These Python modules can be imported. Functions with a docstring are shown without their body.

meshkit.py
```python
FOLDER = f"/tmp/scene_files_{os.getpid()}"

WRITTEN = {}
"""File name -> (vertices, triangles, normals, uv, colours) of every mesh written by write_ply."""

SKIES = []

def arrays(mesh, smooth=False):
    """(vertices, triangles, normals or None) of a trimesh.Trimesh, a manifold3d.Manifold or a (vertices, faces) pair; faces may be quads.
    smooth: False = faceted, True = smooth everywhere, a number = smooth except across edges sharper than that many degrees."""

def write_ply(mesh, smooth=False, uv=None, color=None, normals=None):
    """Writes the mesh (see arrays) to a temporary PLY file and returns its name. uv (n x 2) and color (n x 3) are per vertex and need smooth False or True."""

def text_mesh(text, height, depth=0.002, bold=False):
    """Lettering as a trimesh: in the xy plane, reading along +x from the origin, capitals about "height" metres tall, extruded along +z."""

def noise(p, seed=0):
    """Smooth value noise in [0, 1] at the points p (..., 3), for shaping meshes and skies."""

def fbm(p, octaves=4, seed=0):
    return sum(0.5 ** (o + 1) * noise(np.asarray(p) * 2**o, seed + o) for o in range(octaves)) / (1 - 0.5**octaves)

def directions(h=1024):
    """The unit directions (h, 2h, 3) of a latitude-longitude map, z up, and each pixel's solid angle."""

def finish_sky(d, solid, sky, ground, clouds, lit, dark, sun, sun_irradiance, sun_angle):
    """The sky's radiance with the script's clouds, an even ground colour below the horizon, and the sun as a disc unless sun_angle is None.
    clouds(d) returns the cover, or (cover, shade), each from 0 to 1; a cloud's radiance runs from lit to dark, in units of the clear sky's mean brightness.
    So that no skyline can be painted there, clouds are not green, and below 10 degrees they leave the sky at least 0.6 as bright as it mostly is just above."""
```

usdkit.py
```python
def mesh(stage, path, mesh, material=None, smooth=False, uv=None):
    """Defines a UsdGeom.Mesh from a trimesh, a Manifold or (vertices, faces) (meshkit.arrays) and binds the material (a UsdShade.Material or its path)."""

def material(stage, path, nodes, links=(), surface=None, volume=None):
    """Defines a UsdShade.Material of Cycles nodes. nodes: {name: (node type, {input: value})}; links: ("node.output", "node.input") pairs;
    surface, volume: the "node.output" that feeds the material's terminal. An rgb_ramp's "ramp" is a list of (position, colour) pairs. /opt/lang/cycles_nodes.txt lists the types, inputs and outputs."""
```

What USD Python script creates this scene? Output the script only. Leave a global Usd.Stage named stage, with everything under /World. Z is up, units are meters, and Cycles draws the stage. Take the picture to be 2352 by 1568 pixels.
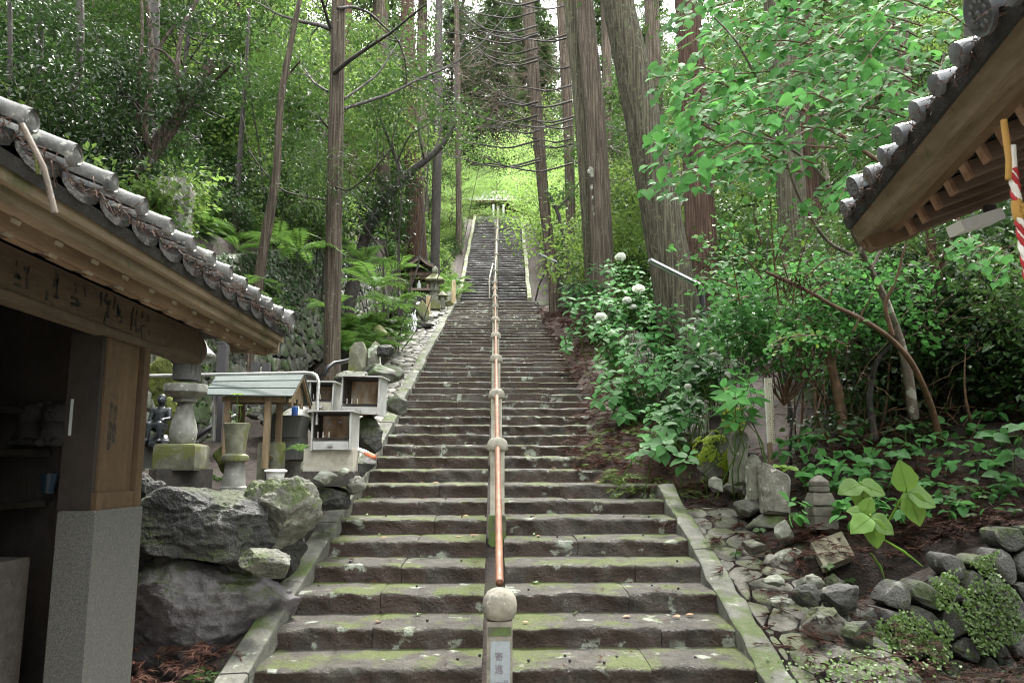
import math, json
import numpy as np
import trimesh
from scipy.spatial import Voronoi, cKDTree, ConvexHull
from shapely.geometry import Polygon, box as sbox
from shapely import union_all
from pxr import Gf, Sdf, Usd, UsdGeom, UsdLux, UsdShade, Vt
import usdkit, meshkit
from meshkit import noise, fbm

stage = Usd.Stage.CreateInMemory()
UsdGeom.SetStageUpAxis(stage, 'Z'); UsdGeom.SetStageMetersPerUnit(stage, 1.0)
UsdGeom.Xform.Define(stage, '/World')

# ---------------------------------------------------------------- camera, sky, sun, exposure
PITCH, YAW, EYE = math.radians(8.9), math.radians(1.19), np.array([0, 0, 1.333])
EXPOSURE = 3.1
SUN_EL, SUN_AZ = math.radians(62), math.radians(20)     # azimuth measured from +y towards +x
cam = UsdGeom.Camera.Define(stage, '/World/camera')
cam.AddTranslateOp().Set(Gf.Vec3d(*EYE))
cam.AddRotateZOp().Set(-math.degrees(YAW)); cam.AddRotateXOp().Set(90 + math.degrees(PITCH))
cam.CreateFocalLengthAttr(28.0); cam.CreateHorizontalApertureAttr(36.0)
cam.CreateFStopAttr(5.6); cam.CreateFocusDistanceAttr(11.0)
cam.CreateExposureAttr(EXPOSURE)

dome = UsdLux.DomeLight.Define(stage, '/World/sky')
dome.GetPrim().SetCustomDataByKey('kind', 'structure')
sky_mat = usdkit.material(stage, '/World/Looks/overcast_sky', {
    'co': ('texture_coordinate', {}), 'n': ('noise_texture', {'scale': 2.2, 'detail': 4.0}),
    'r': ('map_range', {'from_min': .25, 'from_max': .7, 'to_min': .86, 'to_max': .98, 'clamp': True}),
    's': ('sky_texture', {'sky_type': 'single_scattering', 'sun_disc': False, 'sun_elevation': SUN_EL, 'sun_rotation': SUN_AZ}),
    'm': ('mix_color', {'b': (9.3, 9.4, 9.1), 'use_clamp': False}), 'b': ('background_shader', {'strength': 0.08})},
    [('co.generated', 'n.vector'), ('n.fac', 'r.value'), ('r.result', 'm.fac'), ('s.color', 'm.a'), ('m.result', 'b.color')], surface='b.background')
UsdShade.MaterialBindingAPI.Apply(dome.GetPrim()).Bind(sky_mat)
sun = UsdLux.DistantLight.Define(stage, '/World/sun')
sun.CreateNormalizeAttr(True); sun.CreateIntensityAttr(0.4); sun.CreateAngleAttr(12.0); sun.CreateColorAttr(Gf.Vec3f(1.0, .96, .9))
sun.AddRotateZOp().Set(-math.degrees(SUN_AZ)); sun.AddRotateXOp().Set(-(90 - math.degrees(SUN_EL)))

# ---------------------------------------------------------------- real positions from the survey of the photograph (2352 x 1568 grid, y = metres ahead)
FW = np.array([math.sin(YAW) * math.cos(PITCH), math.cos(YAW) * math.cos(PITCH), math.sin(PITCH)])
RT = np.array([math.cos(YAW), -math.sin(YAW), 0]); UP = np.cross(RT, FW); FP = 28 / 36 * 2352
def P(u, v, y):
    d = FW * FP + RT * (u - 1176) + UP * (784 - v)
    return EYE + d * (y / d[1])
def PXX(u, v, x):
    d = FW * FP + RT * (u - 1176) + UP * (784 - v)
    return EYE + d * (x / d[0])
def PZZ(u, v, z):
    d = FW * FP + RT * (u - 1176) + UP * (784 - v)
    return EYE + d * ((z - EYE[2]) / d[2])

# ---------------------------------------------------------------- helpers
COUNT, ORIGIN, LOOK = {}, {}, {}
def numbered(parent, name):
    k = (parent, name); n = COUNT.get(k, 0); COUNT[k] = n + 1
    return f'{parent}/{name}' + (f'_{n:03d}' if n else '')
def say(prim, label=None, cat=None, group=None, kind=None):
    for k, v in (('label', label), ('category', cat), ('group', group), ('kind', kind)):
        if v: prim.SetCustomDataByKey(k, v)
def thing(name, label, cat, loc=(0, 0, 0), group=None, kind=None):
    path = numbered('/World', name); x = UsdGeom.Xform.Define(stage, path); x.AddTranslateOp().Set(Gf.Vec3d(*map(float, loc)))
    ORIGIN[path] = np.array(loc, float); say(x.GetPrim(), label, cat, group, kind); return path
def part(parent, name, mesh, m, smooth=False, label=None, kind=None):
    """One mesh under a thing or a part; the vertices are given in world space."""
    root = '/'.join(parent.split('/')[:3]); path = numbered(parent, name)
    v, f = mesh
    v = np.asarray(v, float) - ORIGIN.get(root, 0)
    q = usdkit.mesh(stage, path, (v, f), LOOK[m], smooth)
    say(q.GetPrim(), label, None, None, kind); return path
def solo(name, mesh, m, label=None, cat=None, group=None, kind=None, smooth=False):
    path = numbered('/World', name); q = usdkit.mesh(stage, path, mesh, LOOK[m], smooth)
    say(q.GetPrim(), label, cat, group, kind); ORIGIN[path] = np.zeros(3); return path

def cat(ms):
    vs, fs, n = [], [], 0
    for v, f in ms:
        v = np.asarray(v, float); f = np.asarray(f, int)
        if f.shape[1] == 4: f = np.vstack([f[:, [0, 1, 2]], f[:, [0, 2, 3]]])
        vs.append(v); fs.append(f + n); n += len(v)
    return np.vstack(vs), np.vstack(fs)
def rotz(a): c, s = math.cos(a), math.sin(a); return np.array([[c, -s, 0], [s, c, 0], [0, 0, 1.]])
def rotx(a): c, s = math.cos(a), math.sin(a); return np.array([[1., 0, 0], [0, c, -s], [0, s, c]])
def roty(a): c, s = math.cos(a), math.sin(a); return np.array([[c, 0, s], [0, 1., 0], [-s, 0, c]])
_c = [(i, j, k) for i in (-1, 1) for j in (-1, 1) for k in (-1, 1)]
_t = np.array([[x * .4 if a == 0 else x * .5, y * .4 if a == 1 else y * .5, z * .4 if a == 2 else z * .5] for x, y, z in _c for a in range(3)])
def _hull(p):
    h = ConvexHull(p); f = h.simplices.copy(); c = p.mean(0)
    n = np.cross(p[f[:, 1]] - p[f[:, 0]], p[f[:, 2]] - p[f[:, 0]]); w = ((p[f].mean(1) - c) * n).sum(1) < 0
    f[w] = f[w][:, ::-1]; return f
CH = None
def cbox(c, s, ch=.008, R=None):
    """A box with chamfered edges."""
    global CH
    s = np.asarray(s, float); p = np.array([[x * (s[0] / 2 - (ch if a == 0 else 0)), y * (s[1] / 2 - (ch if a == 1 else 0)), z * (s[2] / 2 - (ch if a == 2 else 0))] for x, y, z in _c for a in range(3)])
    if CH is None: CH = _hull(_t)
    if R is not None: p = p @ np.asarray(R).T
    return p + np.asarray(c, float), CH
def hull(p):
    p = np.asarray(p, float); f = _hull(p); u, i = np.unique(f, return_inverse=True); return p[u], i.reshape(f.shape)
def tube(pts, rad, n=8, cap=True, wob=0, seed=0, tw=None):
    p = np.asarray(pts, float); rad = np.broadcast_to(np.asarray(rad, float), (len(p),))
    t = np.gradient(p, axis=0); t /= np.linalg.norm(t, axis=1, keepdims=True) + 1e-9
    a = np.cross(t, np.where(np.abs(t[:, 2:]) < .95, [0, 0, 1.], [1., 0, 0])); 
    a /= np.linalg.norm(a, axis=1, keepdims=True) + 1e-9
    for i in range(1, len(a)):
        q = a[i - 1] - t[i] * (a[i - 1] @ t[i]); a[i] = q / (np.linalg.norm(q) + 1e-9)
    b = np.cross(t, a); g = np.arange(n) * 2 * np.pi / n
    r = rad[:, None] * np.ones(n)
    if wob:
        q = np.stack([np.cos(g)[None] * 1.6 * np.ones((len(p), 1)), np.sin(g)[None] * 1.6 * np.ones((len(p), 1)), (np.arange(len(p)) * .35)[:, None] * np.ones(n)], -1)
        r = r * (1 + wob * (fbm(q * 1.5 + seed * 7.1, 3, seed) - .5) * 2)
    v = p[:, None] + r[..., None] * (np.cos(g)[None, :, None] * a[:, None] + np.sin(g)[None, :, None] * b[:, None])
    i, j = np.meshgrid(np.arange(len(p) - 1), np.arange(n), indexing='ij')
    q = np.stack([i * n + j, i * n + (j + 1) % n, (i + 1) * n + (j + 1) % n, (i + 1) * n + j], -1).reshape(-1, 4)
    v = v.reshape(-1, 3); f = np.vstack([q[:, [0, 1, 2]], q[:, [0, 2, 3]]])
    if cap:
        m = len(v); v = np.vstack([v, p[:1], p[-1:]]); k = np.arange(n)
        f = np.vstack([f, np.stack([np.full(n, m), (k + 1) % n, k], 1), np.stack([np.full(n, m + 1), len(p) * n - n + k, len(p) * n - n + (k + 1) % n], 1)])
    return v, f
def lathe(prof, c, n=24, square=0):
    """Profile of (radius, height) turned about a vertical axis through c; square > 0 bends the circle towards a rounded square."""
    pr = np.asarray(prof, float); g = np.arange(n) * 2 * np.pi / n
    k = 1 / np.maximum(np.abs(np.cos(g)), np.abs(np.sin(g))); k = 1 + (k - 1) * square
    v = np.stack([pr[:, :1] * np.cos(g) * k, pr[:, :1] * np.sin(g) * k, pr[:, 1:] * np.ones(n)], -1).reshape(-1, 3) + np.asarray(c, float)
    i, j = np.meshgrid(np.arange(len(pr) - 1), np.arange(n), indexing='ij')
    q = np.stack([i * n + j, i * n + (j + 1) % n, (i + 1) * n + (j + 1) % n, (i + 1) * n + j], -1).reshape(-1, 4)
    f = np.vstack([q[:, [0, 1, 2]], q[:, [0, 2, 3]]]); m = len(v)
    v = np.vstack([v, [np.array([0, 0, pr[0, 1]]) + c], [np.array([0, 0, pr[-1, 1]]) + c]]); kk = np.arange(n)
    f = np.vstack([f, np.stack([np.full(n, m), (kk + 1) % n, kk], 1), np.stack([np.full(n, m + 1), len(pr) * n - n + kk, len(pr) * n - n + (kk + 1) % n], 1)])
    return v, f
_ICO = {k: trimesh.creation.icosphere(k) for k in (1, 2, 3, 4, 5)}
def rock(c, s, seed, sub=3, amp=.28, ang=True, R=None, fine=.05):
    """A boulder: a sphere cut by random planes, then roughened."""
    m = _ICO[sub]; v = np.array(m.vertices); rg = np.random.default_rng(seed)
    if ang:
        for _ in range(16):
            n = rg.normal(size=3); n /= np.linalg.norm(n); d = rg.uniform(.52, .86); h = v @ n - d
            v = v - np.maximum(h, 0)[:, None] * n * .92
    nr = v / np.linalg.norm(v, axis=1, keepdims=True)
    v = v + nr * ((fbm(v * 1.7 + seed * 3.3, 4, seed) - .5) * amp * 2)[:, None] + nr * ((np.abs(fbm(v * 6 + seed, 3, seed + 5) - .5)) * -fine * 4)[:, None]
    v = v * (np.asarray(s, float) / 2)
    if R is not None: v = v @ np.asarray(R).T
    return v + np.asarray(c, float), np.array(m.faces)
def grid(nx, ny):
    i, j = np.meshgrid(np.arange(nx - 1), np.arange(ny - 1), indexing='ij')
    a = i * ny + j; q = np.stack([a, a + ny, a + ny + 1, a + 1], -1).reshape(-1, 4); return q
def cells(w, h, size, seed, stretch=1.0, jit=.38, inside=None):
    """Irregular stones that fill a w x h rectangle: polygons in its plane."""
    rg = np.random.default_rng(seed); sx, sy = size * stretch, size / stretch
    nx, ny = max(1, int(w / sx)), max(1, int(h / sy)); p = []
    for i in range(-1, nx + 1):
        for j in range(-1, ny + 1):
            p.append(((i + .5 + (.5 if j % 2 else 0) + rg.uniform(-jit, jit)) * w / nx, (j + .5 + rg.uniform(-jit, jit)) * h / ny))
    vo = Voronoi(np.array(p)); out = []
    for r in vo.point_region:
        q = vo.regions[r]
        if not q or -1 in q: continue
        g = Polygon(vo.vertices[q]).intersection(sbox(0, 0, w, h))
        if g.is_empty or g.area < (size * .3) ** 2: continue
        if inside is not None and not inside(g.centroid.x, g.centroid.y): continue
        out.append(g)
    return out
def cellstone(g, place, joint=.012, bulge=.05, depth=.1, rg=None):
    """One stone from its outline: place(s, t, h) puts a point of the wall's plane, h metres proud of it, into the world."""
    g = g.buffer(-joint).simplify(.01)
    if g.is_empty or g.geom_type != 'Polygon' or len(g.exterior.coords) < 4: return None
    o = np.array(g.exterior.coords)[:-1]
    if Polygon(o).exterior.is_ccw is False: o = o[::-1]
    # round the corners a little
    o = np.vstack([np.stack([o * .75 + np.roll(o, -1, 0) * .25, o * .25 + np.roll(o, -1, 0) * .75], 1).reshape(-1, 2)])
    c = o.mean(0); n = len(o); b = bulge * rg.uniform(.3, 1.2); tilt = rg.normal(size=2) * bulge * 1.5
    rings = [(1.0, -depth), (1.0, b * .35), (.86, b * .85), (.5, b * 1.05)]; v = []
    for k, (s, h) in enumerate(rings):
        q = c + (o - c) * s
        for x in q:
            hh = h + (0 if k == 0 else (tilt @ (x - c)) + rg.normal() * b * .16); v.append(place(x[0], x[1], hh))
    v.append(place(c[0], c[1], b * 1.05 + rg.normal() * b * .15)); f = []
    for k in range(3):
        for i in range(n):
            a, d = k * n + i, k * n + (i + 1) % n; f += [(a, d, d + n), (a, d + n, a + n)]
    for i in range(n): f.append((3 * n + i, 3 * n + (i + 1) % n, 4 * n))
    return np.array(v), np.array(f)
def smoothstep(a, b, x): t = np.clip((np.asarray(x, float) - a) / (b - a), 0, 1); return t * t * (3 - 2 * t)

# ---------------------------------------------------------------- materials
def material(name, nodes, links, surface='p.BSDF'):
    LOOK[name] = usdkit.material(stage, '/World/Looks/' + name, nodes, links, surface=surface)
def surf(name, ramp, scale=4.0, stretch=(1, 1, 1), rough=(.45, .85), bump=.4, bscale=30, bdist=.01, moss=None, lichen=None, soil=None, spec=.5, detail=7, metallic=0.0, dist=0.0):
    """Weathered surface: colour from noise, optional moss where it faces up, pale lichen spots, soil on the steep faces."""
    N = {'g': ('geometry', {}), 'mp': ('mapping', {'scale': stretch}), 'n': ('noise_texture', {'scale': scale, 'detail': float(detail), 'roughness': .62, 'distortion': dist}),
         'r': ('rgb_ramp', {'ramp': ramp}), 'nb': ('noise_texture', {'scale': bscale, 'detail': 5.0, 'roughness': .65}), 'bp': ('bump', {'strength': bump, 'distance': bdist}),
         'nr': ('noise_texture', {'scale': scale * 1.7, 'detail': 3.0}), 'rr': ('map_range', {'from_min': .3, 'from_max': .7, 'to_min': rough[0], 'to_max': rough[1], 'clamp': True}),
         'p': ('principled_bsdf', {'specular_ior_level': spec, 'metallic': metallic})}
    L = [('g.position', 'mp.vector'), ('mp.vector', 'n.vector'), ('mp.vector', 'nb.vector'), ('g.position', 'nr.vector'), ('n.fac', 'r.fac'), ('nb.fac', 'bp.height'), ('bp.normal', 'p.normal'), ('nr.fac', 'rr.value'), ('rr.result', 'p.roughness')]
    col = 'r.color'; sep = False
    def up(tag, lo, hi):
        nonlocal sep
        if not sep: N['sx'] = ('separate_xyz', {}); L.append(('g.normal', 'sx.vector')); sep = True
        N['u' + tag] = ('map_range', {'from_min': lo, 'from_max': hi, 'clamp': True}); L.append(('sx.z', f'u{tag}.value')); return f'u{tag}.result'
    def layer(tag, color, fac):
        nonlocal col
        N['m' + tag] = ('mix_color', {'b': color}); L.extend([(col, f'm{tag}.a'), (fac, f'm{tag}.fac')]); col = f'm{tag}.result'
    def blot(tag, sc, lo, hi, up_f=None, det=4.0):
        N['n' + tag] = ('noise_texture', {'scale': sc, 'detail': det, 'roughness': .6}); N['q' + tag] = ('map_range', {'from_min': lo, 'from_max': hi, 'clamp': True})
        L.extend([('g.position', f'n{tag}.vector'), (f'n{tag}.fac', f'q{tag}.value')])
        if up_f: N['x' + tag] = ('math', {'math_type': 'multiply'}); L.extend([(f'q{tag}.result', f'x{tag}.value1'), (up_f, f'x{tag}.value2')]); return f'x{tag}.value'
        return f'q{tag}.result'
    if soil: layer('so', soil[0], blot('so', soil[1], soil[2], soil[2] + .12, up('so', .6, .15)))
    if lichen: layer('li', lichen[0], blot('li', lichen[1], lichen[2], lichen[2] + .04, up('li', lichen[3], lichen[3] + .2) if len(lichen) > 3 else None, 6.0))
    if moss: layer('mo', moss[0], blot('mo', moss[1], moss[2], moss[2] + .1, up('mo', moss[3], moss[3] + .35)))
    L.append((col, 'p.base_color')); material(name, N, L)
def plain(name, color, rough=.5, metallic=0.0, **kw):
    material(name, {'p': ('principled_bsdf', {'base_color': color, 'roughness': rough, 'metallic': metallic, **kw})}, [])
def leafm(name, ramp, rough=.38, trans=.3, spec=.5, sat=.94):
    N = {'g': ('geometry', {}), 'r': ('rgb_ramp', {'ramp': ramp}), 'o': ('object_info', {}), 'vr': ('map_range', {'to_min': .72, 'to_max': 1.3}), 'h': ('hsv', {'saturation': sat}),
         'gp': ('geometry', {}), 'np': ('noise_texture', {'scale': .55, 'detail': 2.0}), 'mr': ('map_range', {'from_min': .3, 'from_max': .7, 'to_min': .75, 'to_max': 1.25, 'clamp': True}), 'mm': ('math', {'math_type': 'multiply'}),
         'p': ('principled_bsdf', {'roughness': rough, 'specular_ior_level': spec}), 't': ('translucent_bsdf', {}), 'ht': ('hsv', {'saturation': 1.02, 'value': 1.5, 'hue': .487}), 'x': ('mix_closure', {'fac': trans})}
    L = [('g.random_per_island', 'r.fac'), ('r.color', 'h.color'), ('o.random', 'vr.value'), ('gp.position', 'np.vector'), ('np.fac', 'mr.value'), ('vr.result', 'mm.value1'), ('mr.result', 'mm.value2'), ('mm.value', 'h.value'),
         ('h.color', 'p.base_color'), ('h.color', 'ht.color'), ('ht.color', 't.color'), ('p.BSDF', 'x.closure1'), ('t.BSDF', 'x.closure2')]
    material(name, N, L, 'x.closure')

surf('step_stone', [(.25, (.024, .020, .016)), (.5, (.050, .044, .035)), (.64, (.076, .069, .056)), (.82, (.14, .132, .11))], 6.0, rough=(.3, .8), bump=1.0, bscale=34, bdist=.03,
     soil=((.042, .027, .020), 2.6, .38), lichen=((.27, .29, .24), 4.5, .60, -.2), moss=((.07, .088, .018), 2.6, .47, .45))
surf('far_step_stone', [(.25, (.018, .017, .018)), (.55, (.055, .052, .052)), (.8, (.13, .13, .125))], 2.6, rough=(.22, .7), bump=.7, bscale=18, bdist=.02, soil=((.020, .014, .013), 1.2, .42), lichen=((.22, .24, .2), 5.0, .66, -.2), moss=((.045, .06, .015), .8, .56, .5))
surf('kerb_stone', [(.3, (.05, .05, .042)), (.55, (.115, .115, .095)), (.8, (.2, .205, .17))], 6, rough=(.6, .9), bump=.9, bscale=30, bdist=.015, moss=((.055, .075, .018), 2.6, .5, .2), lichen=((.26, .285, .225), 6, .6))
surf('lichen_kerb', [(.3, (.06, .068, .03)), (.5, (.13, .14, .085)), (.72, (.3, .31, .26))], 2.6, rough=(.7, .9), bump=.6, bscale=30, moss=((.09, .11, .02), 1.4, .48, .0))
surf('concrete', [(.3, (.25, .23, .19)), (.6, (.42, .40, .34)), (.85, (.5, .48, .42))], 9, rough=(.75, .92), bump=.35, bscale=90, bdist=.004, moss=((.10, .12, .05), 6, .62, .2))
surf('post_stone', [(.3, (.12, .112, .09)), (.55, (.235, .22, .18)), (.85, (.33, .31, .265))], 10, rough=(.8, .95), bump=.6, bscale=60, bdist=.008, moss=((.08, .09, .04), 9, .58, .2), lichen=((.36, .35, .3), 20, .62))
surf('mossy_foot', [(.3, (.03, .028, .022)), (.7, (.08, .085, .05))], 8, moss=((.06, .10, .015), 6, .42, -.5))
surf('granite', [(.3, (.03, .03, .028)), (.5, (.066, .066, .062)), (.7, (.11, .11, .105))], 160, rough=(.55, .8), bump=.15, bscale=200, bdist=.002, detail=2)
surf('old_granite', [(.25, (.07, .07, .062)), (.5, (.19, .19, .17)), (.75, (.32, .32, .29))], 11, rough=(.55, .85), bump=.5, bscale=60, bdist=.006, lichen=((.42, .43, .39), 16, .62), moss=((.07, .08, .025), 5, .52, .2))
surf('mossy_granite', [(.25, (.06, .06, .045)), (.5, (.13, .13, .09)), (.75, (.25, .25, .19))], 7, rough=(.6, .9), bump=.5, bscale=50, moss=((.11, .12, .03), 4, .46, -.8))
surf('dark_block', [(.3, (.02, .017, .015)), (.6, (.05, .043, .037)), (.85, (.075, .065, .058))], 18, rough=(.5, .85), bump=.6, bscale=60, bdist=.006)
surf('boulder', [(.25, (.006, .006, .0055)), (.5, (.02, .02, .018)), (.66, (.045, .043, .039)), (.85, (.11, .11, .10))], 3.4, rough=(.25, .7), bump=1.0, bscale=24, bdist=.035, moss=((.03, .04, .01), 2.6, .46, .1), dist=1.2)
surf('wet_boulder', [(.25, (.02, .0185, .018)), (.5, (.075, .069, .070)), (.7, (.15, .14, .145)), (.9, (.26, .245, .25))], 2.8, rough=(.12, .42), bump=.8, bscale=22, bdist=.035, moss=((.03, .038, .01), 3, .5, .3), dist=1.4)
surf('lichen_boulder', [(.25, (.03, .03, .026)), (.5, (.11, .11, .09)), (.75, (.24, .24, .2))], 4.2, rough=(.5, .85), bump=.9, bscale=16, bdist=.04, moss=((.05, .07, .014), 3.0, .48, .0), lichen=((.42, .43, .37), 5, .6))
surf('moss_boulder', [(.3, (.05, .06, .012)), (.6, (.10, .12, .02)), (.8, (.16, .17, .03))], 6, rough=(.85, .97), bump=.9, bscale=40, bdist=.02)
surf('wall_stone', [(.25, (.02, .02, .018)), (.5, (.055, .054, .049)), (.75, (.125, .12, .11))], 4.5, rough=(.5, .9), bump=1.0, bscale=18, bdist=.03, moss=((.04, .055, .014), 2.8, .5, -.2), lichen=((.2, .205, .18), 7, .62), dist=.5)
surf('dry_wall_stone', [(.25, (.022, .022, .018)), (.5, (.06, .062, .05)), (.8, (.14, .14, .12))], 3.5, rough=(.5, .9), bump=.7, bscale=22, bdist=.02, moss=((.03, .05, .012), 1.6, .46, -.4))
surf('cobble', [(.25, (.035, .032, .026)), (.5, (.095, .089, .072)), (.75, (.2, .195, .165))], 5.5, rough=(.5, .9), bump=1.0, bscale=26, bdist=.02, moss=((.07, .08, .035), 3.6, .48, .2), lichen=((.32, .33, .28), 6, .62), soil=((.03, .018, .013), 4, .45))
surf('slope_cobble', [(.25, (.04, .037, .032)), (.5, (.10, .095, .082)), (.75, (.21, .2, .175))], 4.5, rough=(.4, .8), bump=.7, bscale=24, bdist=.015, moss=((.05, .06, .02), 2.2, .55, .3))
surf('stele_stone', [(.25, (.06, .06, .048)), (.5, (.14, .14, .11)), (.75, (.24, .245, .2))], 8, rough=(.6, .9), bump=.7, bscale=40, bdist=.012, lichen=((.36, .42, .33), 7, .57), moss=((.09, .1, .03), 6, .6, -.6))
surf('pale_stele', [(.25, (.07, .068, .055)), (.5, (.16, .155, .125)), (.7, (.36, .345, .32))], 9, rough=(.6, .9), bump=.9, bscale=35, bdist=.015, lichen=((.48, .46, .43), 8, .58), moss=((.1, .11, .05), 5, .6, -.5))
surf('stupa_stone', [(.3, (.06, .055, .045)), (.6, (.115, .105, .085)), (.85, (.16, .15, .12))], 14, rough=(.7, .92), bump=.6, bscale=60, bdist=.006, lichen=((.45, .45, .42), 18, .7))
surf('slab_stone', [(.3, (.10, .09, .06)), (.6, (.17, .155, .11)), (.85, (.21, .195, .15))], 14, rough=(.8, .95), bump=.4, bscale=90, bdist=.004, lichen=((.5, .48, .42), 22, .7))
surf('white_lichen', [(.3, (.09, .09, .07)), (.5, (.22, .23, .19)), (.7, (.4, .42, .37))], 7, rough=(.7, .92), bump=.8, bscale=30, bdist=.015, moss=((.1, .11, .04), 5, .56, -.3))
surf('soil', [(.25, (.010, .0065, .005)), (.5, (.026, .016, .011)), (.7, (.05, .031, .022)), (.85, (.085, .05, .036))], 14.0, rough=(.75, .95), bump=1.0, bscale=40, bdist=.04, moss=((.03, .045, .012), .9, .56, .2))
surf('litter_soil', [(.3, (.018, .010, .007)), (.5, (.045, .023, .016)), (.75, (.085, .045, .03))], 9.0, rough=(.7, .95), bump=1.0, bscale=40, bdist=.03)
surf('bark_grey', [(.3, (0.022, 0.017, 0.013)), (.5, (0.073, 0.057, 0.043)), (.72, (0.175, 0.147, 0.118))], 34, stretch=(1, 1, .035), rough=(.8, .97), bump=1.0, bscale=48, bdist=.06, spec=.2, detail=5, lichen=((.16, .165, .13), 22, .63))
surf('bark_green', [(.3, (0.020, 0.017, 0.011)), (.5, (0.064, 0.057, 0.039)), (.72, (0.154, 0.147, 0.105))], 34, stretch=(1, 1, .035), rough=(.8, .97), bump=1.0, bscale=48, bdist=.06, spec=.2, detail=5, lichen=((.10, .108, .065), 12, .58))
surf('bark_red', [(.3, (0.019, 0.009, 0.007)), (.5, (0.057, 0.034, 0.024)), (.72, (0.135, 0.088, 0.065))], 34, stretch=(1, 1, .035), rough=(.8, .97), bump=1.0, bscale=48, bdist=.06, spec=.2, detail=5)
surf('bark_dark', [(.3, (.012, .010, .009)), (.6, (.038, .031, .026)), (.85, (.09, .08, .065))], 8, stretch=(1, 1, .35), rough=(.6, .9), bump=.8, bscale=30, bdist=.03)
surf('bark_pale', [(.3, (.06, .045, .035)), (.55, (.15, .12, .095)), (.8, (.27, .24, .2))], 6, stretch=(1, 1, .4), rough=(.6, .9), bump=.6, bscale=30, bdist=.02, lichen=((.36, .35, .3), 5, .6))
surf('twig', [(.3, (.05, .035, .026)), (.7, (.14, .10, .075))], 14, rough=(.7, .9))
surf('brown_twig', [(.3, (.06, .032, .018)), (.7, (.16, .09, .05))], 10, rough=(.6, .85))
def wood(name, a, b, c, stretch, scale=8, rough=(.6, .85), moss=None, bump=.45):
    surf(name, [(.25, a), (.5, b), (.8, c)], scale, stretch=stretch, rough=rough, bump=bump, bscale=26, bdist=.006, moss=moss)
wood('fascia_wood', (0.058, 0.040, 0.023), (0.151, 0.112, 0.068), (0.259, 0.202, 0.137), (1, .15, 1), 9, moss=((.07, .07, .025), 5, .56, -.9))
wood('eave_wood', (0.058, 0.035, 0.019), (0.137, 0.086, 0.048), (0.216, 0.151, 0.094), (1, .2, 1), 8)
wood('rafter_wood', (0.058, 0.035, 0.022), (0.122, 0.079, 0.054), (0.194, 0.130, 0.094), (.15, 1, 1), 9)
wood('rafter_end', (.12, .06, .035), (.24, .14, .09), (.36, .26, .19), (1, 1, 1), 12)
wood('pale_end', (.12, .10, .07), (.2, .17, .12), (.28, .25, .18), (1, 1, 1), 12)
wood('post_wood', (.022, .011, .0045), (.056, .031, .012), (.105, .064, .028), (1, 1, .07), 14)
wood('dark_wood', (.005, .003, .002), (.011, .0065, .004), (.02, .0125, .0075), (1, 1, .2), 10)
wood('beam_wood', (.026, .016, .009), (.06, .039, .022), (.10, .069, .04), (1, .12, 1), 12)
wood('shelter_wood', (.07, .045, .025), (.17, .12, .07), (.3, .24, .16), (1, 1, .1), 14)
wood('hall_wood', (.05, .026, .016), (.11, .06, .035), (.18, .11, .07), (.1, 1, 1), 4)
wood('shrine_wood', (.06, .042, .028), (.14, .10, .07), (.26, .21, .16), (1, 1, .2), 10)
surf('stake_wood', [(.3, (.3, .24, .15)), (.5, (.5, .46, .38)), (.8, (.66, .63, .56))], 9, stretch=(1, 1, .15), rough=(.7, .9), bump=.3)
surf('fresh_board', [(.3, (.3, .2, .09)), (.6, (.5, .4, .25))], 8, stretch=(1, 1, .15))
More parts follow.
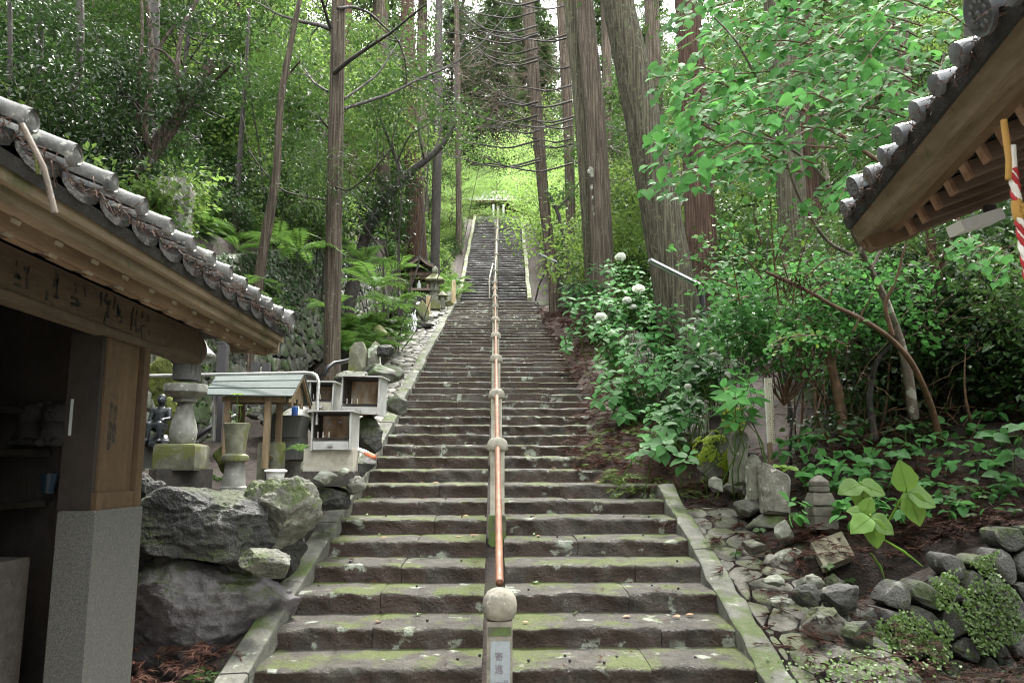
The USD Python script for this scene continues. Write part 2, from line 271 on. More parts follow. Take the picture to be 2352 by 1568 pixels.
surf('roof_tile', [(.3, (.045, .045, .045)), (.5, (.10, .10, .098)), (.75, (.23, .225, .215))], 16, rough=(.3, .6), bump=.5, bscale=60, bdist=.006, metallic=.12, moss=((.10, .10, .06), 11, .6, .1), lichen=((.3, .31, .27), 26, .6))
surf('dark_tile', [(.3, (.075, .078, .085)), (.55, (.13, .135, .145)), (.8, (.2, .205, .215))], 9, rough=(.25, .5), bump=.2, bscale=50, bdist=.003, metallic=.25)
surf('tile_bed', [(.3, (.010, .009, .008)), (.6, (.022, .02, .018)), (.85, (.05, .045, .035))], 14, rough=(.6, .9), bump=.8, bscale=50, bdist=.015)
surf('copper_pipe', [(.25, (.11, .048, .026)), (.5, (.19, .085, .047)), (.8, (.25, .14, .09))], 5, rough=(.45, .75), bump=.25, bscale=40)
plain('brown_pipe', (.13, .095, .07), .5)
surf('steel', [(.3, (.42, .42, .42)), (.7, (.6, .6, .59))], 6, rough=(.28, .45), bump=.05, metallic=.85)
surf('box_metal', [(.3, (.36, .36, .35)), (.7, (.55, .55, .54))], 5, rough=(.35, .55), bump=.1, metallic=.35)
surf('burnt_back', [(.3, (.12, .07, .035)), (.5, (.36, .24, .14)), (.7, (.6, .55, .46))], 6, stretch=(1, 1, .5), rough=(.5, .8), bump=.2)
surf('soot', [(.3, (.018, .015, .014)), (.7, (.06, .05, .045))], 8, rough=(.5, .8))
surf('slate_metal', [(.3, (.06, .078, .075)), (.7, (.11, .13, .125))], 3, stretch=(.3, 1, 1), rough=(.65, .85), bump=.08, spec=.3)
surf('bronze', [(.3, (.012, .015, .018)), (.7, (.045, .05, .055))], 9, rough=(.3, .5), bump=.2, metallic=.4)
surf('plate', [(.3, (.20, .225, .25)), (.7, (.25, .28, .305))], 40, rough=(.25, .35), bump=.03)
plain('black_plastic', (.012, .012, .014), .35); plain('ink', (.012, .010, .008), .7); plain('faded_ink', (.025, .028, .03), .7); plain('engraved', (.13, .115, .135), .6)
plain('white_paint', (.72, .73, .72), .4); plain('grey_paint', (.045, .042, .045), .5); plain('white_plastic', (.75, .75, .73), .4); plain('tube_white', (.42, .45, .46), .35)
plain('lamp_case', (.33, .35, .36), .4); plain('blue_can', (.03, .09, .3), .3); plain('orange_plastic', (.75, .22, .12), .45); plain('candle', (.8, .78, .72), .5)
plain('rope_red', (.36, .02, .025), .85); plain('rope_white', (.75, .72, .68), .85); plain('rope_gold', (.42, .23, .05), .75)
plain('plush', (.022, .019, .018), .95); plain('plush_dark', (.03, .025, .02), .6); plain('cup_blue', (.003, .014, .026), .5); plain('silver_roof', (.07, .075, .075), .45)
plain('water_foam', (.75, .76, .82), .15, specular_ior_level=.7); plain('wet_rock', (.02, .018, .018), .15)
plain('berry', (.012, .008, .008), .4)
leafm('leaf_dark', [(0, (0.0224, .05, 0.0144)), (.6, (0.0470, .088, 0.0259)), (1, (0.0896, .135, 0.0418))], .4, .28, spec=.35)
leafm('leaf_mid', [(0, (0.0381, .085, 0.0187)), (.6, (0.0694, .138, 0.0317)), (1, (0.1288, .2, 0.0475))], .5, .42, spec=.22)
leafm('leaf_light', [(0, (0.0952, .17, 0.0324)), (.6, (0.1568, .245, 0.0504)), (1, (0.2240, .31, 0.0720))], .52, .5, spec=.2)
leafm('leaf_maple', [(0, (.2, .34, .09)), (.6, (.29, .43, .14)), (1, (.40, .52, .22))], .6, .55, spec=.15)
leafm('leaf_vine', [(0, (.07, .24, .05)), (.5, (.12, .32, .07)), (1, (.2, .42, .10))], .65, .48, spec=.1)
leafm('leaf_hydrangea', [(0, (.05, .16, .04)), (.6, (.08, .22, .055)), (1, (.13, .28, .075))], .55, .38, spec=.16)
leafm('leaf_fresh', [(0, (0.1568, .28, 0.0360)), (.6, (0.2240, .35, 0.0504)), (1, (0.3248, .44, 0.0864))], .45, .4, spec=.3)
leafm('leaf_arisaema', [(0, (.10, .2, .03)), (1, (.14, .26, .045))], .5, .3, spec=.25)
leafm('leaf_fern', [(0, (0.0616, .14, 0.0230)), (.6, (0.1008, .2, 0.0360)), (1, (0.1568, .26, 0.0540))], .5, .4, spec=.3)
leafm('leaf_cedar', [(0, (0.0336, .065, 0.0158)), (.6, (0.0560, .10, 0.0245)), (1, (0.0952, .145, 0.0360))], .55, .35, spec=.25)
leafm('leaf_cover', [(0, (0.0672, .13, 0.0144)), (.6, (0.1232, .21, 0.0216)), (1, (0.2240, .32, 0.0360))], .4, .3)
leafm('leaf_bright', [(0, (0.2240, .31, 0.0144)), (.6, (0.3360, .42, 0.0252)), (1, (0.4704, .54, 0.0576))], .55, .35, spec=.2)
leafm('needle_brown', [(0, (.06, .024, .014)), (.6, (.14, .056, .032)), (1, (.26, .12, .07))], .75, .1, spec=.2)
leafm('needle_green', [(0, (.10, .16, .025)), (.6, (.16, .22, .035)), (1, (.24, .3, .06))], .6, .25)
leafm('fallen_leaf', [(0, (.25, .13, .05)), (.35, (.4, .14, .06)), (.7, (.5, .36, .06)), (1, (.45, .36, .24))], .5, .15)
leafm('petal', [(0, (.62, .66, .58)), (1, (.8, .82, .78))], .6, .3)
surf('court_gravel', [(.3, (.18, .17, .15)), (.6, (.3, .285, .25)), (.8, (.4, .38, .34))], 30, rough=(.8, .95), bump=.8, bscale=60, bdist=.01)
plain('roof_dirt', (.07, .04, .028), .9)
# ---------------------------------------------------------------- the lie of the land
NOS = [(5.6 + .52 * k, .1613 * k) for k in range(-2, 48)]
NOS += [(30.62 + .36 * k, 7.74 + .1955 * k) for k in range(44)]
NY, NZ = np.array([n[0] for n in NOS]), np.array([n[1] for n in NOS])
TOP_Y, TOP_Z = NY[-1], NZ[-1]
def S(y):
    """Height of the line through the nosings."""
    y = np.asarray(y, float)
    return np.where(y > TOP_Y, TOP_Z + np.clip(y - 66, 0, 38) * .75, np.interp(y, np.r_[4.56, NY], np.r_[-.36, NZ]))
def land(x, y):
    x, y = np.asarray(x, float), np.asarray(y, float); s = S(y)
    # left: a low terrace by the foot of the stair, then a bank behind a dry stone wall
    t = -x - 1.75
    base = np.where(y < 6.3, -.15, np.where(y < 6.9, -.15 + (y - 6.3) / .6 * 1.2, np.maximum(1.05, s - .05)))
    foot = smoothstep(6.6, 9.2, y)
    wall_x = 3.9 - np.clip((y - 8.2) / 16.3, 0, 1) * .45
    bank = foot * (2.35 * smoothstep(wall_x + .05, wall_x + .75, -x) + np.maximum(0, -x - wall_x) * .42)
    low = smoothstep(.05, .5, t)
    left = s * (1 - low) + base * low + bank + foot * .25 * smoothstep(.3, 1.6, t)
    # right: a stony strip beside the kerb, then a planted bank
    q = x - 1.95
    rt = .30 + .45 * smoothstep(2.5, 4.4, x)
    rb = np.where(y < 6.75, -.2, np.where(y < 7.05, -.2 + (y - 6.75) / .3 * (rt + .2), np.maximum(rt + (y - 7.05) * (.22 + (.75 - rt) * .45), s + .1)))
    w = smoothstep(.35, .95, q)
    right = (s - .1) * (1 - w) + rb * w + np.maximum(0, q - .6) * .2 * smoothstep(6.8, 9, y)
    h = np.where(x < 0, np.where(t > 0, left, s - .12), np.where(q > 0, right, s - .12))
    h = np.where((np.abs(x) < 1.7) & (y < TOP_Y), np.minimum(h, s - .14), h)
    m = smoothstep(TOP_Y, TOP_Y + 4, y); h = h * (1 - m) + m * (s + np.maximum(0, np.abs(x) - 3.5) * .3)
    side = np.maximum(0, np.abs(x) - 9)
    h = h + side * .18 + (fbm(np.stack([x * .35, y * .35, 0 * x], -1), 3, 4) - .5) * np.clip((np.abs(x) - 2.6) * .35, 0, 1.1)
    return np.where(y < 2, np.minimum(h, -.3 + side * .15), h)
def axis(a, b, near, far, mid=0):
    p = [mid]; 
    while p[-1] < b: p.append(p[-1] + near * max(1, (p[-1] - mid) * far))
    n = [mid]
    while n[-1] > a: n.append(n[-1] - near * max(1, (mid - n[-1]) * far))
    return np.array(n[::-1] + p[1:])
gx, gy = axis(-160, 160, .12, .3), np.concatenate([np.arange(-60, 2, 4.0), np.arange(2, 14, .12), np.arange(14, 50, .4), axis(50, 230, 1.0, .08, 50)])
GX, GY = np.meshgrid(gx, gy, indexing='ij'); GZ = land(GX, GY)
GZ -= .03 + .0 * GX
solo('hillside', (np.stack([GX, GY, GZ], -1).reshape(-1, 3), grid(len(gx), len(gy))), 'soil', kind='structure', label='dark leafy forest ground rising on both sides of the stair', smooth=True)
del GX, GY, GZ

# ---------------------------------------------------------------- the stair
stair = thing('stairway', 'long worn stone stairway climbing straight through the forest', 'stairway', kind='structure')
def edge_l(y): return np.interp(y, [4, 5.6, 9.3, 30.5, 30.6, 46], [-1.62, -1.6, -1.5, -1.5, -1.38, -1.16])
def edge_r(y): return np.interp(y, [4, 5.6, 9.25, 9.3, 30.5, 30.6, 46], [1.72, 1.76, 1.84, 1.6, 1.6, 1.24, 1.45])
def step_stone(x0, x1, y, z, g, r, seed, fine):
    nx = max(3, int((x1 - x0) / (.045 if fine else .2)) + 1); rg = np.random.default_rng(seed)
    prof = [(g + .06, -.02), (g + .06, .014), (g * .5, .01), (.09, .004), (.03, .0), (.006, -.008), (0, -.03)]
    prof += [(.008, -r * .4), (.012, -r * .7), (.006, -r - .03)] if fine else [(.01, -r * .6), (.006, -r - .03)]
    x = np.linspace(x0 + .002, x1 - .002, nx); dz, dy = rg.normal() * .004, rg.normal() * .006
    q = np.array(prof)
    X = np.repeat(x[:, None], len(q), 1); Y = y + dy + np.repeat(q[None, :, 0], nx, 0); Z = z + dz + np.repeat(q[None, :, 1], nx, 0)
    pt = np.stack([X, Y, Z], -1)
    n1, n2 = fbm(pt * 3.1 + seed % 7, 3, 3) - .5, fbm(pt * 11, 2, 9) - .5
    fr = (q[:, 1] < .003)[None]; tp = (q[:, 1] > -.012)[None]
    n3 = np.abs(fbm(pt * [7, 7, 15], 3, 21) - .5)
    Y = Y + (n1 * .055 + n2 * .05 + n3 * .07) * fr; Z = Z + (n1 * .032 + n2 * .02) * tp * (q[:, 0] < g)[None]
    ends = np.minimum(np.abs(x - x0), np.abs(x - x1))[:, None]; Z = Z - .006 * np.exp(-ends / .02) * tp
    v = np.stack([X, Y, Z], -1).reshape(-1, 3); f = grid(nx, len(q)); m = len(q)
    f = np.vstack([f[:, [0, 1, 2]], f[:, [0, 2, 3]]])[:, ::-1]
    k = np.arange(1, m - 1); f = np.vstack([f, np.stack([0 * k, k, k + 1], 1), np.stack([0 * k + (nx - 1) * m, (nx - 1) * m + k + 1, (nx - 1) * m + k], 1)])
    return v, f
rs = np.random.default_rng(5); far_steps, count = [], 0
for i, (y, z) in enumerate(NOS):
    g = (NY[i + 1] - y) if i + 1 < len(NOS) else 1.2; r = z - NZ[i - 1] if i else .2
    for a, b in ((edge_l(y) - .05, -.085), (.085, edge_r(y) + .05)):
        n = 2 if y < 22 else 1; c = np.sort(rs.uniform(.3, .7, n - 1)) if n == 2 else []
        xs = [a, *[a + (b - a) * q for q in c], b]
        for p, q in zip(xs[:-1], xs[1:]):
            s = step_stone(p, q, y, z, g, r, rs.integers(1 << 30), y < 13)
            if y < 30.3: part(stair, 'step_stone', s, 'step_stone', smooth=50)
            else: far_steps.append(s)
part(stair, 'upper_step_stones', cat(far_steps), 'far_step_stone', smooth=50, kind='stuff')
def kerb(x0, x1, y0, y1, up, name, m, lift=.04, th=.16, step=1.1, seed=0, conv=None):
    rg = np.random.default_rng(seed); y = y0
    while y < y1 - .05:
        e = min(y1, y + step * rg.uniform(.75, 1.2)); n = max(4, int((e - y) / .09)); yy = np.linspace(y + .006, e - .006, n)
        fx0 = np.array([x0(t) for t in yy]); fx1 = np.array([x1(t) for t in yy]); zz = S(yy) + lift
        prof = lambda a, b, z: [(a, z - th), (a, z - .012), (a + .015, z), ((a + b) / 2, z + .004), (b - .015, z), (b, z - .012), (b, z - th)]
        pt = np.array([[(px, t, pz) for px, pz in prof(a, b, z)] for a, b, z, t in zip(fx0, fx1, zz, yy)])
        n1 = fbm(pt * 4.5 + seed, 3, seed)[..., None] - .5; pt = pt + n1 * np.array([.05, 0, .06]) + np.array([rg.normal() * .012, 0, rg.normal() * .01])
        f = grid(n, 7); f = np.vstack([f[:, [0, 1, 2]], f[:, [0, 2, 3]]]); k = np.arange(1, 6)
        f = np.vstack([f, np.stack([0 * k, k + 1, k], 1), np.stack([0 * k + (n - 1) * 7, (n - 1) * 7 + k, (n - 1) * 7 + k + 1], 1)])
        part(up, name, (pt.reshape(-1, 3), f), m, smooth=45); y = e
kl = thing('stone_kerb', 'long mossy stone kerb along the left edge of the stairway', 'kerb', kind='structure')
kerb(lambda y: edge_l(y) - .2, lambda y: edge_l(y) - .01, 4.4, 30.5, kl, 'kerb_stone', 'kerb_stone', seed=1)
kerb(lambda y: edge_l(y) - .16, lambda y: edge_l(y) - .01, 30.6, 46, kl, 'kerb_stone', 'lichen_kerb', lift=.12, th=.3, step=1.5, seed=2)
kr = thing('stone_kerb', 'pale lichened stone kerb along the lower right edge of the stairway', 'kerb', kind='structure')
kerb(lambda y: edge_r(y) + .01, lambda y: edge_r(y) + .2, 4.4, 9.2, kr, 'kerb_stone', 'kerb_stone', lift=.02, seed=3)
ku = thing('stone_kerb', 'whitish kerb along the right edge of the upper flight', 'kerb', kind='structure')
kerb(lambda y: edge_r(y) + .01, lambda y: edge_r(y) + .17, 30.6, 46, ku, 'kerb_stone', 'lichen_kerb', lift=.12, th=.3, step=1.5, seed=4)

# ---------------------------------------------------------------- the handrail
rail = thing('handrail', 'central handrail of short stone posts and copper coloured pipe', 'handrail')
def cx(y): return float(np.interp(y, [5, 30, 46], [.03, -.04, .12]))
py = [5.1, 8.05, 10.35, 13.0, 15.6, 18.2, 21.0, 23.8, 26.6, 29.4, 32.0, 34.6, 37.2, 39.8, 42.4, 45.0]
GL = {'寄': '00000000000000000600000060001fffff81fffff8180601818060181bfffd803fffc0000f000003fe0001f078007c01c01fffff83fffffc00000c003ff0c003ff0c003030c003030c003030c003ff0c003ff0c00200fc00000f8000000000000000',
 '進': '0000000000000000066001c0c6000e0c7000618300031fff8023fff80078300007830000dfff000dfff01f183001f183000318300031fff0031fff003183000318300031fffc031fffc07000000f800001ff0000387fffc100fffc00000000000000',
 '内': '0000000000200000060000006000000600000060000fffff01fffff81c060381c060381c060381c0e0381c0f0381c0f8381c19c381c38e381c307381ce03b81de01f81f800b81c000381c000381c000381c000381c003f01c003f000000000000000',
 '田': '000000000000000fffff81fffff81c060181c060181c060181c060181c060181c060181c060181fffff81fffff81c060181c060181c060181c060181c060181c060181c060181fffff81fffff81c00018000000000000000000000',
 '和': '00000000000000003800003f80001fc1ff01981ff801818380181838018183801818383ffd8383ffd83801c183803c183803e183807f183807998380d9d8381d89838198183831818383181ff80181ff801818380181838018000000000000000000',
 '歌': '0000000000000000006003ffe6003ffe6000018e000fd8ffc0fd8ffc08d8c0c08d99980cd99980fdb998001b19800181803fff1803fff180000c1c01fcc3c01fcc3c018cc36018cc6601ccc6701fccc30180dc18000f81c007b00c00200000000000',
 '山': '00000000000000000600000060000006000000600000060000c060300c060300c060300c060300c060300c060300c060300c060300c060300c060300c060300c060300c060300c060300fffff00fffff00000030000003000000000000000',
 '県': '0000000000000000fffc000c00c008c00c00cfffc00ce00c00cc00c00cc00c00cfffc00ce00c00cc00c00ce00c00cfffc00c000000c000000fffffc0fffff8000600001c638003861c007060f01e06038380601c1006008000000000000000000000',
 '一': '0000000000000000000000000000000000000000000000000000000000000003fffffc3fffffc00000000000000000000000000000000000000000000000000000000000000000000000000000000000000000000000000000000000000000000000',
 '水': '0000000000000000060000006000000600000060000006000000602000060701fe70e01fe71c00067b800067f0000e7e0000c6c0001c66000186700038638003061c007060e00e060701c0603c380601c0006000007e000003c00000000000000000',
 '子': '0000000000000007fffe007fffe000001c000003800000f000001e00000780000070000006000000600000060003fffffc3fffffc0006000000600000060000006000000600000060000006000000600000fe00000fc000000000000000000000000',
 '供': '0000000000000000c60c001860c001860c003060c003060c0063fffc0e3fffc0e060c01e060c03e060c036060c026060c006060c006060c0067fffc067fffc0600000060000006060c0060e0e0061c07006380380670018066001800000000000000',
 '養': '0000000000000000c030000e07000fffff00fffff0000600003fffc007fffe000180001fffff83fffffc00e430001c638003c71c00fffff03d801bc11fff880180180018018001fff8001c706001839c00181f8003ff7f003f80f800000000000000',
 '地': '0000000000000006006000600600060c600060c600060c610060c6783fcc7f83fcc7d8060ff18060fe18063e618063c618060c618060c618060c61807ec67807cc6701f0c6003c0c008300c00c000c00c000c01c0007ff80003ff000000000000000',
 '蔵': '0000000000000000606003fffffc3fffffc0060640006026000006300fffff80fffff80c002000c003000dff3300d983300d983600dff3600d833e00d833c00d833c009ff1801998380199878019ffecc1801ccc30018ec300307c00000380000000',
 '尊': '0000000000000001c030000e03001fffff81fffff80019800001980007fffe00611860063186006e0fe0068006007fffe00600060060006007fffe0000070000003003fffffc3fffffc018030000e0300007030000303000003f000003e000000000'}
def glyph(ch, origin, right, upv, size, lift=.0015):
    """A character as thin raised strokes on a plane."""
    s = GL[ch].zfill(196); rects = []
    for r in range(28):
        b = int(s[r * 7:r * 7 + 7], 16); row = [(b >> (27 - c)) & 1 for c in range(28)]; c = 0
        while c < 28:
            if row[c]:
                e = c
                while e < 28 and row[e]: e += 1
                rects.append(sbox(c, 28 - r - 1, e, 28 - r)); c = e
            else: c += 1
    g = union_all(rects).buffer(.5).buffer(-.5).simplify(.5); ms = []
    for q in getattr(g, 'geoms', [g]): 
        m = trimesh.creation.extrude_polygon(q, 1, engine='earcut'); ms.append((np.array(m.vertices), np.array(m.faces)))
    v, f = cat(ms); right, upv = np.asarray(right, float), np.asarray(upv, float); n = np.cross(right, upv)
    return np.asarray(origin, float) + (v[:, :1] / 28 - .5) * size * right + (v[:, 1:2] / 28 - .5) * size * upv + v[:, 2:] * lift * n, f
for i, y in enumerate(py):
    x, zb = cx(y), float(S(y)); w = .155 if i == 0 else .14; zt = P(1152, 1422, y)[2] if i == 0 else zb + .74
    tap = 1.0
    n = 4; v, f = cbox((x, y, (zb + zt) / 2 - .2), (w, w, zt - zb + .4), .012)
    po = part(rail, 'post', (v, f), 'concrete' if i else 'post_stone')
    if i == 0:
        pr = [(.055, .0), (.085, .012), (.104, .05), (.108, .09), (.100, .135), (.075, .172), (.04, .19), (.012, .195)]
        part(po, 'ball_cap', lathe(pr, (x, y, zt - .004), 32), 'post_stone', smooth=True)
        part(po, 'neck', cbox((x, y - .004, zt - .055), (w * .93, w, .05), .004), 'mossy_foot')
        pl = part(po, 'name_plate', cbox((x + .004, y - w / 2 - .004, zt - .58), (.118, .016, .94), .003), 'plate')
        R, U = (1, 0, 0), (0, 0, 1); yy = y - w / 2 - .0125
        zk = zt - .195
        for k, ch in enumerate('寄進内田'): part(po, 'character', glyph(ch, (x - .004 - .005 * (k > 1), yy, zk - .072 * k - .02 * (k > 1)), R, U, .058), 'engraved')
        for k, ch in enumerate('和歌山県'): part(po, 'character', glyph(ch, (x + .038, yy, zk - .148 - .037 * k), R, U, .031), 'engraved')
    else:
        pr = [(.085, -.02), (.108, -.005), (.106, .045), (.092, .085), (.06, .112), (.02, .12)]
        part(po, 'dome_cap', lathe(pr, (x, y, zt), 24), 'post_stone', smooth=True)
        part(po, 'mossy_foot', cbox((x, y + .02, zb - .05), (.17, .24, .3), .03), 'mossy_foot')
tops = [np.array([cx(y), y, (P(1152, 1422, y)[2] + .19 if i == 0 else float(S(y)) + .80)]) for i, y in enumerate(py)]
for i, (a, b) in enumerate(zip(tops[:-1], tops[1:])):
    part(rail, 'rail_pipe', tube([a + (b - a) * (.02 if i == 0 else 0), b - (b - a) * .01 - [0, 0, .02]], .026 if i < 4 else .024, 12), 'copper_pipe' if i < 9 else 'brown_pipe', smooth=True)
pb = np.array([cx(31) - .22, 30.9, float(S(30.9))])
part(rail, 'side_rail', tube([pb, pb + [0, .02, .85], pb + [.12, 1.9, 1.9], pb + [.2, 2.0, 1.8]], .03, 8), 'concrete', smooth=True)

# ---------------------------------------------------------------- stony strips beside the stair
strip = thing('stone_paving', 'stony paved strip climbing along the left of the stairway', 'stone paving', kind='structure'); rg = np.random.default_rng(11)
def slope_place(x0, y0, lift=0): return lambda s, t, h: np.array([x0 + s, y0 + t, float(S(y0 + t)) + lift + h])
for g in cells(.68, 20.5, .2, 21, 1.15):
    c = cellstone(g, slope_place(-2.38, 9.6, -.03), .012, .035, .09, rg)
    if c: part(strip, 'cobble', c, 'slope_cobble', smooth=40)
rs2 = thing('stone_paving', 'uneven pale stone paving sloping beside the lower right kerb', 'stone paving', kind='structure')
for g in cells(.95, 4.0, .25, 22, 1.15):
    c = cellstone(g, lambda s, t, h: np.array([2.0 + s, 5.2 + t, float(np.minimum(S(5.2 + t), .92)) + h - .05 - .25 * max(0, s - .5)]),   .008, .024, .16, rg)
    if c: part(rs2, 'cobble', c, 'cobble', smooth=40)

# ---------------------------------------------------------------- walls
def wall(name, label, p0, p1, h, lean, size, seed, m, many, bulge=.05, smooth=40, top=None):
    """A wall of fitted stones from p0 to p1 (x, y, z of its foot), leaning back to its own left by lean."""
    p0, p1 = np.array(p0, float), np.array(p1, float); L = np.linalg.norm((p1 - p0)[:2]); d = (p1 - p0) / L; nrm = np.array([d[1], -d[0], 0]); nrm /= np.linalg.norm(nrm)
    up = np.array([0, 0, 1.]) - nrm * lean; rg = np.random.default_rng(seed)
    place = lambda s, t, q: p0 + d * s + up * t + nrm * q
    out = thing(name, label, 'stone wall'); rest, k = [], 0
    st = [(c, g) for g in cells(L, h, size, seed, 1.12, inside=top) if (c := cellstone(g, place, .014, bulge, .16, rg)) is not None]
    st.sort(key=lambda q: q[1].centroid.x if many == 'near' else 0)
    for c, g in st:
        if k < 300: part(out, 'stone', c, m, smooth=smooth)
        else: rest.append(c)
        k += 1
    if rest: part(out, 'further_stones', cat(rest), m, smooth=smooth, kind='stuff')
    b = [place(s, t, q) for q in (-.35, -.13) for s, t in ((0, -.2), (L, -.2), (L, h - .08), (L * .42, h - .08) if top else (0, h - .08), (0, h * .42))]
    part(out, 'earth_core', hull(b), 'soil'); return place
right_wall = wall('retaining_wall', 'low wall of large grey stones overgrown with small round leaves', (2.75, 6.15, -.35), (7.2, 6.95, -.25), 1.15, .32, .205, 31, 'wall_stone', 'all', .035, top=lambda a, b: b < .60 + .55 * min(1, a / 1.9))
left_wall = wall('retaining_wall', 'tall dark mossy dry stone wall holding up the fern bank', (-3.75, 8.2, 1.0), (-3.3, 24.5, 6.1), 2.35, .28, .25, 32, 'dry_wall_stone', 'all', .05)

solo('courtyard', (np.array([[x, y, -.36 + .01 * math.sin(x * 3 + y * 2)] for x in np.linspace(-5, 5.5, 22) for y in np.linspace(-9, 4.5, 28)]), grid(22, 28)), 'court_gravel', 'pale gravel court at the foot of the stairway', kind='structure')

yy, tt = np.linspace(9.25, 27.5, 190), np.linspace(0, 1, 16); LX = np.zeros((190, 16)); LZ = np.zeros((190, 16))
for i, y in enumerate(yy):
    x0 = 1.42 - .42 * math.exp(-(y - 10.3) ** 2 / 1.6) + .16 * (float(fbm(np.array([y * 1.1, 3, 7]), 3, 5)) - .5) * 2; LX[i] = x0 + (2.5 - x0) * tt
    LZ[i] = float(S(y)) - .17 - .45 * (1 - float(smoothstep(9.25, 9.75, y))) + .26 * np.minimum(1, tt * 3.2) ** .7 + .10 * tt
P3 = np.stack([LX, np.repeat(yy[:, None], 16, 1), LZ], -1); P3[..., 2] += (fbm(P3 * 4, 4, 6) - .5) * .16 * np.minimum(1, tt * 5)[None]
P3[..., 2] = np.where(tt[None] > .75, np.maximum(P3[..., 2], land(P3[..., 0], P3[..., 1]) + .01), P3[..., 2])
def bank_z(x, y):
    i = min(189, max(0, int(round((y - 9.25) / 18.25 * 189)))); return float(np.interp(x, P3[i, :, 0], P3[i, :, 2]))
f = grid(190, 16); solo('litter_bank', (P3.reshape(-1, 3), np.vstack([f[:, [0, 1, 2]], f[:, [0, 2, 3]]])[:, ::-1]), 'litter_soil', 'dark brown bank of rotting cedar litter spilling over the right ends of the steps', 'litter', kind='stuff', smooth=True)
def latheR(prof, M, c, n=20):
    v, f = lathe(prof, (0, 0, 0), n); return v @ np.asarray(M).T + np.asarray(c, float), f
# ---------------------------------------------------------------- left pavilion
XE = -1.5                                     # its eave runs along the stair at this distance
pav = thing('wooden_pavilion', 'dark open wooden pavilion with grey tiled eaves left of the stairway', 'pavilion', (-2.0, 4.0, -.15))
RS = .40                                       # slope of the roof
EZ = lambda y: 2.40 - .012 * (y - 3)           # height of the tile ends
y0, y1 = -.98, 5.72
for i, y in enumerate(np.arange(y0 + .12, y1 - .05, .272)):
    z = EZ(y); c, s = math.cos(math.atan(RS)), math.sin(math.atan(RS)); d = np.array([-c, 0, s])
    a = np.array([XE + .03, y, z])
    big = i == len(np.arange(y0 + .12, y1 - .05, .272)) - 1
    r = .06 if big else .041; ring = []
    g = np.linspace(-.55, math.pi + .55, 15); up = np.array([s, 0, c])
    for t, rr in ((0, r), (.035, r), (.04, r * .93), (.3, r * .93), (.305, r), (.34, r)) if not big else ((0, r * 1.12), (.05, r * 1.12), (.055, r), (.34, r), (.5, r)):
        ring.append([a + d * t + rr * (np.cos(q) * np.array([0, 1, 0]) + np.sin(q) * up) for q in g])
    ring = np.array(ring); v = ring.reshape(-1, 3); f = grid(len(ring), 15); f = np.vstack([f[:, [0, 1, 2]], f[:, [0, 2, 3]]])
    tl = part(pav, 'roof_tile', (v, f), 'roof_tile', smooth=40)
    k = a + [.004, 0, 0]
    R1 = r * (1.12 if big else 1.0)
    part(tl, 'tile_end', latheR([(R1, -.02), (R1, .004), (r * .8, .008), (r * .72, .003), (r * .3, .006)], roty(math.pi / 2), k, 20), 'roof_tile', smooth=30)
for i, y in enumerate(np.arange(y0 + .25, y1 - .2, .272)):
    z = EZ(y) - .062; n = 7; q = np.linspace(0, math.pi, n)
    pt = np.array([[(XE - .03 - t, y + .136 * np.cos(w), z + RS * t + .035 - .055 * np.sin(w) - th) for w in q] for t, th in ((-.02, .03), (-.02, 0), (.9, 0))])
    f = grid(3, n); part(pav, 'pan_tile', (pt.reshape(-1, 3), np.vstack([f[:, [0, 1, 2]], f[:, [0, 2, 3]]])), 'tile_bed', smooth=40)
yc = (y0 + y1) / 2; ly = y1 - y0
def sloped(x, y, z, sx, sy, sz, ch=.004): return cbox((0, 0, 0), (sx, sy, sz), ch)[0] @ roty(math.atan(RS)).T + [x, y, z], CH
roofz = lambda x: RS * (XE - x)
# the roof itself: bedding under the tiles, two slopes, ridge
part(pav, 'tile_bed', sloped(XE - .68, yc, 2.275 + RS * .66, 1.42, ly, .045), 'tile_bed')
part(pav, 'roof_slope', sloped(-2.55, yc, 2.40 + RS * 1.05, 1.7, ly, .10), 'dark_tile')
part(pav, 'rear_slope', (cbox((0, 0, 0), (2.0, ly, .12), .004)[0] @ roty(-math.atan(RS)).T + [-4.2, yc, 2.75], CH), 'dark_tile')
part(pav, 'fascia_board', cbox((XE - .055, yc, 2.262), (.032, ly + .04, .09), .004), 'fascia_wood')
part(pav, 'eave_board', cbox((XE - .115, yc, 2.195), (.09, ly - .02, .05), .004), 'fascia_wood')
part(pav, 'eave_board', cbox((XE - .165, yc, 2.165), (.05, ly - .05, .10), .004), 'eave_wood')
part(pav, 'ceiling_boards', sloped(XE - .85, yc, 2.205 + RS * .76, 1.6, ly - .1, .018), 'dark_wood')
for i, y in enumerate(np.arange(y0 + .1, y1 - .1, .272)):
    rf = part(pav, 'rafter', sloped(XE - .84, y, 2.125 + RS * .72, 1.46, .062, .072), 'rafter_wood')
    part(rf, 'rafter_end', sloped(XE - .155, y, 2.125 + RS * .03, .02, .056, .066), 'pale_end')
    part(pav, 'rafter_block', cbox((XE - .19, y + .136, 2.14), (.04, .19, .06), .004), 'eave_wood')
part(pav, 'end_board', (cbox((0, 0, 0), (1.5, .05, .16), .01)[0] @ roty(math.atan(RS)).T + [XE - .8, y1 - .01, 2.20 + RS * .7], CH), 'eave_wood')
part(pav, 'corner_board', (cbox((0, 0, 0), (.34, .06, .12), .03)[0] + [XE - .24, y1 + .01, 2.20], CH), 'fascia_wood')
ax = -1.93
be = part(pav, 'beam', cbox((ax + .02, (y0 + 5.0) / 2, 2.065), (.13, 5.0 - y0, .19), .012), 'beam_wood')
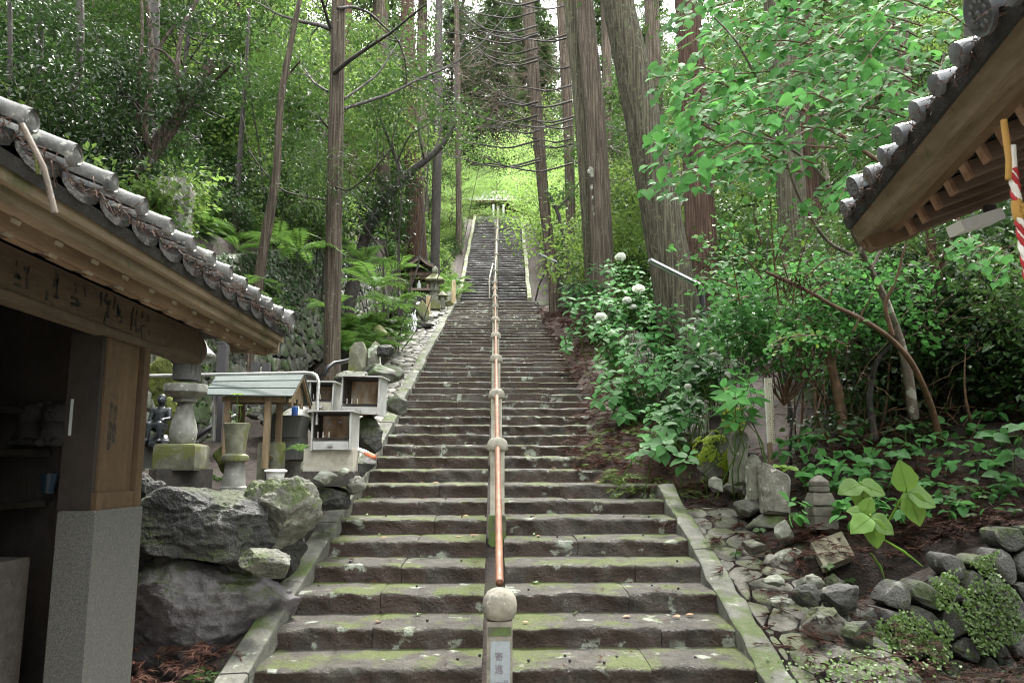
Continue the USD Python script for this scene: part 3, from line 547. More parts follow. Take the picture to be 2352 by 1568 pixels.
part(be, 'beam_nose', latheR([(.01, -.12), (.06, -.115), (.085, -.06), (.09, 0)], np.diag([.75, 1.2, 1.12]) @ rotx(math.pi / 2), (ax + .02, 5.0, 2.065), 16), 'beam_wood', smooth=40)
part(be, 'beam_rail', cbox((ax + .055, (y0 + 4.5) / 2, 1.967), (.075, 4.5 - y0, .035), .006), 'beam_wood')
rg = np.random.default_rng(77); ms = []
for y in (3.05, 3.28, 3.5, 3.72, 3.86, 4.05, 4.17):                     # worn black brush writing, no longer legible
    for _ in range(7):
        w, h = rg.uniform(.006, .016), rg.uniform(.02, .075)
        if rg.random() < .5: w, h = h * .8, w
        ms.append(cbox((ax + .0875, y + rg.uniform(-.05, .05), 2.07 + rg.uniform(-.05, .05)), (.002, w, h), .0005, rotx(rg.uniform(-.4, .4))))
part(be, 'worn_lettering', cat(ms), 'ink', kind='stuff')
part(pav, 'upper_beam', cbox((ax - .02, yc, 2.27), (.12, ly - .5, .14), .01), 'dark_wood')
po = part(pav, 'post', cbox((ax + .005, 3.99, 1.545), (.13, .34, .84), .006), 'post_wood')
part(po, 'post_side', cbox((ax - .015, 3.805, 1.545), (.15, .03, .83), .004), 'dark_wood')
part(po, 'door_jamb', cbox((ax + .03, 4.215, 1.545), (.12, .07, .83), .006), 'post_wood')
part(po, 'post_shoe', cbox((ax + .012, 4.02, 1.165), (.145, .45, .09), .004), 'post_wood')
base_l = part(po, 'stone_base', cbox((ax + .01, 4.02, .48), (.17, .50, 1.30), .01), 'granite')
R, U = (0, 1, 0), (0, 0, 1)
for k, ch in enumerate('一水子供養'): part(po, 'character', glyph(ch, (ax + .0705, 3.945, 1.66 - .048 * k), R, U, .05), 'ink')
for k, ch in enumerate('一水子地蔵尊'): part(po, 'character', glyph(ch, (ax + .0705, 3.90, 1.672 - .048 * k), R, U, .05), 'ink')
part(po, 'paper_strip', cbox((-1.905 - .085, 3.787, 1.56), (.012, .004, .17), .001), 'lamp_case')
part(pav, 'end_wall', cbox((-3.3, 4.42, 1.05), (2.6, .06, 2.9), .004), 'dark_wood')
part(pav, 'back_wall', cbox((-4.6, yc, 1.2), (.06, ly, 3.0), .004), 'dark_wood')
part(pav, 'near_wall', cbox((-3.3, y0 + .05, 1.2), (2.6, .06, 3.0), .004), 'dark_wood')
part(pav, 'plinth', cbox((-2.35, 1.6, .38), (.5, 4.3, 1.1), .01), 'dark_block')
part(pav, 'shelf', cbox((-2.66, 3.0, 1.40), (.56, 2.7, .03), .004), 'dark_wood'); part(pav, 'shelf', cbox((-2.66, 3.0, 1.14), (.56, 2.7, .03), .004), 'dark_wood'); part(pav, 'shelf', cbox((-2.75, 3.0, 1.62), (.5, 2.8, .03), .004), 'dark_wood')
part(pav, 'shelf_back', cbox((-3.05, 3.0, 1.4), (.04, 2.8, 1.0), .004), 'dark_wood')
def bear(u, v, y, label, s=1.0, col='plush'):
    c = P(u, v, y); t = thing('plush_toy', label, 'plush toy', c); e = c
    part(t, 'body', cat([lathe([(.01, -.09), (.055, -.085), (.07, -.03), (.05, .03), (.01, .045)], e, 16)]), col, smooth=True)
    m = lathe([(.01, .03), (.05, .04), (.062, .085), (.045, .125), (.01, .137)], e, 16)
    part(t, 'head', m, col, smooth=True)
    for k in (-1, 1):
        part(t, 'ear', (_ICO[2].vertices * [.018, .01, .018] + e + [k * .045, 0, .13], _ICO[2].faces), col, smooth=True)
        part(t, 'eye', (_ICO[1].vertices * .006 + e + [k * .022 + .02, -.056, .095], _ICO[1].faces), 'plush_dark', smooth=True)
        part(t, 'leg', (_ICO[2].vertices * [.025, .05, .025] + e + [k * .04, -.06, -.07], _ICO[2].faces), col, smooth=True)
    part(t, 'snout', (_ICO[2].vertices * [.022, .018, .017] + e + [.006, -.06, .073], _ICO[2].faces), 'plush', smooth=True)
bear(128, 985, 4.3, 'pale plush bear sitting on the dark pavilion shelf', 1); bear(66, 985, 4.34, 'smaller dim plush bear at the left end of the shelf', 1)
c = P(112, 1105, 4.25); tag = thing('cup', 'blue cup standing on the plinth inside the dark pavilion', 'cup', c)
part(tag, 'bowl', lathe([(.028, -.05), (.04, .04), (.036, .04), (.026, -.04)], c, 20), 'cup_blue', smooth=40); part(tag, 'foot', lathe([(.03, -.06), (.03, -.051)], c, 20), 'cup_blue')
pts = [P(u, v, 2.28) for u, v in ((50, 285), (62, 310), (80, 345), (100, 385), (112, 430), (126, 490))]
tw = thing('hanging_twig', 'bare cedar twig hanging down over the left tile eave', 'twig', pts[0])
part(tw, 'stem', tube(pts, [.008, .009, .009, .008, .008, .009], 7, True, .25), 'bark_pale', smooth=True)
part(tw, 'side_shoot', tube([P(u, v, 2.28) for u, v in ((74, 335), (84, 365), (88, 400))], [.005, .006, .006], 6), 'moss_boulder', smooth=True)

# ---------------------------------------------------------------- right shrine roof
shr = thing('tiled_shrine', 'shrine roof of dark round tiles and brown rafters at the upper right', 'shrine', (2.6, 3.0, -.2))
A, B = np.array([1.79, 2.62, 2.985]), np.array([1.965, 4.37, 2.735])
A, B = P(2262, 45, 2.66), P(1942, 478, 4.36)
dv = (B - A) / np.linalg.norm(B - A); hor = np.cross(dv, [0, 0, 1.]); hor /= np.linalg.norm(hor)    # towards the inside of the roof (+x)
SL = .36
ind = hor * math.cos(math.atan(SL)) + np.array([0, 0, 1.]) * math.sin(math.atan(SL)); upn = np.cross(ind, dv); upn *= np.sign(upn[2])
FR = np.stack([ind, dv, upn], 1)               # local (inward, along, up)
def L2(i, a, u, o=None): return A + ind * i + dv * a + upn * u
def lbox(i, a, u, si, sa, su, ch=.004): return cbox((0, 0, 0), (si, sa, su), ch)[0] @ FR.T + L2(i, a, u), CH
LEN = np.linalg.norm(B - A)
tiles = np.linspace(.0, LEN, 9)
for i, t in enumerate(tiles):
    big = i in (0, 7); r = .082 if i == 0 else .066 if big else .048; g = np.linspace(-.5, math.pi + .5, 15); ring = []
    lift = .03 if big else 0
    for q, rr in ((0, r), (.03, r), (.034, r * .9), (.5, r * .9)): ring.append([L2(q, t, lift + 0) + rr * (np.cos(w) * dv + np.sin(w) * upn) for w in g])
    ring = np.array(ring); f = grid(len(ring), 15); f = np.vstack([f[:, [0, 1, 2]], f[:, [0, 2, 3]]])
    tl = part(shr, 'roof_tile', (ring.reshape(-1, 3), f), 'dark_tile', smooth=40, label='large ornate end tile' if big else None)
    prof = [(r * 1.03, -.01), (r * 1.03, .012), (r * .8, .016 if not big else .004), (r * .2, .02 if not big else .003)]
    lv, lf = lathe(prof, (0, 0, 0), 24); M = np.stack([dv, upn, -ind], 1)
    part(tl, 'tile_end', (lv @ M.T + L2(0, t, lift), lf), 'dark_tile', smooth=40)
    if big:
        studs = [(_ICO[1].vertices * r * .12 @ M.T + L2(-.006, t, lift) + r * .55 * (np.cos(w) * dv + np.sin(w) * upn), _ICO[1].faces) for w in np.arange(10) * .628] + [(_ICO[1].vertices * r * .16 @ M.T + L2(-.006, t, lift), _ICO[1].faces)]
        part(tl, 'studs', cat(studs), 'dark_tile', smooth=True)
part(shr, 'tile_bed', lbox(.75, LEN / 2 - .1, -.055, 1.46, LEN + .5, .07), 'tile_bed')
part(shr, 'roof_slope', lbox(.9, LEN / 2 - .1, .03, 1.5, LEN + .5, .06), 'dark_tile')
part(shr, 'fascia_board', lbox(.065, LEN / 2 - .1, -.135, .04, LEN + .5, .11), 'fascia_wood')
part(shr, 'eave_board', lbox(.16, LEN / 2 - .1, -.17, .15, LEN + .44, .05), 'fascia_wood')
part(shr, 'eave_board', lbox(.225, LEN / 2 - .1, -.195, .04, LEN + .42, .05), 'eave_wood')
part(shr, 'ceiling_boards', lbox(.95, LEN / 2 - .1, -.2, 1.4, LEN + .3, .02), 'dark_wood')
for i, t in enumerate(np.linspace(LEN - .06, -.1, 11)):
    rf = part(shr, 'rafter', lbox(.90, t, -.255, 1.30, .05, .075), 'rafter_wood')
    part(rf, 'rafter_end', lbox(.244, t, -.255, .02, .054, .08, .003), 'rafter_end')
part(shr, 'end_board', lbox(.75, LEN + .13, -.17, 1.4, .05, .14), 'eave_wood')
part(shr, 'corner_beam', lbox(.2, LEN + .1, -.22, .28, .09, .1, .02), 'eave_wood')
part(shr, 'purlin', lbox(.95, LEN / 2 + .05, -.33, .12, LEN + .1, .1, .01), 'eave_wood')
lampc = P(2240, 512, 3.75)
lw = thing('sign_box', 'plain white box fixed under the right shrine eave', 'box', lampc)
bx = part(lw, 'case', cbox(lampc, (.22, .13, .055), .006, roty(-.3)), 'white_paint'); part(bx, 'bracket', cbox(lampc + [.08, 0, .05], (.05, .03, .08), .003), 'grey_paint')
for (x, y) in ((3.25, .4), (3.25, 4.2)):
    part(shr, 'post', cbox((x, y, 1.3), (.18, .18, 3.2), .01), 'post_wood')
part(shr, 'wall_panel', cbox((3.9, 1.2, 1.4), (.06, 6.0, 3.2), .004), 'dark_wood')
part(shr, 'upper_roof', (cbox((0, 0, 0), (3.4, 6.4, .14), .01)[0] @ roty(-math.atan(.42)).T + [4.7, 1.35, 3.98], CH), 'dark_tile')
part(shr, 'near_roof', (cbox((0, 0, 0), (1.6, 4.4, .12), .01)[0] @ roty(-math.atan(SL)).T + [2.5, .3, 3.22], CH), 'dark_tile')
rp = [P(u + 6, v, 2.75) for u, v in ((2318, 335), (2322, 400), (2330, 470), (2338, 520), (2350, 600), (2366, 690), (2380, 760))]
rope = thing('bell_rope', 'twisted red and white rope hanging from the right shrine eave', 'rope', rp[0])
tt = np.linspace(0, len(rp) - 1, 60); rpt = np.stack([np.interp(tt, range(len(rp)), [p[k] for p in rp]) for k in range(3)], 1)
part(rope, 'core', tube(rpt, .014, 8), 'rope_white', smooth=True)
for k in range(3):
    ph = np.arange(60) * .55 + k * 2.094
    st = rpt[8:] + .009 * np.stack([np.cos(ph), np.sin(ph), 0 * ph], 1)[8:]
    part(rope, 'strand', tube(st, .0095, 8), ('rope_red', 'rope_white', 'rope_red')[k], smooth=True)
part(rope, 'gold_binding', tube(rpt[18:28], [.015, .019, .02, .02, .02, .02, .02, .019, .018, .015], 12), 'rope_gold', smooth=True)
part(rope, 'gold_cord', tube([rp[0] + [-.02, 0, .1], rp[0] + [-.015, 0, -.05], rp[1] + [-.02, 0, -.02]], .012, 8, True, .2), 'rope_gold', smooth=True)
part(rope, 'gold_bow', cat([tube([rpt[22] + [0, -.02, 0], rpt[22] + [.05, -.03, .03], rpt[22] + [.07, -.03, -.01], rpt[22] + [.02, -.03, -.02]], .012, 8), tube([rpt[22] + [0, -.02, 0], rpt[22] + [.04, -.02, -.06], rpt[22] + [.05, -.02, -.1]], .011, 8)]), 'rope_gold', smooth=True)

# needles and dirt caught under the tiles
def caught(pts, seed, n, L):
    g = np.random.default_rng(seed); ms = []
    for p in pts:
        for _ in range(n): ms.append(tube(arc0(p + g.normal(size=3) * [.03, .07, .012], g.normal(size=3) * [.6, .8, .35], g.uniform(.4, 1) * L, g), np.linspace(.0028, .0012, 4), 3, False))
    return cat(ms)
def arc0(a, d, L, g):
    t = np.linspace(0, 1, 4)[:, None]; return a + d * L * t + np.array([0, 0, -.4 * L]) * t ** 2 + g.normal(size=(4, 3)) * .006
part(pav, 'roof_litter', caught([np.array([XE - .02, y, EZ(y) - .045]) for y in np.arange(1.4, 5.6, .136)], 91, 14, .09), 'roof_dirt', kind='stuff')
part(shr, 'roof_litter', caught([L2(.02, t, -.03) for t in np.arange(-.1, LEN, .1)], 92, 14, .08), 'roof_dirt', kind='stuff')
# ---------------------------------------------------------------- left terrace: rocks
def rockpx(u0, v0, u1, v1, y, seed, m, label, name='boulder', cat_='boulder', dep=.8, sub=5, amp=.17, fine=.05, ang=True, group=None, R=None):
    a, b = P(u0, v0, y), P(u1, v1, y); c = (a + b) / 2; w, h = abs(b[0] - a[0]), abs(a[2] - b[2])
    return solo(name, rock(c + [0, w * dep * .2, 0], (w * 1.3, w * dep * 1.1, h * 1.3), seed, sub, amp, ang, R, fine), m, label, cat_, group, smooth=35)
rockpx(325, 1118, 595, 1312, 6.25, 3, 'boulder', 'large dark angular boulder under the stone lantern block')
rockpx(572, 1085, 712, 1275, 6.45, 8, 'lichen_boulder', 'mossy lichen-spotted boulder beside the left stair kerb', amp=.3)
rockpx(290, 1290, 650, 1580, 6.25, 12, 'wet_boulder', 'big smooth wet purplish rock at the bottom left', dep=.9, amp=.2)
rockpx(560, 1262, 665, 1330, 5.95, 14, 'lichen_boulder', 'low flat mossy rock wedged above the wet rock', dep=.7)
rockpx(630, 1150, 720, 1250, 6.9, 17, 'boulder', 'small brown rock between mossy boulder and kerb')
rockpx(690, 1110, 800, 1180, 7.5, 18, 'boulder', 'flat dark rock in front of the lowest candle box')
rockpx(716, 1085, 770, 1112, 7.4, 20, 'white_lichen', 'smooth pale round stone below the candle box plinth', 'stone', 'stone', sub=3)
rockpx(775, 1075, 800, 1092, 7.4, 21, 'white_lichen', 'tiny white stone to the right of the pale round stone', 'stone', 'stone', sub=2)
rockpx(795, 1095, 835, 1130, 7.5, 22, 'lichen_boulder', 'mossy stone against the kerb below the candle box', 'stone', 'stone', sub=3)
rockpx(825, 985, 880, 1045, 8.6, 23, 'boulder', 'dark rock right of the lowest candle box', 'stone', 'stone', sub=3)
rockpx(760, 1040, 850, 1100, 7.9, 24, 'boulder', 'brown rock under the candle box plinth', 'stone', 'stone', sub=3)
rockpx(690, 1060, 740, 1120, 7.7, 25, 'lichen_boulder', 'grey rock left of the candle box plinth', 'stone', 'stone', sub=3)
rockpx(495, 1020, 560, 1085, 7.9, 26, 'moss_boulder', 'rounded mossy rock behind the stone vase', 'stone', 'stone', sub=3)
rockpx(330, 800, 420, 925, 8.6, 27, 'moss_boulder', 'tall yellow-green mossy rock behind the stone lantern', amp=.2)
rockpx(370, 900, 430, 1000, 8.3, 28, 'moss_boulder', 'lower mossy rock between statue and lantern', amp=.25)
rockpx(300, 1090, 380, 1220, 6.4, 29, 'boulder', 'dark rock half hidden behind the granite post base')
rg = np.random.default_rng(41)
for k in range(16):
    u, v = rg.uniform(440, 900), rg.uniform(840, 1000); y = 9.6 + rg.uniform(-.4, 1.2) ; s = rg.uniform(34, 70)
    if u > 820: v -= 60
    rockpx(u, v, u + s, v + s * .7, y, 100 + k, ('dry_wall_stone', 'boulder', 'lichen_boulder')[k % 3], ('dark mossy', 'black rough', 'pale spotted')[k % 3] + ' rock on the bank behind the terrace', 'bank_rock', 'rock', sub=3, group=('dark mossy', 'black rough', 'pale spotted')[k % 3] + ' rocks on the bank behind the terrace')
rockpx(540, 1180, 690, 1330, 6.6, 31, 'boulder', 'dark rock in the gap behind the low flat mossy rock')
rockpx(300, 1230, 420, 1340, 6.3, 34, 'boulder', 'black rock between the two big boulders by the granite post')
# ---------------------------------------------------------------- stone lantern
def lz(v, y): return P(430, v, y)[2]
ly_ = 7.2; lc = P(414, 1100, ly_); X0, Y0 = lc[0], ly_; px = ly_ / FP * 1.02
lan = thing('stone_lantern', 'tall weathered stone lantern with rounded baluster left of the stone vase', 'stone lantern', (X0, Y0, lz(1138, ly_)))
part(lan, 'block', (cbox((0, 0, 0), (.46, .42, .27), .006)[0] @ rotz(.55).T + [X0 - .02, Y0 + .05, lz(1112, ly_)], CH), 'dark_block')
part(lan, 'pedestal', lathe([(.19, 0), (.195, .02), (.195, .20), (.18, .225), (.14, .232)], (X0, Y0, lz(1080, ly_)), 32, .75), 'mossy_granite', smooth=40)
z0 = lz(1022, ly_)
part(lan, 'baluster', lathe([(.09, -.01), (.105, .02), (.117, .075), (.118, .13), (.105, .2), (.085, .26), (.07, .32), (.064, .37), (.07, .39)], (X0, Y0, z0), 32), 'old_granite', smooth=True)
part(lan, 'neck_ring', lathe([(.07, 0), (.1, .004), (.105, .03), (.09, .05), (.075, .055)], (X0, Y0, lz(924, ly_)), 32), 'old_granite', smooth=40)
part(lan, 'platform', lathe([(.08, -.02), (.12, .0), (.178, .035), (.184, .05), (.184, .105), (.176, .115), (.1, .12)], (X0, Y0, lz(912, ly_)), 36, .12), 'old_granite', smooth=40)
fb = part(lan, 'firebox', lathe([(.112, 0), (.118, .01), (.116, .17), (.11, .18)], (X0, Y0, lz(874, ly_)), 32, .25), 'granite', smooth=40)
for k, a in enumerate((-2.45, -.75)):
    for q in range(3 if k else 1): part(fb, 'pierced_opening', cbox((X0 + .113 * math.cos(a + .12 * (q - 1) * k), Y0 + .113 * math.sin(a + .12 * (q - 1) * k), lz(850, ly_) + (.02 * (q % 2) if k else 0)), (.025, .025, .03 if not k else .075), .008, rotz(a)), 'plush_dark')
part(lan, 'cap', lathe([(.115, -.02), (.16, .02), (.235, .055), (.24, .075), (.215, .10), (.165, .15), (.145, .2), (.10, .22)], (X0, Y0, lz(833, ly_)), 36, .1), 'old_granite', smooth=35)
part(lan, 'finial', lathe([(.05, 0), (.075, .03), (.07, .08), (.03, .13), (.005, .145)], (X0, Y0, lz(833, ly_) + .22), 20), 'old_granite', smooth=True)
# vase
vc = P(536, 1128, 6.95)
vs = thing('stone_vase', 'slender stone flower vase on a flared foot, holding thin stems', 'vase', vc)
q = 6.95 / FP
part(vs, 'foot', lathe([(.112, 0), (.112, .035), (.10, .045), (.082, .2), (.08, .25)], vc, 28), 'old_granite', smooth=35)
part(vs, 'collar', lathe([(.08, .25), (.11, .255), (.116, .275), (.112, .3), (.08, .318)], vc, 28), 'mossy_granite', smooth=40)
part(vs, 'cup', lathe([(.078, .31), (.084, .36), (.1, .52), (.112, .56), (.112, .575), (.1, .578), (.085, .55)], vc, 28), 'mossy_granite', smooth=40)
for k, (u, v) in enumerate(((545, 905), (527, 940), (552, 930))):
    tp = P(u, v, 6.95); st = part(vs, 'stem', tube([vc + [0, 0, .54], (vc + [0, 0, .54] + tp) / 2 + [.01 * k, 0, 0], tp], .004, 6), 'leaf_cover')
    if k != 1: part(st, 'leaf_tuft', cat([(np.array([[0, 0, 0], [.03 * math.cos(a), .03 * math.sin(a), .006], [.06 * math.cos(a + .25), .06 * math.sin(a + .25), -.004], [.03 * math.cos(a + .6), .03 * math.sin(a + .6), .008]]) * (1 if k == 0 else .4) + tp, np.array([[0, 1, 2], [0, 2, 3]])) for a in np.arange(6) * 1.05]), 'leaf_fresh')
# granite pedestal and seated bronze figure
pc = P(352, 1075, 8.0)
ped = thing('granite_pedestal', 'low pale granite pedestal under the bronze figure', 'pedestal', pc)
part(ped, 'block', cbox(pc + [0, .15, .12], (.44, .4, .24), .008), 'granite'); part(ped, 'cap_slab', cbox(pc + [0, .15, .255], (.5, .46, .03), .008), 'old_granite')
fc = pc + [0.02, .02, .27]
import manifold3d as m3
def body(joints, bones, edge=.012, sm=8):
    mf = None
    for a, b in bones:
        (p, r), (q2, s) = joints[a], joints[b]
        pts = np.vstack([_ICO[2].vertices * r + p, _ICO[2].vertices * s + q2]); h = m3.Manifold.hull_points(pts.astype(np.float32))
        mf = h if mf is None else mf + h
    mf = mf.refine_to_length(edge); me = mf.to_mesh(); t = trimesh.Trimesh(me.vert_properties[:, :3], me.tri_verts, process=True)
    trimesh.smoothing.filter_taubin(t, .5, .53, sm); return np.array(t.vertices), np.array(t.faces)
K = lambda *a: fc + np.array(a)
J = {'hip': (K(0, .03, .13), .062), 'chest': (K(0, .035, .27), .06), 'neck': (K(0, .03, .345), .024), 'head': (K(.005, .015, .405), .043), 'crown': (K(.003, .022, .425), .042), 'chin': (K(.008, -.012, .39), .022),
     'nose': (K(.008, -.03, .405), .009), 'shL': (K(-.075, .035, .305), .028), 'elL': (K(-.095, 0, .2), .022), 'haL': (K(-.05, -.075, .185), .015), 'shR': (K(.075, .035, .305), .028), 'elR': (K(.1, .0, .215), .022), 'haR': (K(.07, -.085, .205), .015),
     'hpL': (K(-.04, .01, .13), .045), 'knL': (K(-.05, -.13, .15), .034), 'anL': (K(-.05, -.14, -.0), .02), 'toL': (K(-.055, -.2, -.01), .016), 'hpR': (K(.04, .01, .13), .045), 'knR': (K(.055, -.13, .155), .034), 'anR': (K(.07, -.14, .0), .02), 'toR': (K(.085, -.2, -.01), .016)}
BN = [('hip', 'chest'), ('chest', 'neck'), ('neck', 'head'), ('head', 'crown'), ('head', 'chin'), ('head', 'nose'), ('chest', 'shL'), ('shL', 'elL'), ('elL', 'haL'), ('chest', 'shR'), ('shR', 'elR'), ('elR', 'haR'), ('hip', 'hpL'), ('hpL', 'knL'), ('knL', 'anL'), ('anL', 'toL'), ('hip', 'hpR'), ('hpR', 'knR'), ('knR', 'anR'), ('anR', 'toR')]
for s, h in (('L', -1), ('R', 1)):
    for k in range(4): J[f'f{s}{k}'] = (J['ha' + s][0] + np.array([(k - 1.5) * .009, -.03 + .004 * abs(k - 1.5), -.008]), .0055); BN.append(('ha' + s, f'f{s}{k}'))
    J[f't{s}'] = (J['ha' + s][0] + np.array([-h * .022, -.012, .004]), .006); BN.append(('ha' + s, f't{s}'))
figure = thing('statue', 'dark bronze figure seated on a rock beside the stone lantern', 'statue', fc)
part(figure, 'figure', body(J, BN, .011, 6), 'bronze', smooth=True)
part(figure, 'rock_seat', rock(fc + [0, .05, .0], (.3, .26, .24), 55, 3, .15), 'bronze', smooth=True); part(figure, 'bronze_base', rock(fc + [.03, .02, -.04], (.42, .36, .14), 56, 3, .1), 'bronze', smooth=True)
# granite basins behind the shelter
bc = P(640, 1070, 8.4)
bs = thing('stone_basin', 'trapezoid grey granite basin in two tiers under the metal roof', 'basin', bc)
u0 = P(604, 960, 8.4); u1 = P(692, 1010, 8.4)
part(bs, 'upper_block', hull(np.array([[x, y, z] for (x0, x1, z) in ((u0[0], u1[0], u0[2] + .03), (u0[0] + .05, u1[0] - .05, u1[2] + .03)) for x in (x0, x1) for y in (8.4, 8.8)])), 'granite')
part(bs, 'lower_block', hull(np.array([[x, y, z] for (x0, x1, z) in ((u0[0] + .02, u1[0] - .02, u1[2] + .024), (u0[0] + .06, u1[0] - .06, u1[2] - .2)) for x in (x0, x1) for y in (8.42, 8.78)])), 'granite')
s0, s1 = P(592, 1112, 7.9), P(648, 1115, 7.9)
st = thing('stone_slab', 'upright yellow-green mossy slab behind the stone vase', 'slab', s0)
part(st, 'slab', cbox((P(622, 1070, 7.9)), (.24, .1, .46), .02, rotz(-.2)), 'mossy_granite'); part(st, 'ledge', cbox(P(622, 1120, 7.9) + [0, 0, 0], (.34, .2, .05), .01), 'old_granite')
l2 = P(684, 1080, 8.9)
ln2 = thing('stone_lantern', 'small squat stone lantern half hidden behind the shelter posts', 'stone lantern', l2)
part(ln2, 'foot', lathe([(.16, -.15), (.15, .1), (.11, .14), (.1, .3)], l2, 24, .3), 'old_granite', smooth=40); part(ln2, 'shaft', lathe([(.1, .28), (.085, .5), (.12, .52)], l2, 24), 'old_granite', smooth=40)
part(ln2, 'cap', lathe([(.1, .5), (.2, .54), (.235, .575), (.22, .6), (.13, .67), (.04, .7)], l2, 28), 'old_granite', smooth=40)
# shelter with a metal roof
she = thing('roofed_stand', 'small wooden stand under a slate green metal gable roof', 'shelter', P(600, 1110, 7.75))
RL, RR, EL, ER = P(500, 862, 8.02), P(700, 856, 8.02), P(465, 909, 7.6), P(672, 912, 7.6)
for k in range(3):
    a, b = k / 3, (k + 1) / 3; p = [RL + (EL - RL) * a, RR + (ER - RR) * a, RR + (ER - RR) * (b + .01), RL + (EL - RL) * (b + .01)]
    n = np.array([0, -.35, 1]); n = n / np.linalg.norm(n); off = n * (.006 + .006 * (k % 2 == 0))
    lift = [n * .004 * k, n * .004 * k, n * (.004 * k + .012), n * (.004 * k + .012)]
    part(she, 'roof_panel', hull(np.array([x + l for x, l in zip(p, lift)] + [x + l - n * .012 for x, l in zip(p, lift)])), 'slate_metal')
mir = lambda p: np.array([p[0], 2 * RL[1] - p[1], p[2]])
part(she, 'rear_panel', hull(np.array([RL, RR, mir(EL) , mir(ER), RL - [0, 0, .015], RR - [0, 0, .015], mir(EL) - [0, 0, .015], mir(ER) - [0, 0, .015]])), 'slate_metal')
for e, f_ in ((RR, ER),):
    part(she, 'gable_board', hull(np.array([RR - [.01, 0, .012], ER - [.01, 0, .02], RR - [.01, 0, .06], ER - [.01, 0, .05], RR - [.035, 0, .012], ER - [.035, 0, .02], RR - [.035, 0, .06], ER - [.035, 0, .05]])), 'shelter_wood')
    part(she, 'gable_board', hull(np.array([RR - [.01, 0, .012], mir(ER) - [.01, 0, .02], RR - [.01, 0, .06], mir(ER) - [.01, 0, .05], RR - [.035, 0, .012], mir(ER) - [.035, 0, .02], RR - [.035, 0, .06], mir(ER) - [.035, 0, .05]])), 'shelter_wood')
for k in range(5): part(she, 'gable_plank', cbox((RR[0] - .07, RL[1] - .2 + .1 * k, RR[2] - .17 - .04 * abs(k - 2)), (.016, .092, .2), .003), 'shelter_wood')
for (u, v0, v1, y) in ((523, 905, 1045, 7.7), (614, 908, 1076, 7.7), (556, 900, 1010, 8.3), (641, 905, 1080, 8.15)):
    a, b = P(u, v0, y), P(u - 2, v1, y); part(she, 'post', cbox((a + b) / 2, (.055, .055, abs(a[2] - b[2])), .005), 'shelter_wood')
for (u0_, u1_, v, y) in ((512, 655, 917, 7.7), (520, 668, 922, 8.25)):
    a, b = P(u0_, v, y), P(u1_, v, y); part(she, 'cross_beam', cbox((a + b) / 2 + [0, .0, 0], (abs(a[0] - b[0]), .045, .05), .004), 'shelter_wood')
a, b = P(614, 1045, 7.73), P(641, 1062, 8.1); part(she, 'brace', tube([a, b], .022, 4), 'shelter_wood')
for (u, v) in ((614, 1080), (641, 1082)): part(she, 'metal_shoe', tube([P(u, v - 8, 7.75), P(u, v + 22, 7.75)], .024, 8), 'grey_paint')
# white basin under it, blue can, orange thing
c = P(633, 1085, 7.5); ba = thing('plastic_tub', 'white plastic tub with a lid at the foot of the metal-roofed stand', 'tub', c)
part(ba, 'tub', lathe([(.075, -.07), (.088, .0), (.09, .005)], c, 28), 'white_plastic', smooth=40); part(ba, 'lid', lathe([(.1, .004), (.104, .01), (.102, .024), (.085, .03)], c, 28), 'white_plastic', smooth=40)
c = P(737, 1033, 8.6) * 0 + P(677, 945, 8.5); ca = thing('drink_can', 'small blue can standing on the squat lantern cap', 'can', c)
part(ca, 'body', lathe([(.028, -.055), (.033, -.05), (.033, .045), (.028, .052)], c, 20), 'blue_can', smooth=40); part(ca, 'rim', lathe([(.027, .052), (.029, .056), (.025, .054)], c, 20), 'steel', smooth=40)
a, b = P(820, 1030, 7.9), P(858, 1048, 7.7); og = thing('orange_lantern', 'long pale orange plastic tube lying by the candle box plinth', 'tube', a)
part(og, 'tube', tube([a, (a + b) / 2 + [0, 0, .004], b], [.018, .022, .02], 10), 'white_plastic', smooth=True); part(og, 'orange_end', tube([a + (b - a) * .55, b + (b - a) * .06], [.0235, .024], 10), 'orange_plastic', smooth=True)
# steel pipe rail
pp = [P(u, v, y) for u, v, y in ((300, 864, 7.9), (450, 861, 7.9), (600, 858, 7.75), (700, 856, 7.6), (716, 857, 7.57), (727, 863, 7.55), (732, 876, 7.55), (730, 905, 7.55), (727, 975, 7.55))]
sr = thing('pipe_rail', 'bent silver pipe rail running over the metal-roofed stand', 'rail', pp[-1]); part(sr, 'bent_pipe', tube(pp, .017, 10), 'steel', smooth=True)
part(sr, 'upright', tube([P(497, 860, 8.0), P(490, 1012, 8.0)], .02, 10), 'steel', smooth=True)
gp = thing('steel_post', 'dark grey square post behind the stone vase', 'post', P(510, 1010, 8.5)); part(gp, 'shaft', cbox((P(507, 790, 8.5) + P(507, 1015, 8.5)) / 2, (.09, .09, abs(P(507, 790, 8.5)[2] - P(507, 1015, 8.5)[2])), .006), 'grey_paint')
part(gp, 'cap', cbox(P(507, 788, 8.5), (.1, .1, .015), .004), 'grey_paint')
for k, (u, v0, v1) in enumerate(((585, 835, 870), (610, 838, 870))):
    solo('steel_stub', cbox((P(u, v0, 9) + P(u, v1 + 60, 9)) / 2, (.08, .08, .5), .006), 'grey_paint', ('left one' if k == 0 else 'right one') + ' of two short dark posts behind the metal roof', 'post')
hp = [P(u, v, y) for u, v, y in ((440, 1012, 8.6), (470, 990, 8.6), (500, 972, 8.7), (540, 955, 8.9))]
hs = thing('drain_hose', 'black corrugated hose on the ground behind the stone lantern', 'hose', hp[0]); part(hs, 'hose', tube(hp, .03, 10), 'black_plastic', smooth=True); part(hs, 'tape', tube([hp[2] - (hp[3] - hp[2]) * .1, hp[2] + (hp[3] - hp[2]) * .15], .033, 10), 'grey_paint')
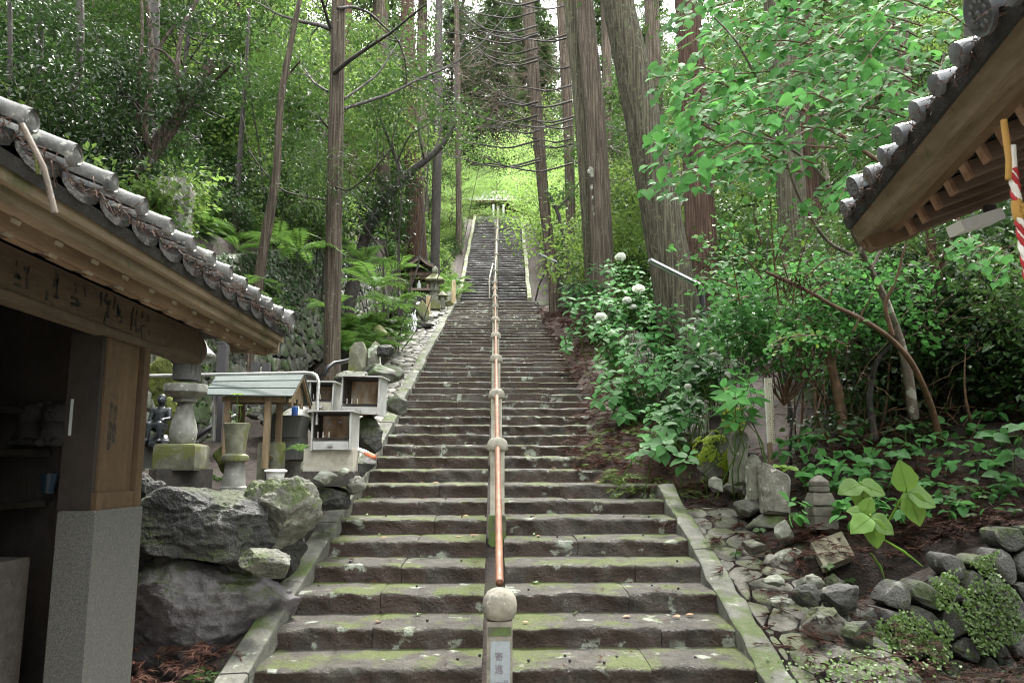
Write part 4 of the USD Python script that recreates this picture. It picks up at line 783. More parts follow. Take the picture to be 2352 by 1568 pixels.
hp = [P(u, v, y) for u, v, y in ((744, 862, 10.6), (752, 845, 10.6), (766, 834, 10.7), (790, 830, 10.9), (830, 818, 11.6), (870, 800, 12.4))]
hs = thing('drain_hose', 'black hose looping over the rocks by the tall tree', 'hose', hp[0]); part(hs, 'hose', tube(np.array([[np.interp(t, range(6), [p[k] for p in hp]) for k in range(3)] for t in np.linspace(0, 5, 24)]), .03, 10), 'black_plastic', smooth=True)
# candle boxes
def candle_box(u0, v0, u1, v1, y, label, tilt=0, ry=0.0, drawer=True, dep=.34):
    a, b = P(u0, v1, y), P(u1, v0, y); w, h = b[0] - a[0], b[2] - a[2]; c = np.array([(a[0] + b[0]) / 2, y, a[2]])
    t = thing('candle_box', label, 'candle box', c); R = rotz(ry) @ roty(tilt)
    T = lambda x, yy, z: c + R @ np.array([x, yy, z])
    bx = lambda x, yy, z, sx, sy, sz, ch=.003: (cbox((0, 0, 0), (sx, sy, sz), ch)[0] @ R.T + T(x, yy, z), CH)
    dr = .09 if drawer else .13
    part(t, 'left_side', bx(-w / 2 + .008, dep / 2, h / 2, .016, dep, h), 'box_metal'); part(t, 'right_side', bx(w / 2 - .008, dep / 2, h / 2, .016, dep, h), 'box_metal')
    part(t, 'back_panel', bx(0, dep - .006, h / 2, w - .034, .012, h - .01), 'burnt_back'); part(t, 'roof_panel', bx(0, dep / 2 - .02, h + .008, w + .05, dep + .05, .014), 'box_metal')
    part(t, 'ceiling', bx(0, dep / 2, h - .012, w - .036, dep - .03, .01), 'soot'); part(t, 'floor', bx(0, dep / 2 - .01, dr, w - .034, dep - .03, .01), 'soot')
    for k in (-1, 1): part(t, 'inner_lining', bx(k * (w / 2 - .02), dep / 2, h / 2 + .05, .005, dep - .04, h - .14), 'soot')
    d = part(t, 'drawer', bx(0, .012, dr / 2 - .003, w - .04, .02, dr - .012), 'box_metal' if drawer else 'concrete')
    part(d, 'handle', bx(0, -.008, dr / 2, .05, .02, .024), 'steel')
    for k in range(3): part(t, 'vent_hole', bx(-w * .26 + w * .26 * k, dep - .016, h * .78, .03, .008, .018), 'lamp_case')
    cs = part(t, 'candle_rack', bx(0, dep * .35, dr + .02, w - .08, .1, .012), 'soot')
    for x in (-.4, -.27, -.12): part(cs, 'candle', lathe([(.0045, 0), (.0045, .05), (.002, .058)], T(x * w, dep * .3, dr + .026), 8), 'candle')
candle_box(712, 946, 808, 1033, 7.5, 'open sooty metal candle box on a concrete plinth, the lowest', .0, -.06)
candle_box(779, 866, 872, 951, 8.5, 'open metal candle box with scorched back, highest and farthest right', .03, -.1)
candle_box(706, 878, 766, 948, 8.7, 'smaller whitish candle box behind the bent pipe', .03, -.05, False)
c = P(759, 1052, 7.65); cp = thing('concrete_plinth', 'rough grey concrete plinth under the lowest candle box', 'plinth', c)
part(cp, 'block', cbox(c + [0, .1, -.02], (.46, .4, .22), .01), 'concrete'); part(cp, 'foot', cbox(c + [0, .1, -.19], (.5, .44, .14), .02), 'dark_block')
for (u, v, y) in ((830, 965, 8.75), (745, 965, 8.9)): rockpx(u - 40, v - 12, u + 45, v + 45, y, int(u), 'dry_wall_stone', f'flat stone carrying the {"farthest right" if u > 800 else "smaller whitish"} candle box', 'base_stone', 'stone', sub=3)
# twin mossy stones by the tall tree
for k, (pl_, lab, m) in enumerate((([(798, 862), (803, 800), (815, 786), (832, 784), (838, 800), (838, 862)], 'squat mossy standing stone near the foot of the tall tree', 'mossy_granite'), ([(842, 866), (846, 800), (862, 783), (868, 786), (866, 820), (872, 850), (866, 868)], 'pointed lichened standing stone next to the squat mossy one', 'stele_stone'))):
    fr = np.array([P(u, v, 10.4 + .1 * k) for u, v in pl_]); bk = fr + [0, .2, 0]; g = hull(np.vstack([fr, bk, fr.mean(0) + [0, -.05, 0]]))
    solo('standing_stone', g, m, lab, 'standing stone')
# ---------------------------------------------------------------- carved tablet on the bank
tc = P(387, 548, 10.6); tb = thing('stone_tablet', 'carved grey stone tablet standing on the left bank', 'stone tablet', tc)
q = 10.6 / FP * 1.05
fr = np.array([[-41, 0], [-40, 110], [-34, 138], [-26, 146], [22, 144], [38, 136], [42, 112], [38, 0]]) * q
v = np.vstack([np.stack([fr[:, 0], 0 * fr[:, 0], fr[:, 1]], 1), np.stack([fr[:, 0] * .94, 0 * fr[:, 0] + .22, fr[:, 1] * .98], 1)]) + tc
part(tb, 'slab', hull(v), 'stele_stone')
part(tb, 'recessed_panel', cbox(tc + [0, -.002, .35], (.36, .02, .56), .012), 'old_granite')
ms = [tube([tc + [dx + .07 * math.cos(a) * s, -.016, dz + .05 * math.sin(a)] for a in np.linspace(0, 4.6, 10)], .01, 6) for dx, dz, s in ((-.06, .42, 1), (.07, .40, -1), (0, .27, 1), (.0, .5, 1))]
part(tb, 'relief_carving', cat(ms), 'stele_stone', smooth=True); part(tb, 'plinth', rock(tc + [.05, .05, -.1], (.6, .4, .34), 61, 3, .15), 'stele_stone', smooth=35)
# ---------------------------------------------------------------- little shrine, its lantern and the water
sc = P(966, 668, 27.0); sh = thing('wooden_shrine', 'little wooden shrine with a curved gable beside the stairway', 'shrine', sc)
u = 27.0 / FP
for k in (-22, 17): part(sh, 'post', cbox(sc + [k * u, 0, 32 * u], (.07, .07, 64 * u), .008), 'shrine_wood')
for k in (-22, 17): part(sh, 'post', cbox(sc + [k * u, 1.0, 32 * u], (.07, .07, 64 * u), .008), 'shrine_wood')
for yy in (0, 1.0):
    part(sh, 'cross_beam', cbox(sc + [-2 * u, yy - .045, 40 * u], (54 * u, .07, .12), .008), 'shrine_wood'); part(sh, 'tie_beam', cbox(sc + [-2 * u, yy - .03, 60 * u], (44 * u, .06, .08), .008), 'shrine_wood')
xs = np.linspace(-34, 34, 15); zs = 78 - 26 * (np.abs(xs) / 34) ** .75 + 4 * (np.abs(xs) / 34) ** 3
for (nm, ya, yb, th, dz, m) in (('roof', -.42, 1.5, 5, 0, 'dark_tile'), ('bargeboard', -.46, -.40, 5, -2, 'shrine_wood')):
    v = np.array([sc + [x * u - 1 * u, yy, (z + dz - t) * u] for x, z in zip(xs, zs) for yy, t in ((ya, 0), (yb, 0), (yb, th), (ya, th))]); f = []
    for i in range(14):
        for j in range(4): a = i * 4 + j; b = i * 4 + (j + 1) % 4; f.append((a, b, b + 4, a + 4))
    part(sh, nm, (v, np.vstack([np.array(f)[:, [0, 1, 2]], np.array(f)[:, [0, 2, 3]]])), m)
for i in range(15): part(sh, 'roof_batten', cbox(sc + [xs[i] * u - u, .5, (zs[i] + .6) * u], (.05, 1.92, .02), .004), 'dark_tile')
part(sh, 'gable_panel', hull(np.array([sc + [x * u, yy, z * u] for yy in (.06, .1) for x, z in ((-24, 52), (22, 52), (0, 74), (-24, 58), (22, 58))])), 'dark_wood')
part(sh, 'side_screen', cbox(sc + [-24 * u, .5, 38 * u], (.04, 1.0, 36 * u), .005), 'dark_wood'); part(sh, 'altar', cbox(sc + [-2 * u, .55, 8 * u], (36 * u, .5, .18), .01), 'dark_wood')
part(sh, 'floor_ledge', cbox(sc + [-2 * u, .3, -1 * u], (52 * u, 1.3, .08), .01), 'brown_pipe')
bo = thing('bottle', 'pale blue plastic bottle on the little shrine ledge', 'bottle', sc + [-3 * u, -.1, 1 * u]); part(bo, 'body', lathe([(.06, 0), (.07, .02), (.07, .2), (.03, .25), (.028, .29)], sc + [-3 * u, -.1, 1.4 * u], 16), 'tube_white', smooth=40); part(bo, 'cap', lathe([(.032, .29), (.032, .32)], sc + [-3 * u, -.1, 1.4 * u], 12), 'white_plastic')
so = solo('shrine_foundation', cbox(sc + [-1 * u, .45, -16 * u], (50 * u, 1.3, 28 * u), .02), 'dark_block', 'grey stone foundation block under the little wooden shrine', 'foundation')
l3 = P(998, 705, 25.0); w3 = 25.0 / FP
ln = thing('stone_lantern', 'old stone lantern with a broad green cap beside the little wooden shrine', 'stone lantern', l3)
part(ln, 'base', cbox(l3 + [0, 0, 4 * w3], (26 * w3, 26 * w3, 20 * w3), .03), 'mossy_granite'); part(ln, 'shaft', lathe([(9 * w3, 10 * w3), (8 * w3, 34 * w3), (12 * w3, 38 * w3), (12 * w3, 42 * w3)], l3, 16, .4), 'stele_stone', smooth=40)
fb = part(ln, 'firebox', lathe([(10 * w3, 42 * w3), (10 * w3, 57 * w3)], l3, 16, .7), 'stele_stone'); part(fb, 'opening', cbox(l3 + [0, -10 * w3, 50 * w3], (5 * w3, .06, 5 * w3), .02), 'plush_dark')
part(ln, 'cap', lathe([(10 * w3, 56 * w3), (22 * w3, 60 * w3), (23 * w3, 63 * w3), (13 * w3, 72 * w3), (8 * w3, 78 * w3)], l3, 24, .7), 'mossy_granite', smooth=30); part(ln, 'finial', lathe([(5 * w3, 77 * w3), (8 * w3, 84 * w3), (7 * w3, 92 * w3), (1 * w3, 98 * w3)], l3, 16), 'stele_stone', smooth=True)
l4 = P(1016, 708, 25.6); ll = thing('stone_lantern', 'smallest stone lantern, right of the broad green-capped one', 'stone lantern', l4)
part(ll, 'shaft', lathe([(8 * w3, 0), (6 * w3, 26 * w3)], l4, 14, .4), 'stele_stone', smooth=40); part(ll, 'cap', lathe([(6 * w3, 26 * w3), (13 * w3, 30 * w3), (4 * w3, 40 * w3), (1 * w3, 42 * w3)], l4, 18, .5), 'mossy_granite', smooth=40)
for k, (u_, v_, y, lab) in enumerate(((970, 742, 22.5, 'tall mossy standing stone with a wide base beside the waterfall'), (1034, 692, 26.0, 'pale rounded stone between the lanterns and the kerb'))):
    c = P(u_, v_, y); w = y / FP
    t = thing('standing_stone', lab, 'standing stone', c)
    if k == 0: part(t, 'shaft', rock(c + [0, 0, 28 * w], (36 * w, .34, 68 * w), 71, 3, .12), 'mossy_granite', smooth=35); part(t, 'foot', rock(c + [.0, .05, -4 * w], (58 * w, .6, 26 * w), 72, 3, .12), 'dark_block', smooth=35)
    else: part(t, 'stone', rock(c + [0, 0, 12 * w], (24 * w, .3, 40 * w), 73, 3, .15), 'white_lichen', smooth=35); part(t, 'foot', rock(c + [-.1, 0, -6 * w], (40 * w, .5, 18 * w), 74, 3, .12), 'mossy_granite', smooth=35)
for k, (u_, v0, v1, y, lab) in enumerate(((1042, 645, 695, 25.5, 'short reddish wooden stake beside the kerb near the lanterns'), (982, 680, 720, 23.2, 'leaning wooden board behind the tall mossy standing stone'))):
    a, b = P(u_, v0, y), P(u_ + (3 if k else 0), v1, y); t = thing('wooden_stake', lab, 'stake', b); part(t, 'board', cbox((a + b) / 2, (.13, .03, abs(a[2] - b[2])), .006), 'fresh_board'); part(t, 'top', cbox(a + [0, 0, .012], (.11, .028, .03), .008), 'stake_wood')
# water
wf = thing('stream', 'thin white stream of water falling over dark rocks left of the stone path', 'stream', P(930, 770, 22), kind='structure')
rg = np.random.default_rng(9)
part(wf, 'wet_rocks', cat([rock(P(915 + 9 * k, 770 - 14 * k + rg.uniform(-8, 8), 21.0 + .5 * k), (.5, .5, .35), 80 + k, 3, .2) for k in range(6)]), 'wet_rock', smooth=35)
for k in range(26):
    u_ = rg.uniform(922, 958); v_ = rg.uniform(712, 752); y = 21.0 + (800 - v_) * .015; n = 5
    p = [P(u_ + rg.uniform(-2, 2) - i * .8, v_ + i * rg.uniform(3, 6), y - .03 * i) for i in range(n)]
    part(wf, 'water_strand', tube(p, rg.uniform(.008, .022), 5), 'water_foam', smooth=True)
for k in range(3): part(wf, 'lower_strand', tube([P(u_ + 2 * k, v_, 20.5) for u_, v_ in ((924, 742), (918, 760), (912, 775), (905, 784))], .01, 5), 'water_foam', smooth=True)
part(wf, 'upper_strand', tube([P(u_, v_, 23) for u_, v_ in ((914, 655), (920, 680), (926, 710), (930, 735))], .012, 5), 'tube_white', smooth=True)
a, b = P(868, 760, 17.5), P(893, 792, 16.6); dp = thing('drain_pipe', 'thick grey-green drain pipe ending beside the stony path', 'pipe', b)
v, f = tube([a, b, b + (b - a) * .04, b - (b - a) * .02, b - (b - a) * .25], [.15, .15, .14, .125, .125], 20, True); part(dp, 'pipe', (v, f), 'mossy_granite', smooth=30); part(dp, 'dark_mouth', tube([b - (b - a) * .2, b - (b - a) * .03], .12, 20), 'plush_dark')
# ---------------------------------------------------------------- hall at the head of the stair
hy = 50.0; hx = P(1142, 470, hy)[0]; hz = TOP_Z
hall = thing('temple_hall', 'brown wooden temple hall with a pale curved roof at the head of the stairway', 'temple hall', (hx, hy, hz))
part(hall, 'platform', cbox((hx, hy + 2.2, hz - .1), (5.2, 5.2, .5), .03), 'granite')
for k in range(6): part(hall, 'wall_plank', cbox((hx, hy, hz + .3 + .3 * k), (4.4, .08, .285), .01), 'hall_wood')
for k in range(5): part(hall, 'pillar', cbox((hx - 2.2 + 1.1 * k, hy - .08, hz + 1.0), (.18, .18, 2.0), .02), 'hall_wood')
part(hall, 'lintel', cbox((hx, hy - .12, hz + 1.75), (4.7, .14, .2), .02), 'hall_wood'); part(hall, 'rear_wall', cbox((hx, hy + 4, hz + 1.1), (4.4, .1, 2.1), .01), 'hall_wood')
for k in (-1, 1): part(hall, 'side_wall', cbox((hx + 2.2 * k, hy + 2, hz + 1.1), (.1, 4, 2.1), .01), 'hall_wood')
for k in range(2): part(hall, 'door', cbox((hx - .5 + k, hy - .06, hz + .95), (.92, .05, 1.4), .01), 'beam_wood')
def hip(cx_, cy_, z, wx, wy, h, n=12):
    v = []
    for i in range(n + 1):
        t = i / n; s = 1 - t * .8; zz = z + h * (t ** 1.35); lift = .2 * (1 - t) ** 4
        for a in np.linspace(0, 2 * math.pi, 33)[:-1]:
            c, sn = math.cos(a), math.sin(a); k = 1 / max(abs(c), abs(sn)); cor = (min(abs(c), abs(sn)) / max(abs(c), abs(sn))) ** 4
            v.append((cx_ + wx * s * c * k, cy_ + wy * s * sn * k, zz + lift * cor))
    g = [(i * 32 + j, i * 32 + (j + 1) % 32, (i + 1) * 32 + (j + 1) % 32, (i + 1) * 32 + j) for i in range(n) for j in range(32)]
    return np.array(v), np.array(g)
v, f = hip(hx, hy + 2, hz + 2.0, 3.1, 3.0, 1.5); v2 = v.copy(); v2[:, 2] -= .16
part(hall, 'roof', cat([(v, f), (v2, f[:, ::-1])]), 'silver_roof', smooth=40); part(hall, 'eave_rim', cat([(np.vstack([v[:32], v2[:32]]), np.array([(j, 32 + j, 32 + (j + 1) % 32, (j + 1) % 32) for j in range(32)]))]), 'hall_wood')
part(hall, 'ridge', cbox((hx, hy + 2, hz + 3.55), (1.5, .35, .28), .05), 'dark_tile')
for k, lab in ((-.28, 'left'), (.33, 'right')):
    t = thing('gate_post', f'{lab} one of two white posts closing the top of the stairway', 'post', (cx(46) + k, TOP_Y + .5, hz)); part(t, 'post', cbox((cx(46) + k, TOP_Y + .5, hz + .45), (.12, .12, .9), .02), 'white_paint'); part(t, 'foot', cbox((cx(46) + k, TOP_Y + .5, hz + .05), (.3, .3, .1), .02), 'concrete')
# ---------------------------------------------------------------- right side: stones
def stele(pl_, y, dep, m, lab, seed, base=None, cat_='grave stone', name='stone_stele'):
    """A standing stone from its outline (survey points at distance y), given real thickness and a rough skin."""
    fr = np.array([P(u, v, y) for u, v in pl_]); c = fr.mean(0); t = thing(name, lab, cat_, [c[0], y, fr[:, 2].min()])
    v = np.vstack([fr + [0, 0, 0], fr + [0, dep, 0], c + (fr - c) * [.8, 1, .9] + [0, -dep * .22, 0], c + (fr - c) * [.8, 1, .9] + [0, dep * 1.2, 0]])
    me = trimesh.Trimesh(*hull(v), process=False); vv, ff = trimesh.remesh.subdivide_to_size(me.vertices, me.faces, .045); me = trimesh.Trimesh(vv, ff, process=True); trimesh.smoothing.filter_taubin(me, .5, .53, 2)
    vv = np.array(me.vertices); vv = vv + (fbm(vv * 9 + seed, 4, seed) - .5)[:, None] * np.array(me.vertex_normals) * .045
    part(t, 'shaft', (vv, np.array(me.faces)), m, smooth=40)
    if base:
        (u0, v0, u1, v1), bm = base; a, b = P(u0, v0, y), P(u1, v1, y); part(t, 'base', rock([(a[0] + b[0]) / 2, y + .1, (a[2] + b[2]) / 2], (abs(b[0] - a[0]) * 1.1, .42, abs(a[2] - b[2]) * 1.5), seed + 5, 3, .08), bm, smooth=35)
    return t
stele([(1683, 1115), (1682, 1005), (1688, 991), (1700, 987), (1714, 994), (1719, 1006), (1718, 1112)], 8.7, .16, 'stele_stone', 'tall round-topped grave stone with pale lichen', 4, ((1668, 1112, 1725, 1140), 'lichen_boulder'))
stele([(1719, 1154), (1722, 1060), (1730, 1040), (1742, 1046), (1750, 1062), (1752, 1150)], 8.1, .12, 'stele_stone', 'narrow pointed grave stone beside the broken one', 5, ((1692, 1150, 1762, 1184), 'kerb_stone'))
stele([(1757, 1178), (1748, 1085), (1750, 1062), (1766, 1068), (1792, 1080), (1808, 1090), (1815, 1105), (1816, 1184)], 7.9, .14, 'pale_stele', 'broad broken grave stone with a flaky white face', 6, ((1716, 1176, 1842, 1230), 'kerb_stone'))
stele([(1592, 1040), (1590, 960), (1597, 951), (1612, 955), (1613, 968), (1606, 1000), (1600, 1040)], 10.3, .1, 'pale_stele', 'small slim whitish stone left of the mossy rock', 7)
stele([(1600, 1030), (1598, 940), (1606, 926), (1624, 928), (1630, 942), (1628, 1030)], 10.6, .14, 'stele_stone', 'round-topped stone just behind the slim whitish one', 8)
stele([(1664, 1000), (1664, 895), (1672, 888), (1686, 890), (1690, 900), (1690, 1000)], 10.0, .14, 'moss_boulder', 'yellow-green mossy post stone behind the big hydrangea leaves', 9)
stele([(1632, 1120), (1634, 1100), (1645, 1095), (1658, 1100), (1660, 1130)], 8.5, .1, 'white_lichen', 'small dark stone with a white lichen patch under the mossy rock', 10)
mr = rockpx(1606, 990, 1690, 1105, 9.1, 33, 'lichen_boulder', 'rock smothered in tiny bright green leaves', 'mossy_rock', 'rock', .8, 4, .2)
gz = lambda v: P(1887, v, 7.6)[2]; gc = P(1887, 1215, 7.6); w = 7.6 / FP * 1.03
gor = thing('stone_stupa', 'little five-tier stone stupa tower beside the bright big leaves', 'stupa', gc)
part(gor, 'base_cube', cbox((gc[0], gc[1], gz(1199)), (54 * w, 50 * w, 27 * w), .012, rotz(.1)), 'stupa_stone')
part(gor, 'second_tier', lathe([(24 * w, 0), (27 * w, 4 * w), (27 * w, 20 * w), (23 * w, 25 * w)], (gc[0], gc[1], gz(1186)), 24, .8), 'stupa_stone', smooth=40)
part(gor, 'roof_tier', lathe([(21 * w, 0), (27 * w, 3 * w), (26 * w, 12 * w), (21 * w, 27 * w), (16 * w, 30 * w)], (gc[0], gc[1], gz(1161)), 24, .8), 'stupa_stone', smooth=40)
part(gor, 'bowl_tier', lathe([(17 * w, 0), (21 * w, 4 * w), (21 * w, 12 * w), (18 * w, 14 * w)], (gc[0], gc[1], gz(1131)), 24, .3), 'stupa_stone', smooth=40)
part(gor, 'jewel_top', lathe([(18 * w, 0), (21 * w, 5 * w), (20 * w, 12 * w), (11 * w, 20 * w), (3 * w, 25 * w)], (gc[0], gc[1], gz(1117)), 24, .2), 'stupa_stone', smooth=40)
q = [P(1862, 1245, 7.25), P(1933, 1219, 7.35), P(1963, 1274, 7.05), P(1893, 1302, 6.95)]
solo('paving_slab', hull(np.vstack([np.array(q), np.array(q) + [.01, .05, -.055]])), 'slab_stone', 'square tan stone slab leaning by the little stupa tower', 'slab')
for k, (u0_, v0, u1_, v1, y, m, lab) in enumerate(((1786, 1203, 1828, 1256, 7.5, 'white_lichen', 'upper one of two white lichened stones by the square slab'), (1792, 1256, 1850, 1300, 7.3, 'white_lichen', 'lower one of two white lichened stones by the square slab'), (1843, 1275, 1885, 1312, 7.2, 'wall_stone', 'pinkish stone left of the square slab'), (1895, 1318, 1940, 1360, 6.9, 'wall_stone', 'brown stone in front of the square slab'))):
    rockpx(u0_, v0, u1_, v1, y, 130 + k, m, lab, 'loose_stone', 'stone', .9, 3, .2)
rg = np.random.default_rng(61)
for k in range(34):
    u, v = rg.uniform(1700, 1990), 0; v = 1250 + (u - 1700) * .55 + rg.uniform(-20, 190); y = 6.9 - (v - 1250) * .0032; s = rg.uniform(24, 62)
    if v > 1540: continue
    rockpx(u, v, u + s, v + s * .62, y, 160 + k, ('cobble', 'wall_stone', 'white_lichen')[k % 3], ('tan', 'dark grey', 'white-spotted')[k % 3] + ' rough stone lying on the right stony slope', 'loose_stone', 'stone', .9, 3, .22, group=('tan', 'dark grey', 'white-spotted')[k % 3] + ' rough stones on the right stony slope')
for k, (u0_, v0, u1_, v1, y) in enumerate(((1900, 1340, 1985, 1420, 6.2), (1850, 1400, 1950, 1480, 6.0), (1930, 1430, 2010, 1500, 5.95), (1880, 1480, 1990, 1560, 5.8), (1830, 1350, 1900, 1400, 6.3), (1960, 1500, 2060, 1575, 5.85))):
    rockpx(u0_, v0, u1_, v1, y, 230 + k, ('wall_stone', 'cobble')[k % 2], ('highest', 'second', 'third', 'fourth', 'smallest', 'lowest')[k] + ' of the fallen blocks at the left end of the retaining wall', 'fallen_block', 'stone', .9, 4, .2)
# sign stake
a, b = P(1768, 868, 8.9), P(1768, 1018, 8.9); sk = thing('wooden_sign', 'tall narrow weathered board with faded writing', 'sign board', b)
bd = part(sk, 'board', cbox((a + b) / 2, (.082, .014, a[2] - b[2]), .003), 'stake_wood'); part(sk, 'edge_strip', cbox((a + b) / 2 + [-.044, 0, 0], (.006, .02, a[2] - b[2]), .002), 'white_paint'); part(sk, 'buried_foot', cbox(b + [0, 0, -.1], (.05, .03, .22), .004), 'shelter_wood')
rg = np.random.default_rng(3); ms = []
for col in (-.02, .008, .026):
    for k in range(26):
        z = b[2] + .02 + (a[2] - b[2] - .06) * k / 26
        if rg.random() < .75: ms.append(cbox((a[0] + col + rg.uniform(-.004, .004), 8.892, z), (rg.uniform(.004, .011), .002, rg.uniform(.006, .017)), .0005))
part(bd, 'faded_writing', cat(ms), 'faded_ink')
# fluorescent lamps on poles
def lamp(a, b, pole, y, r, label):
    a, b = P(*a, y), P(*b, y + .3); t = thing('tube_lamp', label, 'lamp', P(*pole[-1], y + .3)); d = (b - a) / np.linalg.norm(b - a)
    n = np.cross(d, [0, 1, 0]); n /= np.linalg.norm(n); n *= np.sign(n[2])
    sec = [(-1, -.1), (-.55, .55), (.55, .55), (1, -.1)]; s = np.cross(n, d)
    ring = lambda c, k: [c + s * x * r * k + n * z * r * k for x, z in sec]
    part(t, 'reflector', hull(np.array(ring(a, 1) + ring(b, 1))), 'tube_white'); tb = part(t, 'tube', tube([a + d * .03 - n * r * .35, b - d * .03 - n * r * .35], r * .32, 10), 'tube_white', smooth=True)
    for e in (a + d * .02, b - d * .02): part(t, 'end_cap', hull(np.array(ring(e - d * .02, 1.06) + ring(e + d * .02, 1.06))), 'lamp_case')
    if len(pole) > 1: part(t, 'pole', tube([b - d * .02, *[P(*p, y + .3) for p in pole]], r * .75, 10), 'black_plastic', smooth=True)
lamp((1492, 598), (1604, 654), ((1612, 668), (1615, 720), (1624, 810)), 11.6, .06, 'white tube lamp on a black pole among the hydrangeas')
lamp((1238, 584), (1277, 602), ((1284, 612), (1288, 660)), 24, .07, 'distant white tube lamp beside the thin trunk')
lamp((1224, 524), (1242, 534), ((1248, 545), (1250, 580)), 36, .07, 'farthest tube lamp, faint behind the upper flight leaves')
# ---------------------------------------------------------------- leaves
T_SIMPLE = (np.array([[0, 0, 0], [.48, .27, .05], [1, 0, -.06], [.48, -.27, .05]]), np.array([[0, 2, 1], [0, 3, 2]]))
T_OVATE = (np.array([[0, 0, 0], [.12, .26, .04], [.42, .37, .07], [.74, .22, .02], [1, 0, -.12], [.74, -.22, .02], [.42, -.37, .07], [.12, -.26, .04], [.45, 0, 0]]), np.array([[8, k + 1 if k < 7 else 0, k] for k in range(8)])[:, [0, 2, 1]])
T_HEART = (np.array([[.04, 0, 0], [-.06, .2, .03], [.1, .42, .06], [.45, .43, .08], [.78, .2, .0], [1.05, 0, -.16], [.78, -.2, .0], [.45, -.43, .08], [.1, -.42, .06], [-.06, -.2, .03], [.45, 0, -.02]]), np.array([[10, k, (k + 1) % 10] for k in range(10)]))
T_SLIVER = (np.array([[0, -.07, 0], [0, .07, 0], [1, 0, -.08]]), np.array([[0, 2, 1]]))
def scatter(tp, pos, d, n, size):
    V, F = tp; pos = np.asarray(pos, float); N = len(pos); d = d / (np.linalg.norm(d, axis=1, keepdims=True) + 1e-9)
    n = n - d * (n * d).sum(1, keepdims=True); n /= np.linalg.norm(n, axis=1, keepdims=True) + 1e-9; b = np.cross(n, d)
    s = np.broadcast_to(np.asarray(size, float), (N,))[:, None, None]
    v = pos[:, None] + s * (V[None, :, :1] * d[:, None] + V[None, :, 1:2] * b[:, None] + V[None, :, 2:] * n[:, None])
    f = F[None] + (np.arange(N) * len(V))[:, None, None]
    return v.reshape(-1, 3), f.reshape(-1, 3)
def cloud(rg, centers, rad, per, size, tp=T_SIMPLE, upb=.9, spread=1.0, droop=.25):
    c = np.repeat(np.asarray(centers, float), per, 0); N = len(c); off = rg.normal(size=(N, 3)) * .55; rad = np.asarray(rad, float)
    p = c + off * rad; d = off * [1, 1, .3] + rg.normal(size=(N, 3)) * .6 * spread; d[:, 2] -= droop * np.linalg.norm(d, axis=1)
    n = rg.normal(size=(N, 3)) * .45 + [0, 0, upb] + off * .25
    return scatter(tp, p, d, n, size * rg.uniform(.6, 1.25, N))
def arc(a, d, L, droop, n=6, rg=None, wob=.06):
    t = np.linspace(0, 1, n)[:, None]; p = np.asarray(a, float) + np.asarray(d, float) * L * t + np.array([0, 0, -droop * L]) * t ** 2
    if rg is not None: p[1:] += np.cumsum(rg.normal(size=(n - 1, 3)) * wob * L / n, 0)
    return p
def broad(seed, H, R, z0, nl, per, size, bare=.0, lean=(0, 0), tr=.10, tp=T_SIMPLE, flat=.55):
    """Trunk, limbs and leaves of a broadleaf tree about the origin."""
    rg = np.random.default_rng(seed); n = 9; t = np.linspace(0, 1, n); w = np.cumsum(rg.normal(size=(n, 2)) * .05 * H / n * 2, 0)
    tk = np.stack([w[:, 0] + lean[0] * t * H, w[:, 1] + lean[1] * t * H, t * H * .9 - .3], 1); tk[0, :2] = 0
    trunk = tube(tk, tr * (1 - .85 * t) + .012, 9, True, .15, seed); limbs, cs = [], []
    for k in range(nl):
        h = z0 + (H * .88 - z0) * (k + rg.random()) / nl; q = np.array([np.interp(h, tk[:, 2], tk[:, j]) for j in range(2)] + [h]); a = k * 2.4 + rg.uniform(-.4, .4)
        u = (h - z0) / (H - z0); L = R * (.55 + .75 * math.sin(math.pi * min(1, u * .8 + .2))) * rg.uniform(.65, 1.15); d = np.array([math.cos(a), math.sin(a), rg.uniform(.15, .6)])
        pl_ = arc(q, d, L, rg.uniform(.05, .35), 6, rg, .35); r0 = tr * .38 * (1 - .6 * u); limbs.append(tube(pl_, np.linspace(r0, .008, 6), 5, False))
        for m in range(3 + int(rg.random() * 3)):
            s = rg.uniform(.4, 1); b = pl_[0] + 0; i = s * 5; j = int(min(4, i)); b = pl_[j] * (1 - (i - j)) + pl_[j + 1] * (i - j); aa = a + rg.normal() * .9
            tw_ = arc(b, np.array([math.cos(aa), math.sin(aa), rg.uniform(-.1, .5)]), L * .35 * rg.uniform(.5, 1.2), .2, 4, rg, .4); limbs.append(tube(tw_, np.linspace(.010, .004, 4), 4, False)); cs += [tw_[-1], tw_[2]]
    lv = cloud(rg, cs, (R * .26, R * .26, R * .26 * flat), per, size, tp)
    return trunk, cat(limbs), lv
